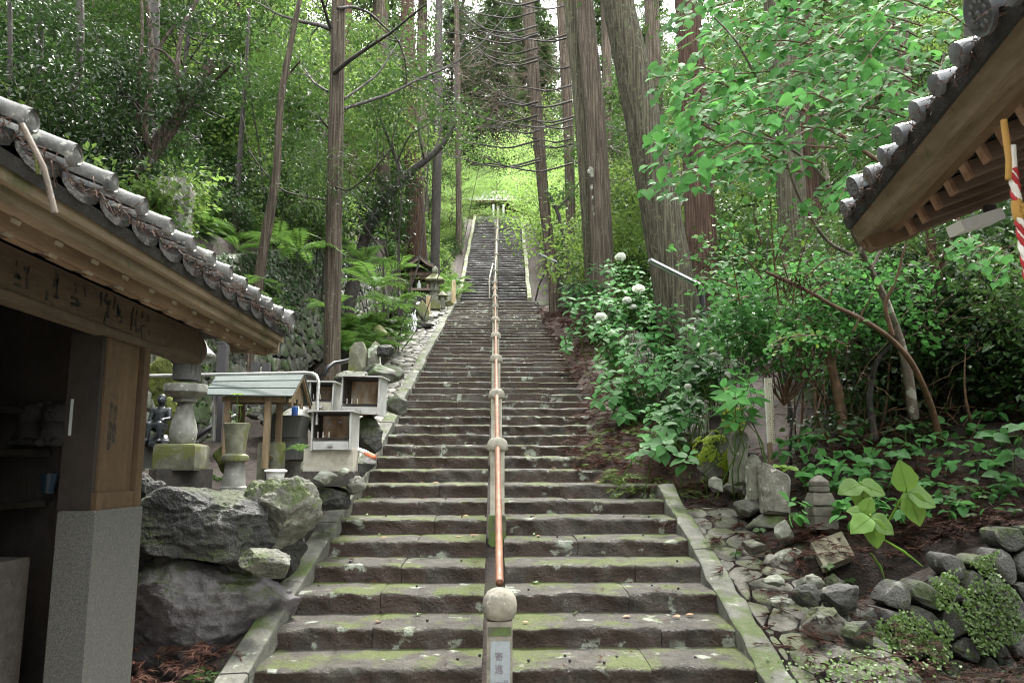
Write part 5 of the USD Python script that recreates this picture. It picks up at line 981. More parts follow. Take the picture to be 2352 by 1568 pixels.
def cedar(seed, H, z0, r, spread, dens=1.0):
    rg = np.random.default_rng(seed); t = np.linspace(0, 1, 12); tk = np.stack([np.cumsum(rg.normal(size=12)) * .03, np.cumsum(rg.normal(size=12)) * .03, t * H - .5], 1)
    trunk = tube(tk, r * (1 - .88 * t) * (1 + .35 * np.exp(-t * 30)), 12, True, .1, seed); br, pos, d = [], [], []
    h = z0 * .45
    while h < H - .5:
        u = (h - z0) / (H - z0); a = rg.uniform(0, 6.28); L = spread * (1 - max(0, u)) ** .7 * rg.uniform(.6, 1.15) if u > 0 else spread * rg.uniform(.2, .6)
        p = arc([np.interp(h, tk[:, 2], tk[:, 0]), np.interp(h, tk[:, 2], tk[:, 1]), h], np.array([math.cos(a), math.sin(a), .15 if u > 0 else -.1]), L, .3, 6, rg, .2); br.append(tube(p, np.linspace(.035, .008, 6), 4, False))
        if u > -.08:
            for s in np.arange(.25, 1.02, .075 / dens):
                i = s * 5; j = int(min(4, i)); b = p[j] * (1 - (i - j)) + p[j + 1] * (i - j)
                for _ in range(int(15 * dens)):
                    q = rg.normal(size=3) * [.26, .26, .18]; pos.append(b + q); d.append([q[0] + .3 * math.cos(a), q[1] + .3 * math.sin(a), -.3 + rg.normal() * .25])
        h += rg.uniform(.12, .34) * (1 if u > 0 else 1.6) / dens
    N = len(pos); lv = scatter((np.array([[0, -.16, 0], [.5, .2, .03], [1, 0, -.1], [.45, -.22, .03]]), np.array([[0, 2, 1], [0, 3, 2]])), pos, np.array(d), rg.normal(size=(N, 3)) * .5 + [0, 0, .8], rg.uniform(.16, .34, N))
    return trunk, cat(br), lv
def frond(rg, L, curl=.5, n=22):
    """A fern frond from the origin along +x."""
    t = np.linspace(0, 1, n); x = L * t * (1 - .12 * curl * t); z = L * (.55 * t - (.55 + curl * .5) * t * t); ax_ = np.stack([x, 0 * x, z], 1)
    w = L * .24 * np.sin(np.pi * np.clip(t * .92 + .06, 0, 1)) ** .8; pos = np.repeat(ax_[2:], 2, 0); sg = np.tile([1, -1], n - 2); ww = np.repeat(w[2:], 2)
    tg = np.gradient(ax_, axis=0)[2:]; tg = np.repeat(tg / np.linalg.norm(tg, axis=1, keepdims=True), 2, 0)
    d = np.stack([.35 * np.ones(len(sg)), sg, -.15 * np.ones(len(sg))], 1) + rg.normal(size=(len(sg), 3)) * .06; nn = np.stack([-tg[:, 2], 0 * sg, tg[:, 0]], 1)
    tp = (np.array([[-.02, 0, 0], [.3, .11, .01], [1, 0, -.03], [.3, -.11, .01]]), np.array([[0, 2, 1], [0, 3, 2]]))
    lv = scatter(tp, pos, d, nn, ww); return cat([lv, tube(ax_, np.linspace(.006, .002, n), 3, False)])
def fern(seed, L=.6, n=9):
    rg = np.random.default_rng(seed); ms = []
    for k in range(n):
        v, f = frond(rg, L * rg.uniform(.7, 1.15), rg.uniform(.2, .8)); ms.append((v @ rotx(rg.normal() * .15).T @ roty(-rg.uniform(.1, .6)).T @ rotz(k * 6.28 / n + rg.uniform(-.3, .3)).T, f))
    return cat(ms)
def bush(seed, R, H, n, size, tp=T_SIMPLE):
    rg = np.random.default_rng(seed); st, cs = [], []
    for k in range(9):
        a = rg.uniform(0, 6.28); d = np.array([math.cos(a) * rg.uniform(.1, .8), math.sin(a) * rg.uniform(.1, .8), 1]); p = arc([0, 0, -.05], d * [R, R, H], rg.uniform(.75, 1.05), .15, 6, rg, .3); st.append(tube(p, np.linspace(.010, .004, 6), 4, False)); cs += [p[2], p[3], p[4], p[5]]
    return cat(st), cloud(rg, cs, (R * .42, R * .42, H * .22), n // 36, size, tp)

LIB = stage.CreateClassPrim('/World/plant_patterns')
def pattern(name, parts, label=None):
    base = '/World/plant_patterns/' + name; UsdGeom.Xform.Define(stage, base)
    for pn, mesh, m, sm in parts: usdkit.mesh(stage, base + '/' + pn, mesh, LOOK[m], sm)
    return base
def plant(pat, name, loc, label, category, group=None, s=1.0, rz=0.0, tilt=(0, 0), sz=None):
    path = numbered('/World', name); x = UsdGeom.Xform.Define(stage, path); q = x.GetPrim(); q.GetReferences().AddInternalReference(pat); q.SetInstanceable(True)
    x.AddTranslateOp().Set(Gf.Vec3d(*map(float, loc))); x.AddRotateXYZOp().Set(Gf.Vec3f(tilt[0], tilt[1], math.degrees(rz))); x.AddScaleOp().Set(Gf.Vec3f(s, s, sz or s))
    say(q, label, category, group); return path
def tree_pat(name, tl, bark, leaf): return pattern(name, [('trunk', tl[0], bark, True), ('branches', tl[1], bark, False), ('crown', tl[2], leaf, False)])
PB = [tree_pat('broadleaf_mid', broad(1, 8.5, 2.6, 1.6, 20, 55, .15), 'bark_dark', 'leaf_mid'), tree_pat('broadleaf_light', broad(2, 7.5, 2.5, 1.4, 20, 55, .14), 'bark_pale', 'leaf_light'),
      tree_pat('broadleaf_dark', broad(3, 8.0, 2.4, 1.8, 20, 60, .13), 'bark_dark', 'leaf_dark'), tree_pat('broadleaf_thin', broad(4, 9.5, 2.2, 3.0, 16, 45, .15), 'bark_pale', 'leaf_mid')]
PM = tree_pat('maple_tree', broad(6, 6.0, 3.2, 1.2, 26, 60, .13, flat=.3), 'bark_dark', 'leaf_maple')
PC = [tree_pat('cedar_tall', cedar(11, 26, 10, .36, 3.0), 'bark_grey', 'leaf_cedar'), tree_pat('cedar_slim', cedar(12, 22, 7, .24, 2.3), 'bark_red', 'leaf_cedar'), tree_pat('cedar_low', cedar(13, 17, 3.5, .2, 2.6), 'bark_grey', 'leaf_cedar')]
PU = [pattern('leafy_bush', [('stems', (b := bush(21, .75, 1.1, 900, .12))[0], 'twig', False), ('foliage', b[1], 'leaf_mid', False)]), pattern('dark_bush', [('stems', (b := bush(22, .8, 1.2, 1000, .10))[0], 'twig', False), ('foliage', b[1], 'leaf_dark', False)]),
      pattern('light_bush', [('stems', (b := bush(23, .6, 1.0, 620, .12))[0], 'twig', False), ('foliage', b[1], 'leaf_light', False)]), pattern('tall_shrub', [('stems', (b := bush(24, 1.0, 2.3, 1700, .12))[0], 'twig', False), ('foliage', b[1], 'leaf_mid', False)])]
PF = [pattern('fern', [('fronds', fern(31 + k, .75, 9), 'leaf_fern', False)]) for k in range(2)]

# ---------------------------------------------------------------- trunks drawn from the survey
def trunk(name, pts, y, label, m, group=None, cat_='tree', n=24, up=None, crown=None, base=.35, flare=.35, seed=0, wob=.06, dy=0):
    """pts: (u, v, width) from the foot upwards; carried down into the ground and on above the picture."""
    p = np.array([P(u, v, y + dy * i) for i, (u, v, w) in enumerate(pts)]); r = np.array([w / 2 * (y + dy * i) / FP * 1.05 for i, (u, v, w) in enumerate(pts)])
    g = float(land(p[0, 0], p[0, 1])) - base
    if p[0, 2] > g: p = np.vstack([[p[0, 0] - (p[1, 0] - p[0, 0]) / max(.3, p[1, 2] - p[0, 2]) * (p[0, 2] - g) * .4, p[0, 1], g], p]); r = np.r_[r[0] * (1 + flare), r]
    if up:
        d = p[-1] - p[-2]; d /= np.linalg.norm(d); d = d * .5 + np.array([0, 0, .5]); d /= np.linalg.norm(d); L = up; p = np.vstack([p, p[-1] + d * L * .5, p[-1] + d * L]); r = np.r_[r, r[-1] * .7, r[-1] * .12]
    s = np.r_[0, np.cumsum(np.linalg.norm(np.diff(p, axis=0), axis=1))]; k = max(6, int(s[-1] / .3)); tt = np.linspace(0, s[-1], k)
    pp = np.stack([np.interp(tt, s, p[:, j]) for j in range(3)], 1); rr = np.interp(tt, s, r)
    ker = np.array([.25, .5, .25])
    for _ in range(3): pp[1:-1] = pp[:-2] * .25 + pp[1:-1] * .5 + pp[2:] * .25; rr[1:-1] = rr[:-2] * .25 + rr[1:-1] * .5 + rr[2:] * .25
    t = thing(name, label, cat_, pp[0], group); part(t, 'trunk', tube(pp, rr, n, True, wob, seed), m, smooth=True)
    return t, pp, rr
def crown_on(t, pp, pat_fn, z_from, m='leaf_cedar', bark='bark_grey'):
    tr, br, lv = pat_fn; top = pp[-1]; off = np.array([np.interp(z_from, pp[:, 2], pp[:, j]) for j in range(2)])
    part(t, 'branches', (br[0] + [off[0], off[1], z_from], br[1]), bark); part(t, 'crown', (lv[0] + [off[0], off[1], z_from], lv[1]), m)
def upper(seed, H=12, spread=2.6, dens=.7):
    tr, br, lv = cedar(seed, H, .5, .2, spread, dens); return tr, br, lv
big = [
 ('cedar_tree', [(1572, 800, 122), (1545, 640, 112), (1505, 420, 104), (1462, 200, 96), (1415, -10, 88)], 13.0, 'huge grey cedar leaning left behind the tube lamp', 'bark_green', 14),
 ('cedar_tree', [(1362, 655, 40), (1352, 480, 42), (1336, 250, 42), (1310, -5, 42)], 19.5, 'left stem of the twin cedars, reddish bark near its top', 'bark_green', 14),
 ('cedar_tree', [(1384, 662, 62), (1380, 480, 58), (1366, 250, 54), (1340, -5, 52)], 19.0, 'right stem of the twin cedars, with a pale lichen blotch', 'bark_grey', 14),
 ('cedar_tree', [(1272, 655, 24), (1250, 470, 25), (1232, 250, 28), (1212, 0, 30)], 25, 'slim cedar with bare drooping branches right of the upper flight', 'bark_grey', 12),
 ('cedar_tree', [(1612, 620, 84), (1604, 400, 80), (1592, 200, 74), (1578, -5, 70)], 16.5, 'straight red-brown cedar to the right of the leaning giant', 'bark_red', 14),
 ('cedar_tree', [(1830, 720, 84), (1818, 450, 78), (1800, 200, 72), (1782, -5, 68)], 15.5, 'broad grey cedar half hidden behind the leafy vine shrub', 'bark_green', 14),
 ('cedar_tree', [(1868, 700, 52), (1858, 450, 50), (1846, 250, 48), (1836, -5, 46)], 17, 'narrower brown cedar right of the broad hidden one', 'bark_red', 14),
 ('cedar_tree', [(1512, 500, 36), (1506, 250, 36), (1496, -5, 34)], 24, 'dark cedar seen right behind the leaning giant', 'bark_grey', 12),
 ('cedar_tree', [(1312, 560, 22), (1306, 300, 24), (1290, 0, 26)], 28, 'thin grey cedar left of the twin stems', 'bark_grey', 12),
 ('cedar_tree', [(1402, 560, 22), (1398, 300, 22), (1390, 0, 22)], 30, 'thin cedar just right of the twin stems', 'bark_grey', 12),
 ('cedar_tree', [(1440, 480, 20), (1432, 300, 20), (1424, 100, 20)], 33, 'far thin cedar seen between twin stems and giant', 'bark_grey', 12),
 ('cedar_tree', [(762, 872, 37), (764, 700, 36), (768, 450, 36), (774, 200, 34), (778, -5, 32)], 12.6, 'tall straight grey tree behind the candle boxes', 'bark_grey', 12),
 ('cedar_tree', [(958, 560, 44), (950, 400, 40), (942, 240, 36), (936, 60, 32)], 31, 'thick pinkish cedar behind the curved dark tree', 'bark_red', 12),
 ('cedar_tree', [(1000, 560, 20), (1003, 420, 22), (1006, 300, 20), (1008, 60, 18)], 29, 'ivy-dark slim trunk left of the upper flight', 'bark_dark', 10),
 ('cedar_tree', [(1054, 500, 13), (1052, 300, 14), (1049, 60, 13)], 38, 'thin pale trunk by the top left of the stairway', 'bark_grey', 10),
 ('cedar_tree', [(880, 560, 30), (882, 400, 30), (880, 150, 28), (878, -5, 26)], 33, 'grey cedar left of the thick pinkish one', 'bark_grey', 12),
 ('cedar_tree', [(806, 430, 26), (800, 250, 25), (796, -5, 24)], 30, 'brown trunk peeping out right of the tall straight tree', 'bark_red', 12),
 ('cedar_tree', [(503, 345, 15), (505, 200, 15), (510, 20, 14)], 34, 'left one of two far brown trunks on the bank', 'bark_red', 12),
 ('cedar_tree', [(538, 350, 17), (540, 200, 17), (546, 20, 16)], 33, 'right one of two far brown trunks on the bank', 'bark_red', 12),
 ('cedar_tree', [(2080, 800, 60), (2074, 500, 58), (2064, 200, 54), (2056, -5, 50)], 17, 'dark cedar behind the corner of the shrine roof', 'bark_grey', 12),
 ('cedar_tree', [(2290, 1000, 120), (2286, 700, 110), (2280, 500, 104), (2272, 200, 96)], 13, 'very dark thick trunk under the shrine eave', 'bark_dark', 12),
]
CR = [upper(200 + k, 12, 2.0, .32) for k in range(3)]; BIG = {}
for k, (nm, pts, y, lab, m, up) in enumerate(big):
    if k in (0, 1, 2, 4, 5): pts = [(u, v, w * .84) for u, v, w in pts]
    t, pp, rr = trunk(nm, pts, y, lab, m, up=up, seed=k, n=28 if y < 20 else 14); BIG[k] = (t, pp, rr)
    crown_on(t, pp, CR[k % 3], pp[-1][2] - up * .98)
# pale blotch on the twin cedar, red scar at the top of its sister
t, pp, rr = BIG[2]
for (u, v, a, b) in ((1358, 395, 7, 14), (1359, 430, 3, 8), (1361, 455, 2.5, 6), (1362, 478, 2, 7), (1364, 492, 2, 5)):
    c = P(u, v, 19.0 - rr[3] * .98); part(t, 'lichen_blotch', rock(c + [0, .01, 0], (a * 2.4 * 19 / FP, .05, b * 2.4 * 19 / FP), int(u + v), 3, .5), 'stele_stone', smooth=True)
# crooked trees
def crooked(name, stems, y, label, m, seed, n=10, leafpat=None, category='tree'):
    t = None
    for i, pts in enumerate(stems):
        if t is None: t, pp, rr = trunk(name, pts, y, label, m, seed=seed, n=n, wob=.2, cat_=category); continue
        p = np.array([P(u, v, y + (.35 * math.sin(i * 2.1 + j * .7) if j else 0)) for j, (u, v, w) in enumerate(pts)]); r = np.array([w / 2 * y / FP for u, v, w in pts]); s = np.linspace(0, len(p) - 1, len(p) * 5)
        q = np.stack([np.interp(s, range(len(p)), p[:, k]) for k in range(3)], 1)
        for _ in range(4): q[1:-1] = q[:-2] * .25 + q[1:-1] * .5 + q[2:] * .25
        part(t, 'limb', tube(q, np.interp(s, range(len(p)), r), max(5, n - 3), True, .1, seed + i), m, smooth=True)
    return t
T1 = crooked('crooked_tree', [[(835, 545, 25), (868, 480, 24), (900, 440, 21), (932, 398, 18), (975, 370, 15), (1015, 345, 14), (1040, 300, 13), (1048, 260, 10), (1046, 180, 7)],
    [(925, 402, 11), (912, 372, 9), (896, 330, 8), (880, 290, 6), (866, 255, 6), (880, 220, 4)], [(975, 370, 6), (968, 335, 6), (962, 300, 6), (966, 270, 4)], [(1040, 300, 6), (1062, 290, 4), (1078, 260, 3)], [(1046, 262, 6), (1030, 240, 4), (1005, 215, 4), (975, 205, 3)],
    [(912, 372, 5), (940, 310, 4), (985, 285, 3)], [(1046, 200, 5), (1052, 120, 4), (1080, 60, 3)], [(866, 480, 8), (880, 430, 7), (868, 400, 6)]], 19, 'dark crooked tree arching over toward the stairway', 'bark_dark', 301)
crooked('crooked_tree', [[(612, 520, 22), (626, 470, 21), (636, 420, 19), (640, 350, 17), (638, 280, 17), (648, 200, 16), (662, 120, 14), (680, 50, 12), (690, -10, 11)], [(648, 190, 7), (668, 165, 5), (690, 140, 4)]], 12.2, 'slim brown tree curving up from the fern bank', 'bark_grey', 302)
T3 = crooked('spreading_tree', [[(296, 440, 40), (322, 380, 38), (345, 345, 38), (372, 318, 34), (400, 300, 30), (424, 250, 28), (440, 215, 26), (470, 165, 28), (490, 140, 22)], [(300, 430, 16), (308, 380, 15), (316, 330, 14), (318, 260, 12)], [(345, 345, 18), (332, 325, 16), (334, 260, 14), (352, 150, 14), (344, 60, 13), (336, -5, 12)],
    [(380, 320, 16), (405, 290, 12), (412, 270, 8)], [(436, 222, 12), (470, 210, 10), (500, 180, 7), (530, 150, 5)], [(424, 250, 14), (405, 180, 13), (412, 100, 12), (420, 60, 11), (455, -5, 12)], [(352, 150, 12), (370, 100, 9), (400, 60, 7)], [(405, 150, 9), (375, 118, 7), (355, 112, 5)], [(318, 260, 9), (320, 160, 8), (328, 90, 8), (325, -5, 7)]], 11.2, 'many-stemmed pale-barked tree on the bank above the tablet', 'bark_grey', 303, 12)
crooked('crooked_tree', [[(110, 330, 26), (128, 280, 24), (150, 240, 22), (180, 205, 20), (186, 120, 18), (184, -5, 16)]], 12.5, 'dark trunk bending right above the left tile eave', 'bark_dark', 304)
crooked('crooked_tree', [[(95, 320, 24), (92, 220, 24), (88, 100, 20), (92, -5, 18)], [(92, 200, 8), (60, 150, 7), (30, 90, 6)]], 13.5, 'straight dark trunk above the left tile eave', 'bark_dark', 305)
crooked('crooked_tree', [[(10, 300, 16), (18, 200, 15), (30, 150, 12), (20, 60, 10), (22, -5, 9)]], 11.5, 'thin leaning stem at the far left edge', 'bark_dark', 306)
crooked('crooked_tree', [[(346, 330, 30), (348, 240, 30), (352, 120, 28), (356, -5, 24)]], 14.5, 'black upright trunk just behind the many-stemmed tree', 'bark_dark', 307)
crooked('crooked_tree', [[(1300, 560, 8), (1280, 480, 8), (1262, 440, 7), (1240, 420, 5)], [(1280, 480, 5), (1310, 450, 5), (1330, 420, 4)]], 25, 'small crooked stem right of the upper flight', 'bark_dark', 308)
crooked('crooked_tree', [[(545, 520, 12), (548, 400, 12), (556, 280, 11), (566, 150, 9), (572, 20, 7)]], 16, 'thin mossy stem on the fern bank', 'bark_dark', 309)
# bare branches
def branches(t, m, lists, y, seed, twigs=0, nm='bare_branch', sag=0):
    rg = np.random.default_rng(seed)
    for i, pts in enumerate(lists):
        yy = y + rg.uniform(-.3, .3); p = np.array([P(u, v, yy + (-.25 if i % 2 else .3) * j) for j, (u, v, w) in enumerate(pts)]); r = np.array([w / 2 * y / FP for u, v, w in pts]); s = np.linspace(0, len(p) - 1, len(p) * 6)
        q = np.stack([np.interp(s, range(len(p)), p[:, k]) for k in range(3)], 1)
        for _ in range(5): q[1:-1] = q[:-2] * .25 + q[1:-1] * .5 + q[2:] * .25
        rr = np.interp(s, range(len(p)), r); b = part(t, nm, tube(q, rr, 6, True), m, smooth=True); ms = []
        for _ in range(twigs):
            k = rg.integers(len(q) // 4, len(q) - 1); d = q[min(k + 1, len(q) - 1)] - q[k - 1]; d /= np.linalg.norm(d); d = d * .7 + rg.normal(size=3) * .5; w = arc(q[k], d, rg.uniform(.25, .8) * y / 13, .25, 5, rg, .3); ms.append(tube(w, np.linspace(max(.004, rr[k] * .45), .003, 5), 4, False))
        if ms: part(b, 'twigs', cat(ms), m, kind='stuff')
tt_ = BIG[11][0]
branches(tt_, 'bark_dark', [[(772, 255, 9), (830, 238, 9), (900, 215, 8), (965, 180, 7), (1030, 155, 6), (1100, 108, 5), (1160, 40, 3), (1190, -10, 2)], [(768, 168, 12), (800, 140, 11), (860, 100, 8), (900, 75, 6), (940, 40, 5), (980, 10, 4)], [(766, 70, 16), (735, 58, 11), (690, 50, 9), (640, 35, 6), (590, 5, 4)],
    [(760, 66, 10), (748, 30, 8), (738, -5, 7)], [(790, 228, 7), (830, 200, 6), (870, 170, 5), (900, 120, 4), (920, 90, 3)], [(772, 430, 6), (800, 440, 4), (850, 400, 4), (900, 340, 3)], [(752, 210, 7), (720, 190, 5), (700, 160, 4)], [(752, 460, 5), (700, 452, 5), (650, 440, 4), (610, 400, 3), (570, 345, 3)], [(775, 20, 8), (810, 15, 7), (850, 30, 6), (880, 60, 5), (910, 85, 4), (930, 130, 4), (935, 200, 3)], [(768, 300, 8), (750, 290, 6), (735, 270, 4)]], 12.6, 401, 9)
rg = np.random.default_rng(402); dl = []
for k in range(30):                                                     # drooping dead branches of the slim cedar and the twin stems
    u0_ = rg.choice([1240, 1235, 1315, 1322]); v0 = rg.uniform(0, 380); L = rg.uniform(70, 230) * (-1 if rg.random() < .85 else .5); s = rg.uniform(.1, .5)
    dl.append([(u0_, v0, 5), (u0_ + L * .35, v0 + abs(L) * .10, 4), (u0_ + L * .7, v0 + abs(L) * .10 * s, 3), (u0_ + L, v0 - abs(L) * .22 * rg.uniform(-.3, 1.4), 2)])
branches(BIG[3][0], 'bark_dark', dl[:16], 24, 403, 7); branches(BIG[1][0], 'bark_dark', dl[16:], 20, 404, 7)
# hanging foliage of the tall tree
rg = np.random.default_rng(405); cs = [P(u, v, 12.6 + rg.uniform(-.5, .5)) for u, v in zip(rg.uniform(680, 800, 34), rg.uniform(330, 470, 34))]
part(tt_, 'low_sprays', scatter(T_SLIVER, *[np.repeat(np.array(cs), 60, 0) + (o := rg.normal(size=(34 * 60, 3)) * [.22, .2, .12]), o + [0, 0, -.12] + rg.normal(size=(34 * 60, 3)) * .1, rg.normal(size=(34 * 60, 3)) + [0, 0, 1], rg.uniform(.05, .14, 34 * 60)]), 'leaf_cedar')
# ---------------------------------------------------------------- the forest on the slopes
rg = np.random.default_rng(500)
def free(x, y, m=3.2):
    if y < 50 and -m - (.6 if y < 26 else -.6) < x < m: return False
    return True
spots = []
def place_many(n, xr, yr, dmin, m=3.2, seed=0):
    g = np.random.default_rng(seed); out = []; tries = 0
    while len(out) < n and tries < n * 60:
        tries += 1; y = g.uniform(*yr); x = g.uniform(*xr) * (1 if True else 0)
        if not free(x, y, m) or any((x - a) ** 2 + (y - b) ** 2 < dmin ** 2 for a, b in spots): continue
        spots.append((x, y)); out.append((x, y, float(land(x, y))))
    return out
mid = ('mid green bushy broadleaf tree among the trunks on the slope', 'pale green airy broadleaf tree among the trunks on the slope', 'dark glossy evergreen tree among the trunks on the slope', 'tall thin broadleaf tree among the trunks on the slope')
k = 0
for side, xr in ((-1, (-16, -5.2)), (1, (4.9, 16))):
    for (x, y, z) in place_many(28, xr, (17 if side < 0 else 21, 47), 2.0, 3.0, 510 + side):
        j = int(rg.choice([0, 0, 1, 1, 2, 3] if side < 0 else [0, 1, 0, 1, 3, 2])); lab = mid[j].replace('on the slope', ('on the left bank' if side < 0 else 'on the right slope') + (', nearer' if y < 27 else ', farther' if y > 37 else '')); plant(PB[j], 'broadleaf_tree', (x, y, z - .1), lab, 'tree', 'trees: ' + lab, rg.uniform(.6, 1.05), rg.uniform(0, 6.28)); k += 1
for (x, y, z) in place_many(44, (-34, 34), (30, 62), 2.6, 4.2, 531):
    j = int(rg.integers(3)); lab = ('tall grey cedar standing deep in the forest', 'slim reddish cedar standing deep in the forest', 'low-branched cedar standing deep in the forest')[j]
    lab += (' left of the stairway' if x < 0 else ' right of the stairway') + (' near the hall' if y > 48 else ''); plant(PC[j], 'forest_cedar', (x, y, z - .2), lab, 'tree', 'cedars: ' + lab, rg.uniform(.8, 1.15), rg.uniform(0, 6.28))
# bright maples round the hall
for i, (u, v, y, s, lab) in enumerate(((1128, 470, 54.6, .9, 'bright yellow-green maple leaning over the hall roof'), (1200, 480, 49.6, .5, 'small bright maple to the right of the hall front'), (1074, 480, 49.0, .5, 'small bright maple to the left of the hall front'), (1240, 520, 44, .75, 'light green young tree right of the top steps'), (1030, 560, 41, .62, 'light yellowish bush tree left of the upper flight'), (1150, 400, 62, 1.6, 'tall sunlit maple behind the hall'), (1090, 400, 60, 1.4, 'tall sunlit maple behind the hall roof, to the left'), (1215, 400, 60, 1.4, 'tall sunlit maple behind the hall, to the right'), (1285, 540, 38, .6, 'light green sapling beside the thin trunks'))):
    c = P(u, v, y); x = c[0]; x = x if abs(x - 0.1) > 2.1 or y > 53 else (3.5 if x > 0 else -3.2); z = float(land(x, y))
    plant(PM, 'maple_tree', (x, y, z - .1), lab, 'tree', None, s, i * 1.3)
bough = [P(u, v, y) for u, v, y in ((1085, 429, 48.6), (1105, 434, 48.4), (1130, 436, 48.2), (1155, 440, 48.4), (1180, 436, 48.6), (1120, 449, 48.0), (1150, 452, 48.0), (1100, 414, 48.6), (1165, 419, 48.6), (1130, 416, 48.4), (1075, 449, 48.8), (1195, 451, 48.8))]
mt = thing('maple_bough', 'low bright maple bough hanging in front of the hall eaves', 'maple', (2.6, 49.4, TOP_Z)); bt = np.array([2.9, 49.6, TOP_Z]); gg = np.random.default_rng(533)
part(mt, 'trunk', tube([bt, bt + [-.1, 0, 1.4], bt + [-.5, -.4, 2.3], bough[9] + [0, 0, .3]], [.1, .08, .06, .02], 8), 'bark_dark', smooth=True)
part(mt, 'limbs', cat([tube([bt + [-.4, -.3, 2.2], (bt + [-.4, -.3, 2.2] + q) / 2 + [0, 0, .25], q], [.03, .02, .008], 5) for q in bough]), 'bark_dark')
part(mt, 'crown', cloud(gg, bough, (.6, .45, .2), 300, .12), 'leaf_maple')
# far forest as one mass
far = UsdGeom.PointInstancer.Define(stage, '/World/far_forest'); say(far.GetPrim(), 'dense mixed forest filling the hillside behind the hall', 'forest', None, 'stuff')
g = np.random.default_rng(540); pos, idx, sc, ori = [], [], [], []
for n, xr, yr, pr in ((230, (-75, 75), (64, 112), (0, 1, 0, 1, 1, 4, 5)), (90, (-45, -14), (14, 62), (0, 1, 1, 0, 4)), (90, (14, 45), (14, 62), (0, 1, 1, 0, 4)), (24, (-20, -5.5), (48, 62), (0, 1, 1)), (24, (5.5, 20), (48, 62), (0, 1, 1)), (46, (-16, -5.5), (-14, 7), (2, 2, 0, 4, 5)), (34, (7.5, 17), (-14, 3.5), (2, 2, 0, 4, 5)), (6, (-9, 9), (-24, -14), (2, 0, 5, 5)), (14, (-4, 5), (66, 78), (4, 5, 0))):
    for _ in range(n):
        x, y = g.uniform(*xr), g.uniform(*yr); pos.append((x, y, float(land(x, y)) - .2)); idx.append(int(g.choice(pr))); sc.append(g.uniform(.75, 1.35)); ori.append(g.uniform(0, 6.28))
protos = []
for j, (src, nm) in enumerate(((PB[0], 'leafy_tree'), (PB[1], 'pale_tree'), (PB[2], 'dark_tree'), (PB[3], 'thin_tree'), (PC[0], 'tall_cedar'), (PC[2], 'low_cedar'))):
    q = stage.DefinePrim('/World/far_forest/' + nm, 'Xform'); q.GetReferences().AddInternalReference(src); protos.append(q.GetPath())
def fill(pi, protos, pos, idx, sc, ori, tilt=None):
    pi.CreatePrototypesRel().SetTargets(protos); pi.CreatePositionsAttr([Gf.Vec3f(*map(float, p)) for p in pos]); pi.CreateProtoIndicesAttr(Vt.IntArray([int(i) for i in idx])); pi.CreateScalesAttr([Gf.Vec3f(float(s), float(s), float(s)) for s in sc])
    qs = []
    for i, a in enumerate(ori):
        r = Gf.Rotation(Gf.Vec3d(0, 0, 1), math.degrees(a))
        if tilt is not None: r = r * Gf.Rotation(Gf.Vec3d(0, 0, 1), Gf.Vec3d(*map(float, tilt[i])))
        w = r.GetQuat(); qs.append(Gf.Quath(w.GetReal(), *[float(v) for v in w.GetImaginary()]))
    pi.CreateOrientationsAttr(qs)
fill(far, protos, pos, idx, sc, ori)
# undergrowth
und = UsdGeom.PointInstancer.Define(stage, '/World/undergrowth'); say(und.GetPrim(), 'low leafy undergrowth and ferns covering the forest floor', 'undergrowth', None, 'stuff')
protos = []
for src, nm in ((PU[0], 'leafy_bush'), (PU[1], 'dark_bush'), (PU[2], 'light_bush'), (PU[3], 'tall_shrub'), (PF[0], 'fern'), (PF[1], 'wide_fern')):
    q = stage.DefinePrim('/World/undergrowth/' + nm, 'Xform'); q.GetReferences().AddInternalReference(src); protos.append(q.GetPath())
g = np.random.default_rng(550); pos, idx, sc, ori = [], [], [], []
def sow(n, xr, yr, kinds, s=(.6, 1.1), keep=None):
    for _ in range(n):
        x, y = g.uniform(*xr), g.uniform(*yr)
        if keep and not keep(x, y): continue
        pos.append((x, y, float(land(x, y)) - .04)); idx.append(int(g.choice(kinds))); sc.append(g.uniform(*s)); ori.append(g.uniform(0, 6.28))
sow(520, (-9, -4.05), (8.8, 30), (4, 5, 4, 5, 0, 1, 2), (.55, 1.0))                                  # fern bank
sow(60, (-3.3, -2.5), (17, 30), (4, 5, 4, 0), (.4, .8), lambda x, y: x < -2.5)
sow(240, (-4.0, -2.0), (27.5, 47), (0, 2, 4, 5, 2), (.45, .9), lambda x, y: x < (-2.9 if y < 30 else -1.75))
sow(420, (-16, -3.6), (28, 60), (0, 1, 2, 3, 4, 0, 2), (.7, 1.3))
sow(300, (2.5, 6), (19, 47), (0, 2, 0, 1, 4), (.5, 1.0), lambda x, y: x > 2.6 - (y > 30) * .35)
sow(560, (3.4, 16), (13, 60), (0, 1, 2, 3, 0, 3), (.7, 1.3))
sow(120, (5.0, 12), (8.5, 14), (1, 0, 1, 3), (.7, 1.2))
sow(260, (-16, -6), (9, 28), (0, 1, 3, 1, 4), (.7, 1.2)); sow(300, (-30, 30), (60, 80), (0, 2, 3), (.9, 1.4), lambda x, y: True)
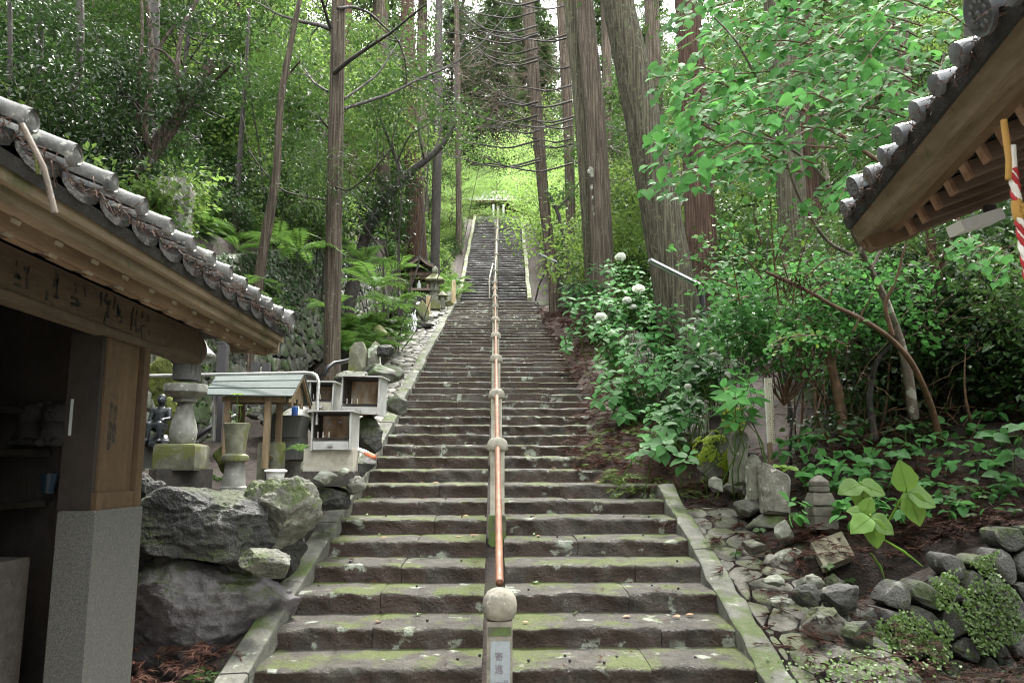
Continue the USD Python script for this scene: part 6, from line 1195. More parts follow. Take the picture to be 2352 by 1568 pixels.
for (a, b, c, d, ya, yb, n) in ((790, 600, 930, 720, 14.5, 18.5, 46), (600, 480, 760, 560, 12.0, 14.5, 40), (800, 500, 900, 610, 17, 21, 30), (480, 560, 620, 640, 10.6, 11.6, 14), (900, 560, 940, 640, 20, 24, 16), (1010, 520, 1060, 640, 27, 33, 18)):
    for _ in range(n):
        u, v, y = g.uniform(a, c), g.uniform(b, d), g.uniform(ya, yb); q = P(u, v, y); z = float(land(q[0], q[1]))
        if q[2] - z > 1.6: continue
        pos.append((q[0], q[1], max(z - .03, min(q[2] - .25, z + .5)))); idx.append(int(g.choice([4, 5]))); sc.append(g.uniform(.6, 1.15) * (y / 15) ** .5); ori.append(g.uniform(0, 6.28))
fill(und, protos, pos, idx, sc, ori)
# ferns one can pick out
for i, (u, v, y, s, lab) in enumerate(((545, 660, 10.5, .9, 'fern sprouting from the dry stone wall under the tablet'), (690, 560, 12.5, 1.2, 'broad fern on top of the dry stone wall'), (640, 545, 13, 1.2, 'fern on the bank left of the tall straight tree'), (860, 640, 15, 1.5, 'large arching fern right of the tall straight tree'), (900, 690, 16, 1.3, 'arching fern above the waterfall'), (840, 590, 17, 1.4, 'pale fern behind the large arching one'), (905, 610, 20, 1.5, 'fern left of the little shrine'), (690, 1028, 8.0, .35, 'small fern left of the lowest candle box'), (500, 1095, 7.4, .35, 'small bright fern left of the stone vase'), (465, 1552, 5.6, .3, 'small fern at the foot of the wet rock'), (585, 700, 11.0, .8, 'small fern low on the dry stone wall'), (760, 700, 13.8, 1.0, 'fern behind the tall straight tree'))):
    c = P(u, v, y); plant(PF[i % 2], 'fern', c - [0, 0, .12 * s], lab, 'fern', None, s * .9, i * 1.7)
# dark glossy foliage of the many-stemmed tree, in clumps as the photograph shows them
rg = np.random.default_rng(560)
def clumps(px_boxes, y, dy): return [P(rg.uniform(u0_, u1_), rg.uniform(v0, v1), y + rg.uniform(-dy, dy)) for (u0_, v0, u1_, v1, n) in px_boxes for _ in range(n)]
cs = clumps(((255, 180, 480, 250, 22), (270, 240, 330, 330, 8), (390, 255, 450, 320, 5), (200, 60, 330, 190, 14), (360, 10, 560, 60, 8), (450, 100, 560, 200, 5), (150, 200, 280, 330, 14)), 11.3, .8)
part(T3, 'crown', cloud(rg, cs, (.30, .4, .16), 70, .085), 'leaf_dark'); part(T3, 'crown_top', cloud(rg, [c + [0, 0, 3.2] for c in cs[::2]], (.7, .8, .5), 60, .10), 'leaf_dark')
ms = []
for c in cs[::2]: ms.append(tube(arc(c + [.3, 0, -.4], np.array([-.3, 0, .4]), 1.2, .1, 5, rg, .3), np.linspace(.012, .004, 5), 4, False))
part(T3, 'twigs', cat(ms), 'bark_dark', kind='stuff')
for i, (bx, y, m, lab, sz) in enumerate(((((0, 0, 200, 150, 26), (0, 130, 220, 300, 26)), 12.5, 'leaf_dark', 'dark evergreen filling the upper left corner', .10), (((560, 60, 740, 260, 26), (620, 230, 740, 420, 24)), 16, 'leaf_mid', 'silvery green leafy tree left of the tall straight tree', .12), (((480, 260, 640, 470, 30),), 19, 'leaf_light', 'pale green leafy tree between the curving stems', .14),
    (((800, 40, 1000, 200, 30), (780, 180, 900, 330, 22), (880, 220, 1080, 330, 16)), 18, 'leaf_mid', 'loose grey-green foliage hanging above the crooked tree', .11), (((640, 320, 760, 520, 24),), 16.5, 'leaf_mid', 'soft green shrub tree at the left foot of the tall straight tree', .12), (((1190, 420, 1320, 560, 26),), 31, 'leaf_light', 'light green tree beside the upper flight behind the slim cedar', .17), (((1400, 420, 1500, 640, 20), (1290, 500, 1350, 640, 12)), 21, 'leaf_light', 'light green shrub tree behind the twin cedar stems', .14),
    (((1640, 400, 1800, 640, 26), (1880, 300, 2000, 600, 22)), 17.5, 'leaf_mid', 'green understorey tree behind the leafy vine shrub', .14), (((2000, 560, 2300, 800, 26), (2150, 430, 2340, 560, 12)), 10.5, 'leaf_dark', 'dark evergreen shrub tree under the shrine eave', .12))):
    cs = clumps(bx, y, 1.3); c0 = np.mean(cs, 0); g0 = np.array([c0[0], y + .3, float(land(c0[0], y + .3)) - .2]); t = thing('understorey_tree', lab, 'tree', g0)
    stt = [tube(arc(g0 + rg.normal(size=3) * [.3, .2, 0], (c - g0) / np.linalg.norm(c - g0), np.linalg.norm(c - g0), -.0, 7, rg, .18), np.linspace(.035 if j < 3 else .014, .005, 7), 5, False) for j, c in enumerate(cs[::6])]
    part(t, 'stems', cat(stt), 'bark_dark'); part(t, 'crown', cloud(rg, cs, (.42 * y / 14, .5 * y / 14, .26 * y / 14), 75, sz), m)
# grey twiggy haze of dead sprays in the middle of the picture
ms = []
for c in clumps(((960, 60, 1150, 260, 34), (1060, 130, 1230, 330, 34), (1120, 60, 1300, 220, 26)), 26, 3):
    for _ in range(9): a = rg.normal(size=3) * [.9, .8, .5]; ms.append(tube(arc(c + a, rg.normal(size=3) * [1, 1, .5] / 1.6, rg.uniform(.5, 1.2), .3, 4, rg, .3), np.linspace(.009, .004, 4), 3, False))
part(BIG[3][0], 'dead_twigs', cat(ms), 'twig', kind='stuff')
# ---------------------------------------------------------------- hydrangeas
def leaf_parts(t, V, F, nv, nf, m, limit, name='leaf', rest='further_leaves', order=None):
    """Splits a scattered leaf mesh into single leaves (parts) up to limit; the rest stays one part."""
    N = len(V) // nv; k = min(N, limit); sel = np.arange(N) if order is None else np.argsort(order); V = V.reshape(N, nv, 3); F0 = F[:nf]
    for i in sel[:k]: part(t, name, (V[i], F0), m, smooth=True)
    if N > k:
        r = V[sel[k:]].reshape(-1, 3); part(t, rest, (r, (F0[None] + (np.arange(N - k) * nv)[:, None, None]).reshape(-1, 3)), m, smooth=True, kind='stuff')
def hydrangea(shoots, y, label, seed, size, limit, flowers=(), m='leaf_hydrangea', dy=.5):
    rg = np.random.default_rng(seed); shoots = list(shoots) + [(u + du, v + dv) for (u, v, r) in flowers for du, dv in ((0, 14), (-14, 26), (12, 24))]; tips = [P(u, v, y + rg.uniform(-dy, dy) * (i < len(shoots) - 3 * len(flowers))) for i, (u, v) in enumerate(shoots)]; c = np.mean(tips, 0); gx_, gy_ = c[0] + .15, y + .25; g0 = np.array([gx_, gy_, float(land(gx_, gy_)) - .05])
    t = thing('hydrangea_bush', label, 'hydrangea', g0); pos, d, n, sz, st = [], [], [], [], []
    for q in tips:
        root = g0 + rg.normal(size=3) * [.22, .2, 0]; ax_ = q - root; L = np.linalg.norm(ax_); ax_ = ax_ / L; p = arc(root, ax_, L, -.0, 6); p[1:-1] += rg.normal(size=(4, 3)) * .03 + np.array([0, 0, .05]); st.append(tube(p, np.linspace(.008, .004, 6), 5, False))
        a0 = rg.uniform(0, 6.28); up_ = ax_ * .45 + np.array([-.1, -.35, .75]); up_ /= np.linalg.norm(up_); e1 = np.cross(up_, [1, .3, 0]); e1 /= np.linalg.norm(e1); e2 = np.cross(up_, e1)
        for lv in range(3):
            b = q - ax_ * .075 * lv; s = size * (.62, 1.0, .95)[lv]
            for k in range(3 if lv == 0 else 2 if lv == 2 else 4):
                a = a0 + lv * .8 + k * 6.283 / (3 if lv == 0 else 2 if lv == 2 else 4) + rg.normal() * .18; r = e1 * math.cos(a) + e2 * math.sin(a)
                dd = r + up_ * (.55 if lv == 0 else .05 - .18 * lv) + rg.normal(size=3) * .12; pos.append(b + r * .02); d.append(dd); n.append(up_ + rg.normal(size=3) * .14); sz.append(s * rg.uniform(.8, 1.15))
    V, F = scatter(T_OVATE, pos, np.array(d), np.array(n), np.array(sz)); leaf_parts(t, V, F, 9, 8, m, limit)
    part(t, 'stems', cat(st), 'leaf_cover')
    for (u, v, r) in flowers:
        q = P(u, v, y - .12); rr = r * .92 * y / FP; fl = []; K_ = 64
        for i in range(K_):
            z = 1 - 2 * (i + .5) / K_ * .82; a = i * 2.4; nn = np.array([math.sqrt(max(0, 1 - z * z)) * math.cos(a), math.sqrt(max(0, 1 - z * z)) * math.sin(a), z]); e = np.cross(nn, [.3, .5, .8]); e /= np.linalg.norm(e); f2 = np.cross(nn, e); b = q + nn * rr * rg.uniform(.72, 1.08) * [1, 1, .72]; s = rr * .25
            for w in range(4):
                c1, s1 = math.cos(w * 1.571 + i), math.sin(w * 1.571 + i); o = e * c1 + f2 * s1; o2 = -e * s1 + f2 * c1; fl.append((np.array([b, b + (o + o2 * .7) * s * .8 + nn * s * .1, b + o * s * 1.3, b + (o - o2 * .7) * s * .8 + nn * s * .1]), np.array([[0, 2, 1], [0, 3, 2]])))
        fh = part(t, 'flower_head', cat(fl), 'petal'); part(fh, 'core', (_ICO[2].vertices * rr * .6 * [1, 1, .7] + q, _ICO[2].faces), 'leaf_cover', smooth=True)
        part(fh, 'stalk', tube(arc(q - [0, 0, rr * .5], g0 - q + [0, 0, .4], 1, 0, 4), .005, 5), 'leaf_cover')
    return t
def sh(seed, boxes):
    g = np.random.default_rng(seed); o = []
    for (u0_, v0, u1_, v1, n) in boxes:
        k = 0; mine = []
        while len(mine) < n and k < n * 40:
            k += 1; q = (g.uniform(u0_, u1_), g.uniform(v0, v1))
            if all((q[0] - a) ** 2 + (q[1] - b) ** 2 > (min(u1_ - u0_, v1 - v0) * .16 + 9) ** 2 for a, b in mine): mine.append(q)
        o += mine
    return o
hydrangea(sh(1, ((1500, 890, 1610, 970, 9), (1470, 940, 1560, 1000, 5))), 9.6, 'low hydrangea with broad drooping leaves by the slim whitish stone', 601, .16, 120, ((1580, 887, 9), (1643, 815, 9)))
hydrangea(sh(2, ((1360, 840, 1500, 930, 14), (1420, 800, 1560, 880, 12), (1400, 900, 1560, 960, 9))), 11.2, 'hydrangea reaching toward the steps with few white flowers', 602, .165, 90, ((1420, 876, 8), (1604, 848, 14), (1550, 905, 6)))
hydrangea(sh(3, ((1370, 745, 1540, 830, 20), (1480, 700, 1560, 800, 10))), 12.4, 'hydrangea in front of the leaning giant with two white heads', 603, .165, 60, ((1407, 767, 13), (1380, 728, 15)))
hydrangea(sh(4, ((1560, 720, 1720, 860, 28), (1540, 830, 1660, 900, 12))), 11.0, 'hydrangea right of the leaning giant under the tube lamp', 604, .16, 60, ((1605, 795, 10), (1660, 700, 7)))
hydrangea(sh(5, ((1300, 670, 1420, 760, 24), (1390, 650, 1500, 720, 18))), 14.5, 'hydrangea in the middle of the bank with white heads on top', 605, .17, 0, ((1467, 664, 16), (1440, 690, 12), (1455, 705, 9)))
hydrangea(sh(6, ((1290, 640, 1400, 700, 14), (1330, 600, 1400, 660, 6))), 18, 'farthest low hydrangea at the foot of the twin cedars', 606, .19, 0, ((1500, 640, 9),))
hydrangea(sh(7, ((1395, 590, 1470, 650, 10),)), 17, 'tall hydrangea with one white head between the twin cedars and the giant', 607, .15, 0, ((1425, 590, 14),))
hydrangea([(1660, 890), (1690, 860), (1720, 880), (1740, 905), (1700, 930), (1650, 920), (1688, 900)], 8.4, 'big fresh hydrangea leaves above the yellow-green post stone', 608, .19, 80, m='leaf_vine')
hydrangea([(1705, 945), (1690, 955)], 8.5, 'hydrangea shoot hanging over the tall round-topped grave stone', 609, .13, 40, m='leaf_vine')
hydrangea([(1580, 1040), (1500, 1020), (1530, 1010)], 8.8, 'large single hydrangea leaves left of the mossy rock', 610, .2, 40)
hydrangea(sh(8, ((1620, 560, 1700, 700, 12),)), 12.5, 'shadowed hydrangea by the red-brown cedar', 611, .13, 0)
hydrangea(sh(12, ((1290, 775, 1320, 795, 2),)), 16, 'lone small hydrangea seedling on the red litter', 612, .16, 10)
# ---------------------------------------------------------------- vine shrub, upper right
def sprays(t, lines, y, seed, size, m, limit, tp=T_HEART, per=.075, dy=.4, bark='brown_twig', face=(-.25, -.62, .75), rest='further_leaves', rad=3.5):
    rg = np.random.default_rng(seed); pos, d, n, sz, st = [], [], [], [], []
    for i, pts in enumerate(lines):
        yy = y + rg.uniform(-dy, dy); p = np.array([P(u, v, yy - .1 * j) for j, (u, v) in enumerate(pts)]); s = np.linspace(0, len(p) - 1, len(p) * 5); q = np.stack([np.interp(s, range(len(p)), p[:, k]) for k in range(3)], 1)
        for _ in range(4): q[1:-1] = q[:-2] * .25 + q[1:-1] * .5 + q[2:] * .25
        st.append(tube(q, np.linspace(.010, .003, len(q)), 5, False)); ds = np.r_[0, np.cumsum(np.linalg.norm(np.diff(q, axis=0), axis=1))]; k = 0
        for a in np.arange(ds[-1] * .12, ds[-1], per):
            b = np.array([np.interp(a, ds, q[:, j]) for j in range(3)]); tg = q[min(len(q) - 1, int(np.searchsorted(ds, a)))] - q[max(0, int(np.searchsorted(ds, a)) - 2)]; tg /= np.linalg.norm(tg) + 1e-9
            for w in range(2):
                sd = np.cross(tg, face); sd /= np.linalg.norm(sd); k += 1
                dd = tg * .5 + sd * (1 if w else -1) * rg.uniform(.5, 1.1) + rg.normal(size=3) * .3 + [0, 0, -.35]; pos.append(b + rg.normal(size=3) * .045); d.append(dd); n.append(np.array(face) + rg.normal(size=3) * .33); sz.append(size * rg.uniform(.6, 1.2))
        pos.append(q[-1]); d.append(q[-1] - q[-3] + [0, 0, -.02]); n.append(np.array(face) + rg.normal(size=3) * .2); sz.append(size * .8)
    V, F = scatter(tp, pos, np.array(d), np.array(n), np.array(sz)); pos = np.array(pos); leaf_parts(t, V, F, len(tp[0]), len(tp[1]), m, limit, order=pos[:, 1] - np.array(sz) * 6, rest=rest)
    part(t, 'stems', cat(st), bark)
vine = thing('vine_shrub', 'tall shrub with broad heart-shaped bright leaves filling the upper right', 'shrub', P(2080, 900, 8.2))
VL = [[(1900, 60), (1760, 30), (1640, 70), (1560, 110), (1500, 165)], [(1900, 0), (1740, -10), (1620, 20), (1560, 40)], [(1960, 120), (1800, 90), (1700, 100), (1640, 130)], [(1960, 190), (1820, 160), (1700, 170), (1580, 170), (1500, 180)],
      [(2000, 250), (1880, 220), (1760, 210), (1690, 240), (1640, 270)], [(1960, 300), (1820, 290), (1680, 280), (1560, 300), (1490, 330)], [(1920, 340), (1800, 330), (1660, 330), (1560, 350), (1485, 380)], [(1860, 400), (1740, 370), (1620, 380), (1540, 400), (1480, 440)],
      [(2080, 120), (1980, 90), (1900, 110), (1840, 140)], [(2120, 60), (2020, 30), (1930, 40), (1850, 80)], [(2160, 30), (2060, -10), (1960, -10)], [(2100, 200), (2010, 170), (1940, 180), (1880, 220)], [(2080, 270), (1990, 240), (1930, 260), (1880, 300)], [(2160, 150), (2100, 120), (2040, 130), (1990, 170)],
      [(2130, 230), (2070, 200), (2010, 220), (1960, 260)], [(1990, 340), (1930, 320), (1880, 350), (1840, 400)], [(1880, 380), (1830, 360), (1790, 390), (1750, 440)], [(2220, 60), (2180, 30), (2120, 20)], [(1820, 250), (1760, 260), (1710, 280), (1690, 320)], [(1800, 180), (1740, 200), (1690, 220)], [(1700, 320), (1650, 350), (1610, 390), (1600, 430)],
      [(2050, 330), (2000, 310), (1960, 330), (1950, 370)], [(1700, 40), (1640, 80), (1600, 130), (1570, 190)], [(2190, 110), (2150, 80), (2110, 90), (2080, 130)], [(1900, 130), (1860, 160), (1830, 200)], [(1960, 420), (1900, 430), (1850, 480)], [(1840, 100), (1770, 140), (1730, 190)], [(2050, 60), (1990, 130), (1960, 190)], [(1780, 60), (1700, 130), (1660, 190), (1640, 230)]]
g = np.random.default_rng(619); VL2 = []
for k in range(40):
    u, v = g.uniform(1620, 2150), g.uniform(0, 430); VL2.append([(u, v), (u - 45, v - 25), (u - 90, v - 10), (u - 130, v + g.uniform(10, 60))])
sprays(vine, VL + VL2, 7.2, 620, .118, 'leaf_vine', 300, per=.10, dy=.7)
def limb(t, pts, y, m, seed, nm='limb', n=8):
    p = np.array([P(u, v, yy) for (u, v, w, yy) in pts]); r = np.array([w / 2 * yy / FP for (u, v, w, yy) in pts]); s = np.linspace(0, len(p) - 1, len(p) * 6); q = np.stack([np.interp(s, range(len(p)), p[:, k]) for k in range(3)], 1)
    for _ in range(4): q[1:-1] = q[:-2] * .25 + q[1:-1] * .5 + q[2:] * .25
    part(t, nm, tube(q, np.interp(s, range(len(p)), r), n, True, .14, seed), m, smooth=True)
for k, l in enumerate(([(2100, 960, 24, 9.0), (2080, 820, 22, 8.8), (2040, 700, 18, 8.5), (1990, 600, 13, 8.2), (1930, 470, 11, 7.8), (1870, 380, 9, 7.5), (1800, 330, 6, 7.3), (1700, 300, 4, 7.2)], [(1930, 470, 8, 7.8), (1960, 380, 7, 7.7), (2000, 260, 6, 7.6), (2060, 120, 5, 7.5)],
                       [(1990, 600, 10, 8.2), (1900, 560, 8, 8), (1830, 450, 7, 7.8), (1760, 220, 6, 7.5), (1690, 90, 5, 7.3), (1640, 40, 4, 7.2)], [(2000, 620, 8, 8.2), (2060, 500, 7, 8.2), (2120, 300, 6, 8), (2170, 120, 5, 7.8)])): limb(vine, l, 8, 'bark_pale', 630 + k)
back = thing('vine_shrub', 'shadier shrub of the same broad leaves, behind and right of the bright one', 'shrub', P(2150, 800, 9.8))
g = np.random.default_rng(640); BL = []
for k in range(44):
    u, v = g.uniform(1640, 2330), g.uniform(-20, 420); BL.append([(u, v), (u - 50, v - 20), (u - 100, v + g.uniform(-10, 30)), (u - 140, v + g.uniform(10, 70))])
sprays(back, BL, 9.6, 641, .12, 'leaf_hydrangea', 0, per=.11, dy=.9)
for k, l in enumerate(([(2160, 900, 30, 10), (2150, 700, 26, 10), (2130, 450, 20, 9.8), (2080, 250, 14, 9.7), (1980, 100, 10, 9.6)], [(2150, 650, 14, 10), (2230, 400, 12, 9.8), (2290, 150, 10, 9.6)], [(2130, 450, 12, 9.8), (1960, 330, 10, 9.7), (1800, 220, 8, 9.6)])): limb(back, l, 9, 'brown_twig', 650 + k)
# under the eave, behind the rafters
sprays(back, [[(2260, 560), (2230, 575), (2200, 590)], [(2300, 570), (2280, 590), (2250, 610)], [(2320, 600), (2300, 620), (2285, 650)], [(2240, 545), (2200, 555), (2180, 570)]], 7.6, 642, .10, 'leaf_vine', 0, per=.08, rest='low_leaves')
# fresh light shrub in front of the red cedar
fresh = thing('fresh_shrub', 'upright shrub with small pale fresh leaves below the bright vine shrub', 'shrub', P(1790, 820, 8.6))
FL = [[(1790, 700), (1780, 620), (1775, 560), (1770, 480), (1768, 440)], [(1700, 700), (1690, 640), (1680, 590), (1690, 520)], [(1820, 700), (1830, 620), (1850, 560), (1870, 500)], [(1750, 640), (1720, 600), (1680, 580), (1650, 560), (1600, 545)], [(1740, 600), (1700, 560), (1670, 540), (1640, 500)], [(1850, 640), (1890, 600), (1930, 590), (1960, 585)], [(1860, 680), (1900, 650), (1940, 640)], [(1690, 660), (1640, 640), (1600, 640)],
      [(1780, 600), (1800, 540), (1830, 500), (1860, 470)], [(1720, 680), (1680, 690), (1640, 700)], [(1900, 700), (1920, 640), (1960, 610), (1990, 620)], [(1960, 760), (1990, 700), (2020, 650), (2060, 640)], [(1870, 770), (1850, 770), (1800, 775), (1770, 790)], [(1940, 790), (1890, 770), (1840, 770), (1790, 760)], [(1820, 800), (1790, 790), (1760, 800)], [(1750, 560), (1730, 500), (1735, 450)], [(1810, 640), (1790, 580), (1800, 530)], [(1650, 620), (1620, 590), (1560, 600), (1545, 580)]]
sprays(fresh, FL, 8.0, 660, .078, 'leaf_vine', 200, T_OVATE, .065, .5); sprays(fresh, FL[:8] + FL[12:15], 7.9, 661, .055, 'leaf_fresh', 60, T_OVATE, .10, .3, rest='young_leaves')
hydr = sh(14, ((1700, 640, 1900, 860, 46), (1620, 640, 1760, 800, 24), (1900, 600, 2060, 760, 24)))
t = thing('shrub', 'dense mid-green shrub under the fresh pale one', 'shrub', P(1800, 880, 9.4)); g = np.random.default_rng(662)
V, F = cloud(g, [P(u, v, 9.2 + g.uniform(-.4, .5)) for u, v in hydr], (.2, .25, .13), 38, .09, T_OVATE); leaf_parts(t, V, F, 9, 8, 'leaf_hydrangea', 0); part(t, 'stems', cat([tube(arc(P(1800, 930, 9.5), P(u, v, 9.3) - P(1800, 930, 9.5), 1, .0, 5, g, .3), np.linspace(.012, .004, 5), 4, False) for u, v in hydr[::3]]), 'brown_twig')
br_ = thing('fallen_branch', 'thick bare brown branch with a brown withered tuft at its end', 'branch', P(2165, 1040, 9.0))
limb(br_, [(2165, 1040, 16, 9.0), (2140, 930, 15, 8.7), (2095, 830, 14, 8.3), (2045, 775, 12, 8.1), (1985, 735, 11, 7.9), (1910, 700, 9, 7.8), (1860, 670, 9, 7.7), (1800, 642, 10, 7.6), (1760, 625, 7, 7.5)], 8, 'brown_twig', 670, 'stem', 10)
limb(br_, [(2050, 770, 12, 8.1), (2030, 700, 10, 8.0), (2060, 640, 7, 7.9), (2080, 560, 5, 7.8)], 8, 'brown_twig', 671, 'side_branch')
g = np.random.default_rng(672); ms = []
for k in range(60): ms.append(tube(arc(P(1790 + g.uniform(-10, 70), 635 + g.uniform(-8, 20), 7.6), g.normal(size=3) * [.5, .5, .3] + [0, 0, -.3], g.uniform(.12, .3), .5, 5, g, .3), np.linspace(.004, .002, 5), 3, False))
part(br_, 'withered_tuft', cat(ms), 'needle_brown', kind='stuff')
# thicket of brown stems at the right
th = thing('thicket', 'tangled dark thicket of bare brown stems right of the sign board', 'thicket', P(2000, 1000, 9)); g = np.random.default_rng(680)
for k in range(46):
    u, v = g.uniform(1790, 2340), g.uniform(880, 1120); y = 9.0 + (1120 - v) * .006 + g.uniform(-.3, 1.0); h = g.uniform(150, 420); l = g.uniform(-140, 90)
    p = np.array([P(u + l * a + 14 * math.sin(a * 5 + k), v - h * a, y + .15 * math.sin(a * 4 + k)) for a in np.linspace(0, 1, 14)]); p[:, 2] -= max(0, p[0, 2] - float(land(p[0, 0], p[0, 1]))) * np.linspace(1, 0, 14) ** 2
    part(th, 'stem', tube(p, np.linspace(g.uniform(.008, .03), .004, 14), 6, True, .15, k), 'brown_twig' if k % 3 else 'bark_dark', smooth=True)
ms = []
for k in range(420):
    u, v = g.uniform(1780, 2350), g.uniform(560, 1060); ms.append(tube(arc(P(u, v, g.uniform(8.6, 10.6)), g.normal(size=3) * [1, .6, .8], g.uniform(.15, .7), g.uniform(0, .7), 6, g, .5), np.linspace(.004, .0018, 6), 3, False))
part(th, 'twigs', cat(ms), 'brown_twig', kind='stuff')
V, F = cloud(g, [P(g.uniform(1880, 2352), g.uniform(620, 1030), g.uniform(9.0, 11.5)) for _ in range(170)], (.26, .26, .16), 30, .085, T_OVATE); part(th, 'leaves', (V, F), 'leaf_dark', kind='stuff')
V, F = cloud(g, [P(g.uniform(1760, 2200), g.uniform(600, 790), g.uniform(8.6, 9.4)) for _ in range(60)], (.2, .2, .12), 16, .075, T_OVATE); part(th, 'bright_leaves', (V, F), 'leaf_vine', kind='stuff')
limb(th, [(1940, 1000, 26, 9.2), (1925, 900, 24, 9.2), (1900, 800, 20, 9.3), (1850, 700, 14, 9.5), (1800, 600, 10, 9.6)], 9, 'brown_twig', 681, 'stem'); limb(th, [(2010, 1010, 18, 9), (1995, 920, 16, 9), (2010, 830, 12, 9.2), (2080, 760, 10, 9.4)], 9, 'bark_dark', 682, 'stem')
# low broad-leaved plants on the dark bank
def lowplant(px_, y, size, label, seed, m='leaf_hydrangea', n=5, tp=T_OVATE):
    g = np.random.default_rng(seed); t = thing('ground_plant', label, 'plant', P(px_[0][0], px_[0][1] + 20, y)); 
    for (u, v) in px_:
        b = P(u, v, y + g.uniform(-.15, .15)); part(t, 'stem', tube([b, b - [0, -.03, size * 1.3]], .004, 5), 'leaf_cover')
        for k in range(n):
            a = k * 6.28 / n + g.uniform(-.4, .4); d = np.array([math.cos(a), math.sin(a) * .9, -.12 + g.normal() * .15]); V, F = scatter(tp, [b], np.array([d]), np.array([[-.1, -.55, .8] + g.normal(size=3) * .15]), [size * g.uniform(.75, 1.15)]); part(t, 'leaf', (V, F), m, smooth=True)
lowplant([(1960, 1080), (2010, 1060), (1990, 1110), (2040, 1090), (2060, 1040)], 7.9, .15, 'cluster of broad green leaves behind the little stupa tower', 701)
lowplant([(1890, 1080), (1850, 1090), (1905, 1060)], 7.9, .13, 'bright broad leaves just above the stupa jewel', 702, 'leaf_vine')
lowplant([(1810, 1075), (1790, 1070)], 8.1, .12, 'yellowish green seedling beside the broken grave stone', 703, 'leaf_fresh')
lowplant([(1870, 1000), (1910, 1010), (1840, 1020), (1950, 990)], 8.8, .09, 'small-leaved dark plant right of the sign board', 704)
lowplant([(2280, 1000), (2330, 1040), (2300, 1090), (2340, 980)], 7.6, .18, 'large dark green leaves at the right edge', 705)
lowplant([(2120, 1110), (2180, 1140), (2230, 1100), (2200, 1180)], 7.6, .08, 'scattered small leaves on the bank right of the bright big leaves', 706)
lowplant([(1900, 1300), (1950, 1330), (2010, 1345), (1930, 1360)], 6.9, .07, 'small ivy-like leaves below the square slab', 707, 'leaf_mid', 4)
lowplant([(1690, 1270), (1745, 1215)], 7.4, .07, 'tiny seedling on the stony strip near the white lichened stones', 708, 'leaf_mid', 4)
lowplant([(1480, 1000), (1450, 1050)], 9.2, .09, 'small pale seedling at the edge of the litter', 709, 'leaf_vine', 4)
lowplant([(1300, 800)], 15, .14, 'little plant growing from the red litter beside the steps', 710, 'leaf_hydrangea', 6)
# arisaema
ar = thing('arisaema_plant', 'bright yellow-green plant with huge three-part leaves over the stone wall', 'plant', P(2000, 1250, 6.75)); root = P(2010, 1250, 7.0)
n_ = 15
def lobe(b, d, n, L, W, fold=.12):
    t = np.linspace(0, 1, n_); w = W * np.sin(np.pi * t ** .8) ** .75 * (1 - .2 * t) * (1 + .05 * np.sin(t * 19)); d = d / np.linalg.norm(d); n = n - d * (n @ d); n /= np.linalg.norm(n); s = np.cross(n, d)
    mid_ = b + np.outer(t * L, d) - np.outer((t ** 2) * L * .26 - .012 * np.sin(t * 9) * L * 2, n); v = np.vstack([mid_, mid_ + np.outer(w, s) + np.outer(w * fold, n), mid_ - np.outer(w, s) + np.outer(w * fold, n), mid_ + np.outer(w * .55, s) + np.outer(w * (fold + .05) * .8, n), mid_ - np.outer(w * .55, s) + np.outer(w * (fold + .05) * .8, n)]); f = []
    for i in range(n_ - 1):
        for a, c in ((0, 3), (3, 1)): f += [(a * n_ + i, a * n_ + i + 1, c * n_ + i + 1), (a * n_ + i, c * n_ + i + 1, c * n_ + i)]
        for a, c in ((4, 0), (2, 4)): f += [(a * n_ + i, a * n_ + i + 1, c * n_ + i + 1), (a * n_ + i, c * n_ + i + 1, c * n_ + i)]
    return v, np.array(f)
for (u, v, y, L, ang) in ((1976, 1112, 6.75, .215, (-165, -90, -18)), (2082, 1128, 6.7, .26, (100, -75, -25)), (2000, 1188, 6.5, .215, (-150, -85, -35)), (1985, 1180, 6.6, .15, (160, -125, 75))):
    b = P(u, v, y); part(ar, 'leaf_stalk', tube(arc(root, b - root, 1, -.02, 7), .009, 7), 'leaf_fresh', smooth=True)
    for k, a in enumerate(ang):
        a = math.radians(a); d = np.array([math.cos(a), -.35 * abs(math.sin(a)) * 0 - .25, math.sin(a) * .85]); nn = np.array([-.15, -.72, .62]); part(ar, 'leaf', lobe(b, d, nn, L * (1.12 if k == 1 else 1.0), L * .47), 'leaf_arisaema', smooth=True)
        dn = d / np.linalg.norm(d); n2 = nn - dn * (nn @ dn); n2 /= np.linalg.norm(n2); tt3 = np.linspace(0, .93, 8); LL = L * (1.12 if k == 1 else 1.0); rib = b + np.outer(tt3 * LL, dn) - np.outer((tt3 ** 2) * LL * .26 - .012 * np.sin(tt3 * 9) * LL * 2, n2) + n2 * .002; part(ar, 'midrib', tube(rib, np.linspace(.0032, .001, 8), 5), 'leaf_fresh', smooth=True)
for pts in ([(2000, 1270), (2022, 1300), (2032, 1330)], [(2030, 1238), (2075, 1265), (2120, 1300)]): 
    p = [P(u, v, 6.5) for u, v in pts]; st = part(ar, 'drooping_spike', tube(p, [.006, .011, .003], 7), 'leaf_fresh', smooth=True)
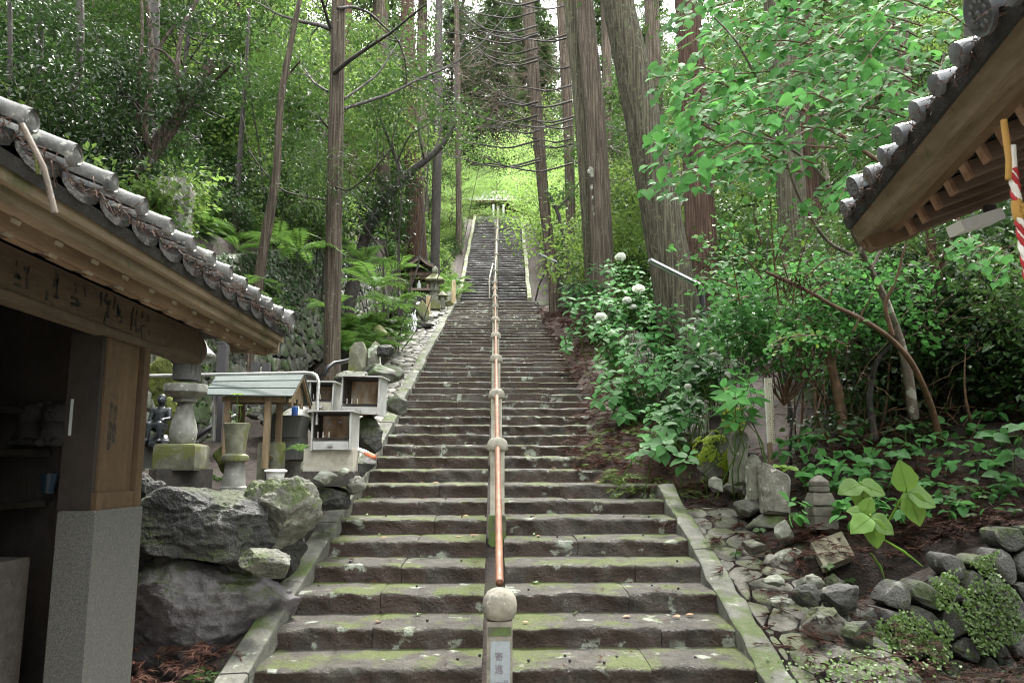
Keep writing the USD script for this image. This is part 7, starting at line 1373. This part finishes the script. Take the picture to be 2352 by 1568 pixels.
# ---------------------------------------------------------------- ground cover, litter, fallen leaves
def cover(name, label, place, n, size, m, seed, tp=T_SIMPLE, cat_='ground cover'):
    g = np.random.default_rng(seed); p, nr = place(g, n); d = g.normal(size=p.shape); d -= nr * (d * nr).sum(1, keepdims=True); 
    return solo(name, scatter(tp, p, d, nr + g.normal(size=p.shape) * .35, size * g.uniform(.6, 1.3, len(p))), m, label, cat_, kind='stuff')
def on_wall(g, n):
    L = 4.52; s, t = g.uniform(0, L, n * 3), g.uniform(0, 1.15, n * 3); k = fbm(np.stack([s * 2.4, t * 2.4, 0 * s], 1), 3, 8) + .16 * (s / L) + .10 * (t / 1.1) - .5 * (t > .60 + .5 * np.minimum(1, s / 1.9)); q = np.argsort(-k)[:n]
    return np.array([right_wall(a, b, .085 + .03 * g.random()) for a, b in zip(s[q], t[q])]), np.tile([.1, -.8, .5], (n, 1))
cover('creeping_plant', 'small round bright leaves creeping over the right retaining wall', on_wall, 9500, .028, 'leaf_cover', 720, T_OVATE)
def on_slope(g, n):
    u, v = g.normal(1950, 95, n), g.normal(1490, 60, n); u = u + (v - 1500) * .3; p = np.array([PZZ(a, b, -.05 - .0 * b) for a, b in zip(u, v)]); p[:, 2] = np.maximum(p[:, 2], -.1) + .06 + g.uniform(-.05, .06, n); return p, np.tile([0, -.5, .8], (n, 1))
cover('creeping_plant', 'bright small leaves spilling over the stones at the lower right', on_slope, 1300, .03, 'leaf_cover', 721, T_OVATE)
def on_rock(g, n):
    a, b = P(1606, 990, 9.1), P(1690, 1105, 9.1); c = (a + b) / 2; w, h = (b[0] - a[0]) * .62, (a[2] - b[2]) * .6; n *= 2; d = g.normal(size=(n, 3)); d[:, 1] = -np.abs(d[:, 1]); d /= np.linalg.norm(d, axis=1, keepdims=True); k = fbm(d * 2.2 + 5, 4, 12); r = .8 + .75 * (k - .3)[:, None]
    q = (k + d[:, 0] * .12 > .46); return (c + [.0, .1, -.03] + d * r * [w, w * 1.1, h])[q], d[q]
cover('creeping_plant', 'mat of tiny vivid green leaves on the mossy rock', on_rock, 2200, .028, 'leaf_bright', 722, T_OVATE)
cover('creeping_plant', 'tiny vivid leaves climbing the yellow-green post stone', lambda g, n: (np.array([P(g.uniform(1660, 1705), g.uniform(935, 1010), 9.7) + [0, g.uniform(-.1, .1), 0] for _ in range(n)]), np.tile([0, -.8, .4], (n, 1))), 420, .03, 'leaf_bright', 723, T_OVATE)
def on_land(x0, x1, y0, y1, lift=.02):
    def f(g, n): x, y = g.uniform(x0, x1, n), g.uniform(y0, y1, n); return np.stack([x, y, land(x, y) + lift], 1), np.tile([0, 0, 1.], (n, 1))
    return f
cover('ground_leaves', 'small leaves scattered over the ground at the lower right', on_land(2.6, 6, 4.6, 6.5), 1500, .035, 'leaf_mid', 724, T_OVATE); cover('ground_leaves', 'small green seedlings by the foot of the wet rock', on_land(-2.6, -1.8, 4.8, 5.8), 220, .035, 'leaf_mid', 725, T_OVATE)
cover('ivy', 'ivy and small leaves hanging over the dry stone wall', lambda g, n: ((lambda s, t: (np.array([left_wall(a, b, .07) for a, b in zip(s, t)]), np.tile([.8, -.1, .5], (n, 1))))(g.uniform(0, 16.2, n), 2.35 - np.abs(g.normal(size=n)) * .75)), 5200, .075, 'leaf_dark', 726, T_OVATE)
T_STRAW = (np.array([[0, -.045, 0], [0, .045, 0], [1, 0, -.14]]), np.array([[0, 2, 1]]))
def fronds(name, label, spots_, L, m, seed, kind='stuff'):
    """Fallen cedar sprays: a bent stalk with short curved needles."""
    g = np.random.default_rng(seed); ms = []
    for (x, y, z) in spots_:
        a = g.uniform(0, 6.28); l = L * g.uniform(.5, 1.3); st = arc([x, y, z + .015], np.array([math.cos(a), math.sin(a), g.uniform(-.02, .25)]), l, g.uniform(.1, .35), 5, g, .5); k = 46; tt = g.uniform(.05, 1, k); b = np.array([[np.interp(q, np.linspace(0, 1, 5), st[:, j]) for j in range(3)] for q in tt])
        sd = np.sign(g.normal(size=k)); d = np.stack([math.cos(a) + sd * -math.sin(a) * .7, math.sin(a) + sd * math.cos(a) * .7, g.normal(size=k) * .25], 1); ms.append(scatter(T_STRAW, b, d, g.normal(size=(k, 3)) * .5 + [0, 0, 1], l * .4 * g.uniform(.6, 1.2, k)))
    return solo(name, cat(ms), m, label, 'litter', kind=kind)
g = np.random.default_rng(730)
def lsp(n, x0, x1, y0, y1, keep=None):
    o = []
    while len(o) < n:
        y = y0 + (y1 - y0) * g.random() ** 1.3; x = g.uniform(x0, x1)
        if keep and not keep(x, y): continue
        z = max(float(land(x, y)), float(S(y)) - .06 if x < 1.65 else -9); o.append((x, y, z + g.uniform(0, .03)))
    return o
fronds('fallen_sprays', 'red-brown fallen cedar sprays littering the right side of the steps', [(x, y, bank_z(x, y) + .012) for x, y, z in lsp(1500, 1.05, 2.5, 9.3, 27, lambda x, y: x > 1.46 - .42 * math.exp(-(y - 10.3) ** 2 / 1.6) + .05 * math.sin(y * 5))], .26, 'needle_brown', 731)
fronds('fallen_sprays', 'brown cedar sprays lying among the grave stones', lsp(420, 1.95, 4.6, 7.1, 9.4), .22, 'needle_brown', 732)
fronds('fallen_sprays', 'brown cedar sprays over the dark bank above the stone wall', lsp(800, 2.6, 6.8, 7.05, 9.8), .24, 'needle_brown', 733)
fronds('fallen_sprays', 'brown sprays lying at the foot of the right stone wall', lsp(260, 2.7, 6, 4.8, 6.6), .22, 'needle_brown', 734)
fronds('fallen_sprays', 'brown sprays at the foot of the wet rock', lsp(200, -2.9, -1.85, 4.9, 6.0), .2, 'needle_brown', 735)
fronds('green_sprays', 'fresh green fallen cedar sprays beside the steps', [(x, y, max(z, bank_z(x, y) if y > 9.25 and x < 2.5 else z) + .03) for x, y, z in lsp(170, 1.1, 2.9, 8.9, 11.4, lambda x, y: (x - 1.9) ** 2 / .6 + (y - 10) ** 2 / 1.6 < 1)], .24, 'needle_green', 736)
fronds('green_sprays', 'green cedar sprays thinly scattered along the upper litter', [(x, y, bank_z(x, y) + .03) for x, y, z in lsp(60, 1.3, 2.3, 11, 20)], .22, 'needle_green', 737)
def tread(x, y): k = int(np.searchsorted(NY, y)) - 1; return NZ[k] + .012
sp = [(g.uniform(-1.5, 1.7), g.uniform(5.2, 12)) for _ in range(60)]
fronds('fallen_sprays', 'brown sprays and needles over the stony strip by the lower right kerb', [(x, y, float(min(S(y), .92)) + .03 - .25 * max(0, x - 2.5)) for x, y in [(g.uniform(2.0, 3.3), g.uniform(5.2, 7.6)) for _ in range(120)]], .2, 'needle_brown', 739)
fronds('step_litter', 'bits of brown needles caught on the treads of the steps', [(x, y, tread(x, y)) for x, y in sp], .09, 'needle_brown', 738)
for i in range(26):                                    # single fallen leaves on the steps
    x, k = g.uniform(-1.45, 1.7), int(g.integers(1, 12)); y = NY[k] + g.uniform(.06, .4)
    if abs(x - .03) < .14: continue
    v, f = scatter(T_OVATE, [[x, y, NZ[k] + .022]], g.normal(size=(1, 3)) * [1, 1, .05], np.array([[g.normal() * .2, -.15, 1]]), [g.uniform(.05, .085)]); solo('fallen_leaf', (v, f), 'fallen_leaf', 'yellow to brown fallen leaf lying on a stone step', 'leaf', 'fallen leaves on the steps', smooth=True)
ms = []
for i in range(46): x, k = g.uniform(-1.5, 1.75), int(g.integers(0, 9)); ms.append((_ICO[1].vertices * .011 + [x, NY[k] + g.uniform(.05, .35), NZ[k] + .02], _ICO[1].faces))
solo('cedar_cones', cat(ms), 'berry', 'tiny dark cones dotted over the lower steps', 'cones', kind='stuff')
ms = []
for i in range(34):
    x, k = g.uniform(-1.5, 1.75), int(g.integers(0, 16)); b = np.array([x, NY[k] + g.uniform(.35, .47), NZ[k] + .02])
    for q in range(6): a = g.uniform(0, 6.28); ms.append(scatter(T_SIMPLE, [b], np.array([[math.cos(a), math.sin(a), .5]]), np.array([[0, 0, 1.]]), [g.uniform(.025, .05)]))
solo('step_weeds', cat(ms), 'leaf_cover', 'tiny weeds growing from the joints of the steps', 'weeds', kind='stuff')
gr = np.array([P(2010 + g.uniform(-25, 25), 1570 - g.uniform(0, 30), 6.0) for _ in range(70)])
solo('grass_tuft', scatter((np.array([[0, -.02, 0], [0, .02, 0], [.5, .022, .0], [.5, -.022, 0], [1, 0, -.15]]), np.array([[0, 2, 1], [0, 3, 2], [3, 4, 2]])), gr - [0, 0, .05], np.stack([g.normal(size=70) * .7, g.normal(size=70) * .4 - .2, np.ones(70)], 1), g.normal(size=(70, 3)), g.uniform(.12, .26, 70)), 'leaf_cover', 'tuft of narrow grass among the stones at the bottom right', 'grass', kind='stuff')

lowplant([(2150, 1050), (2120, 1010), (2180, 1020)], 8.4, .10, 'small dark leaves in the shade beneath the leaning brown branch', 711)
lowplant([(2230, 1180), (2290, 1190), (2330, 1170), (2260, 1140)], 7.2, .07, 'small leaves sprouting on the top of the right wall', 712, 'leaf_mid', 4)
lowplant([(2050, 1010), (2080, 980), (2110, 1040)], 8.2, .13, 'broad dark leaves behind the tallest bright big leaf', 713)
lowplant([(1830, 1180), (1850, 1160), (1840, 1210)], 7.8, .08, 'small leaves between the broken grave stone and the stupa tower', 714, 'leaf_mid', 4)

g = np.random.default_rng(770); LP = []
for k in range(90):
    u, v = g.uniform(1800, 2352), g.uniform(975, 1190); y = 7.2 + (1190 - v) * .009; q = P(u, v, y); z = float(land(q[0], q[1])); LP.append([q[0], q[1], max(z + .1, min(q[2], z + .35))])
V, F = cloud(g, LP, (.1, .1, .03), 6, .115, T_OVATE, 1.3); solo('ground_leaves', (V, F), 'leaf_hydrangea', 'scattered broad leaves over the dark litter of the right bank', 'ground cover', kind='stuff', smooth=True)

g = np.random.default_rng(780); cs = [P(u, v, 18.6 + g.uniform(-.5, .5)) for u, v in sh(15, ((800, 430, 920, 540, 22), (880, 400, 960, 470, 8)))]
part(T1, 'ivy', cloud(g, cs, (.3, .3, .22), 60, .12), 'leaf_dark', kind='stuff')
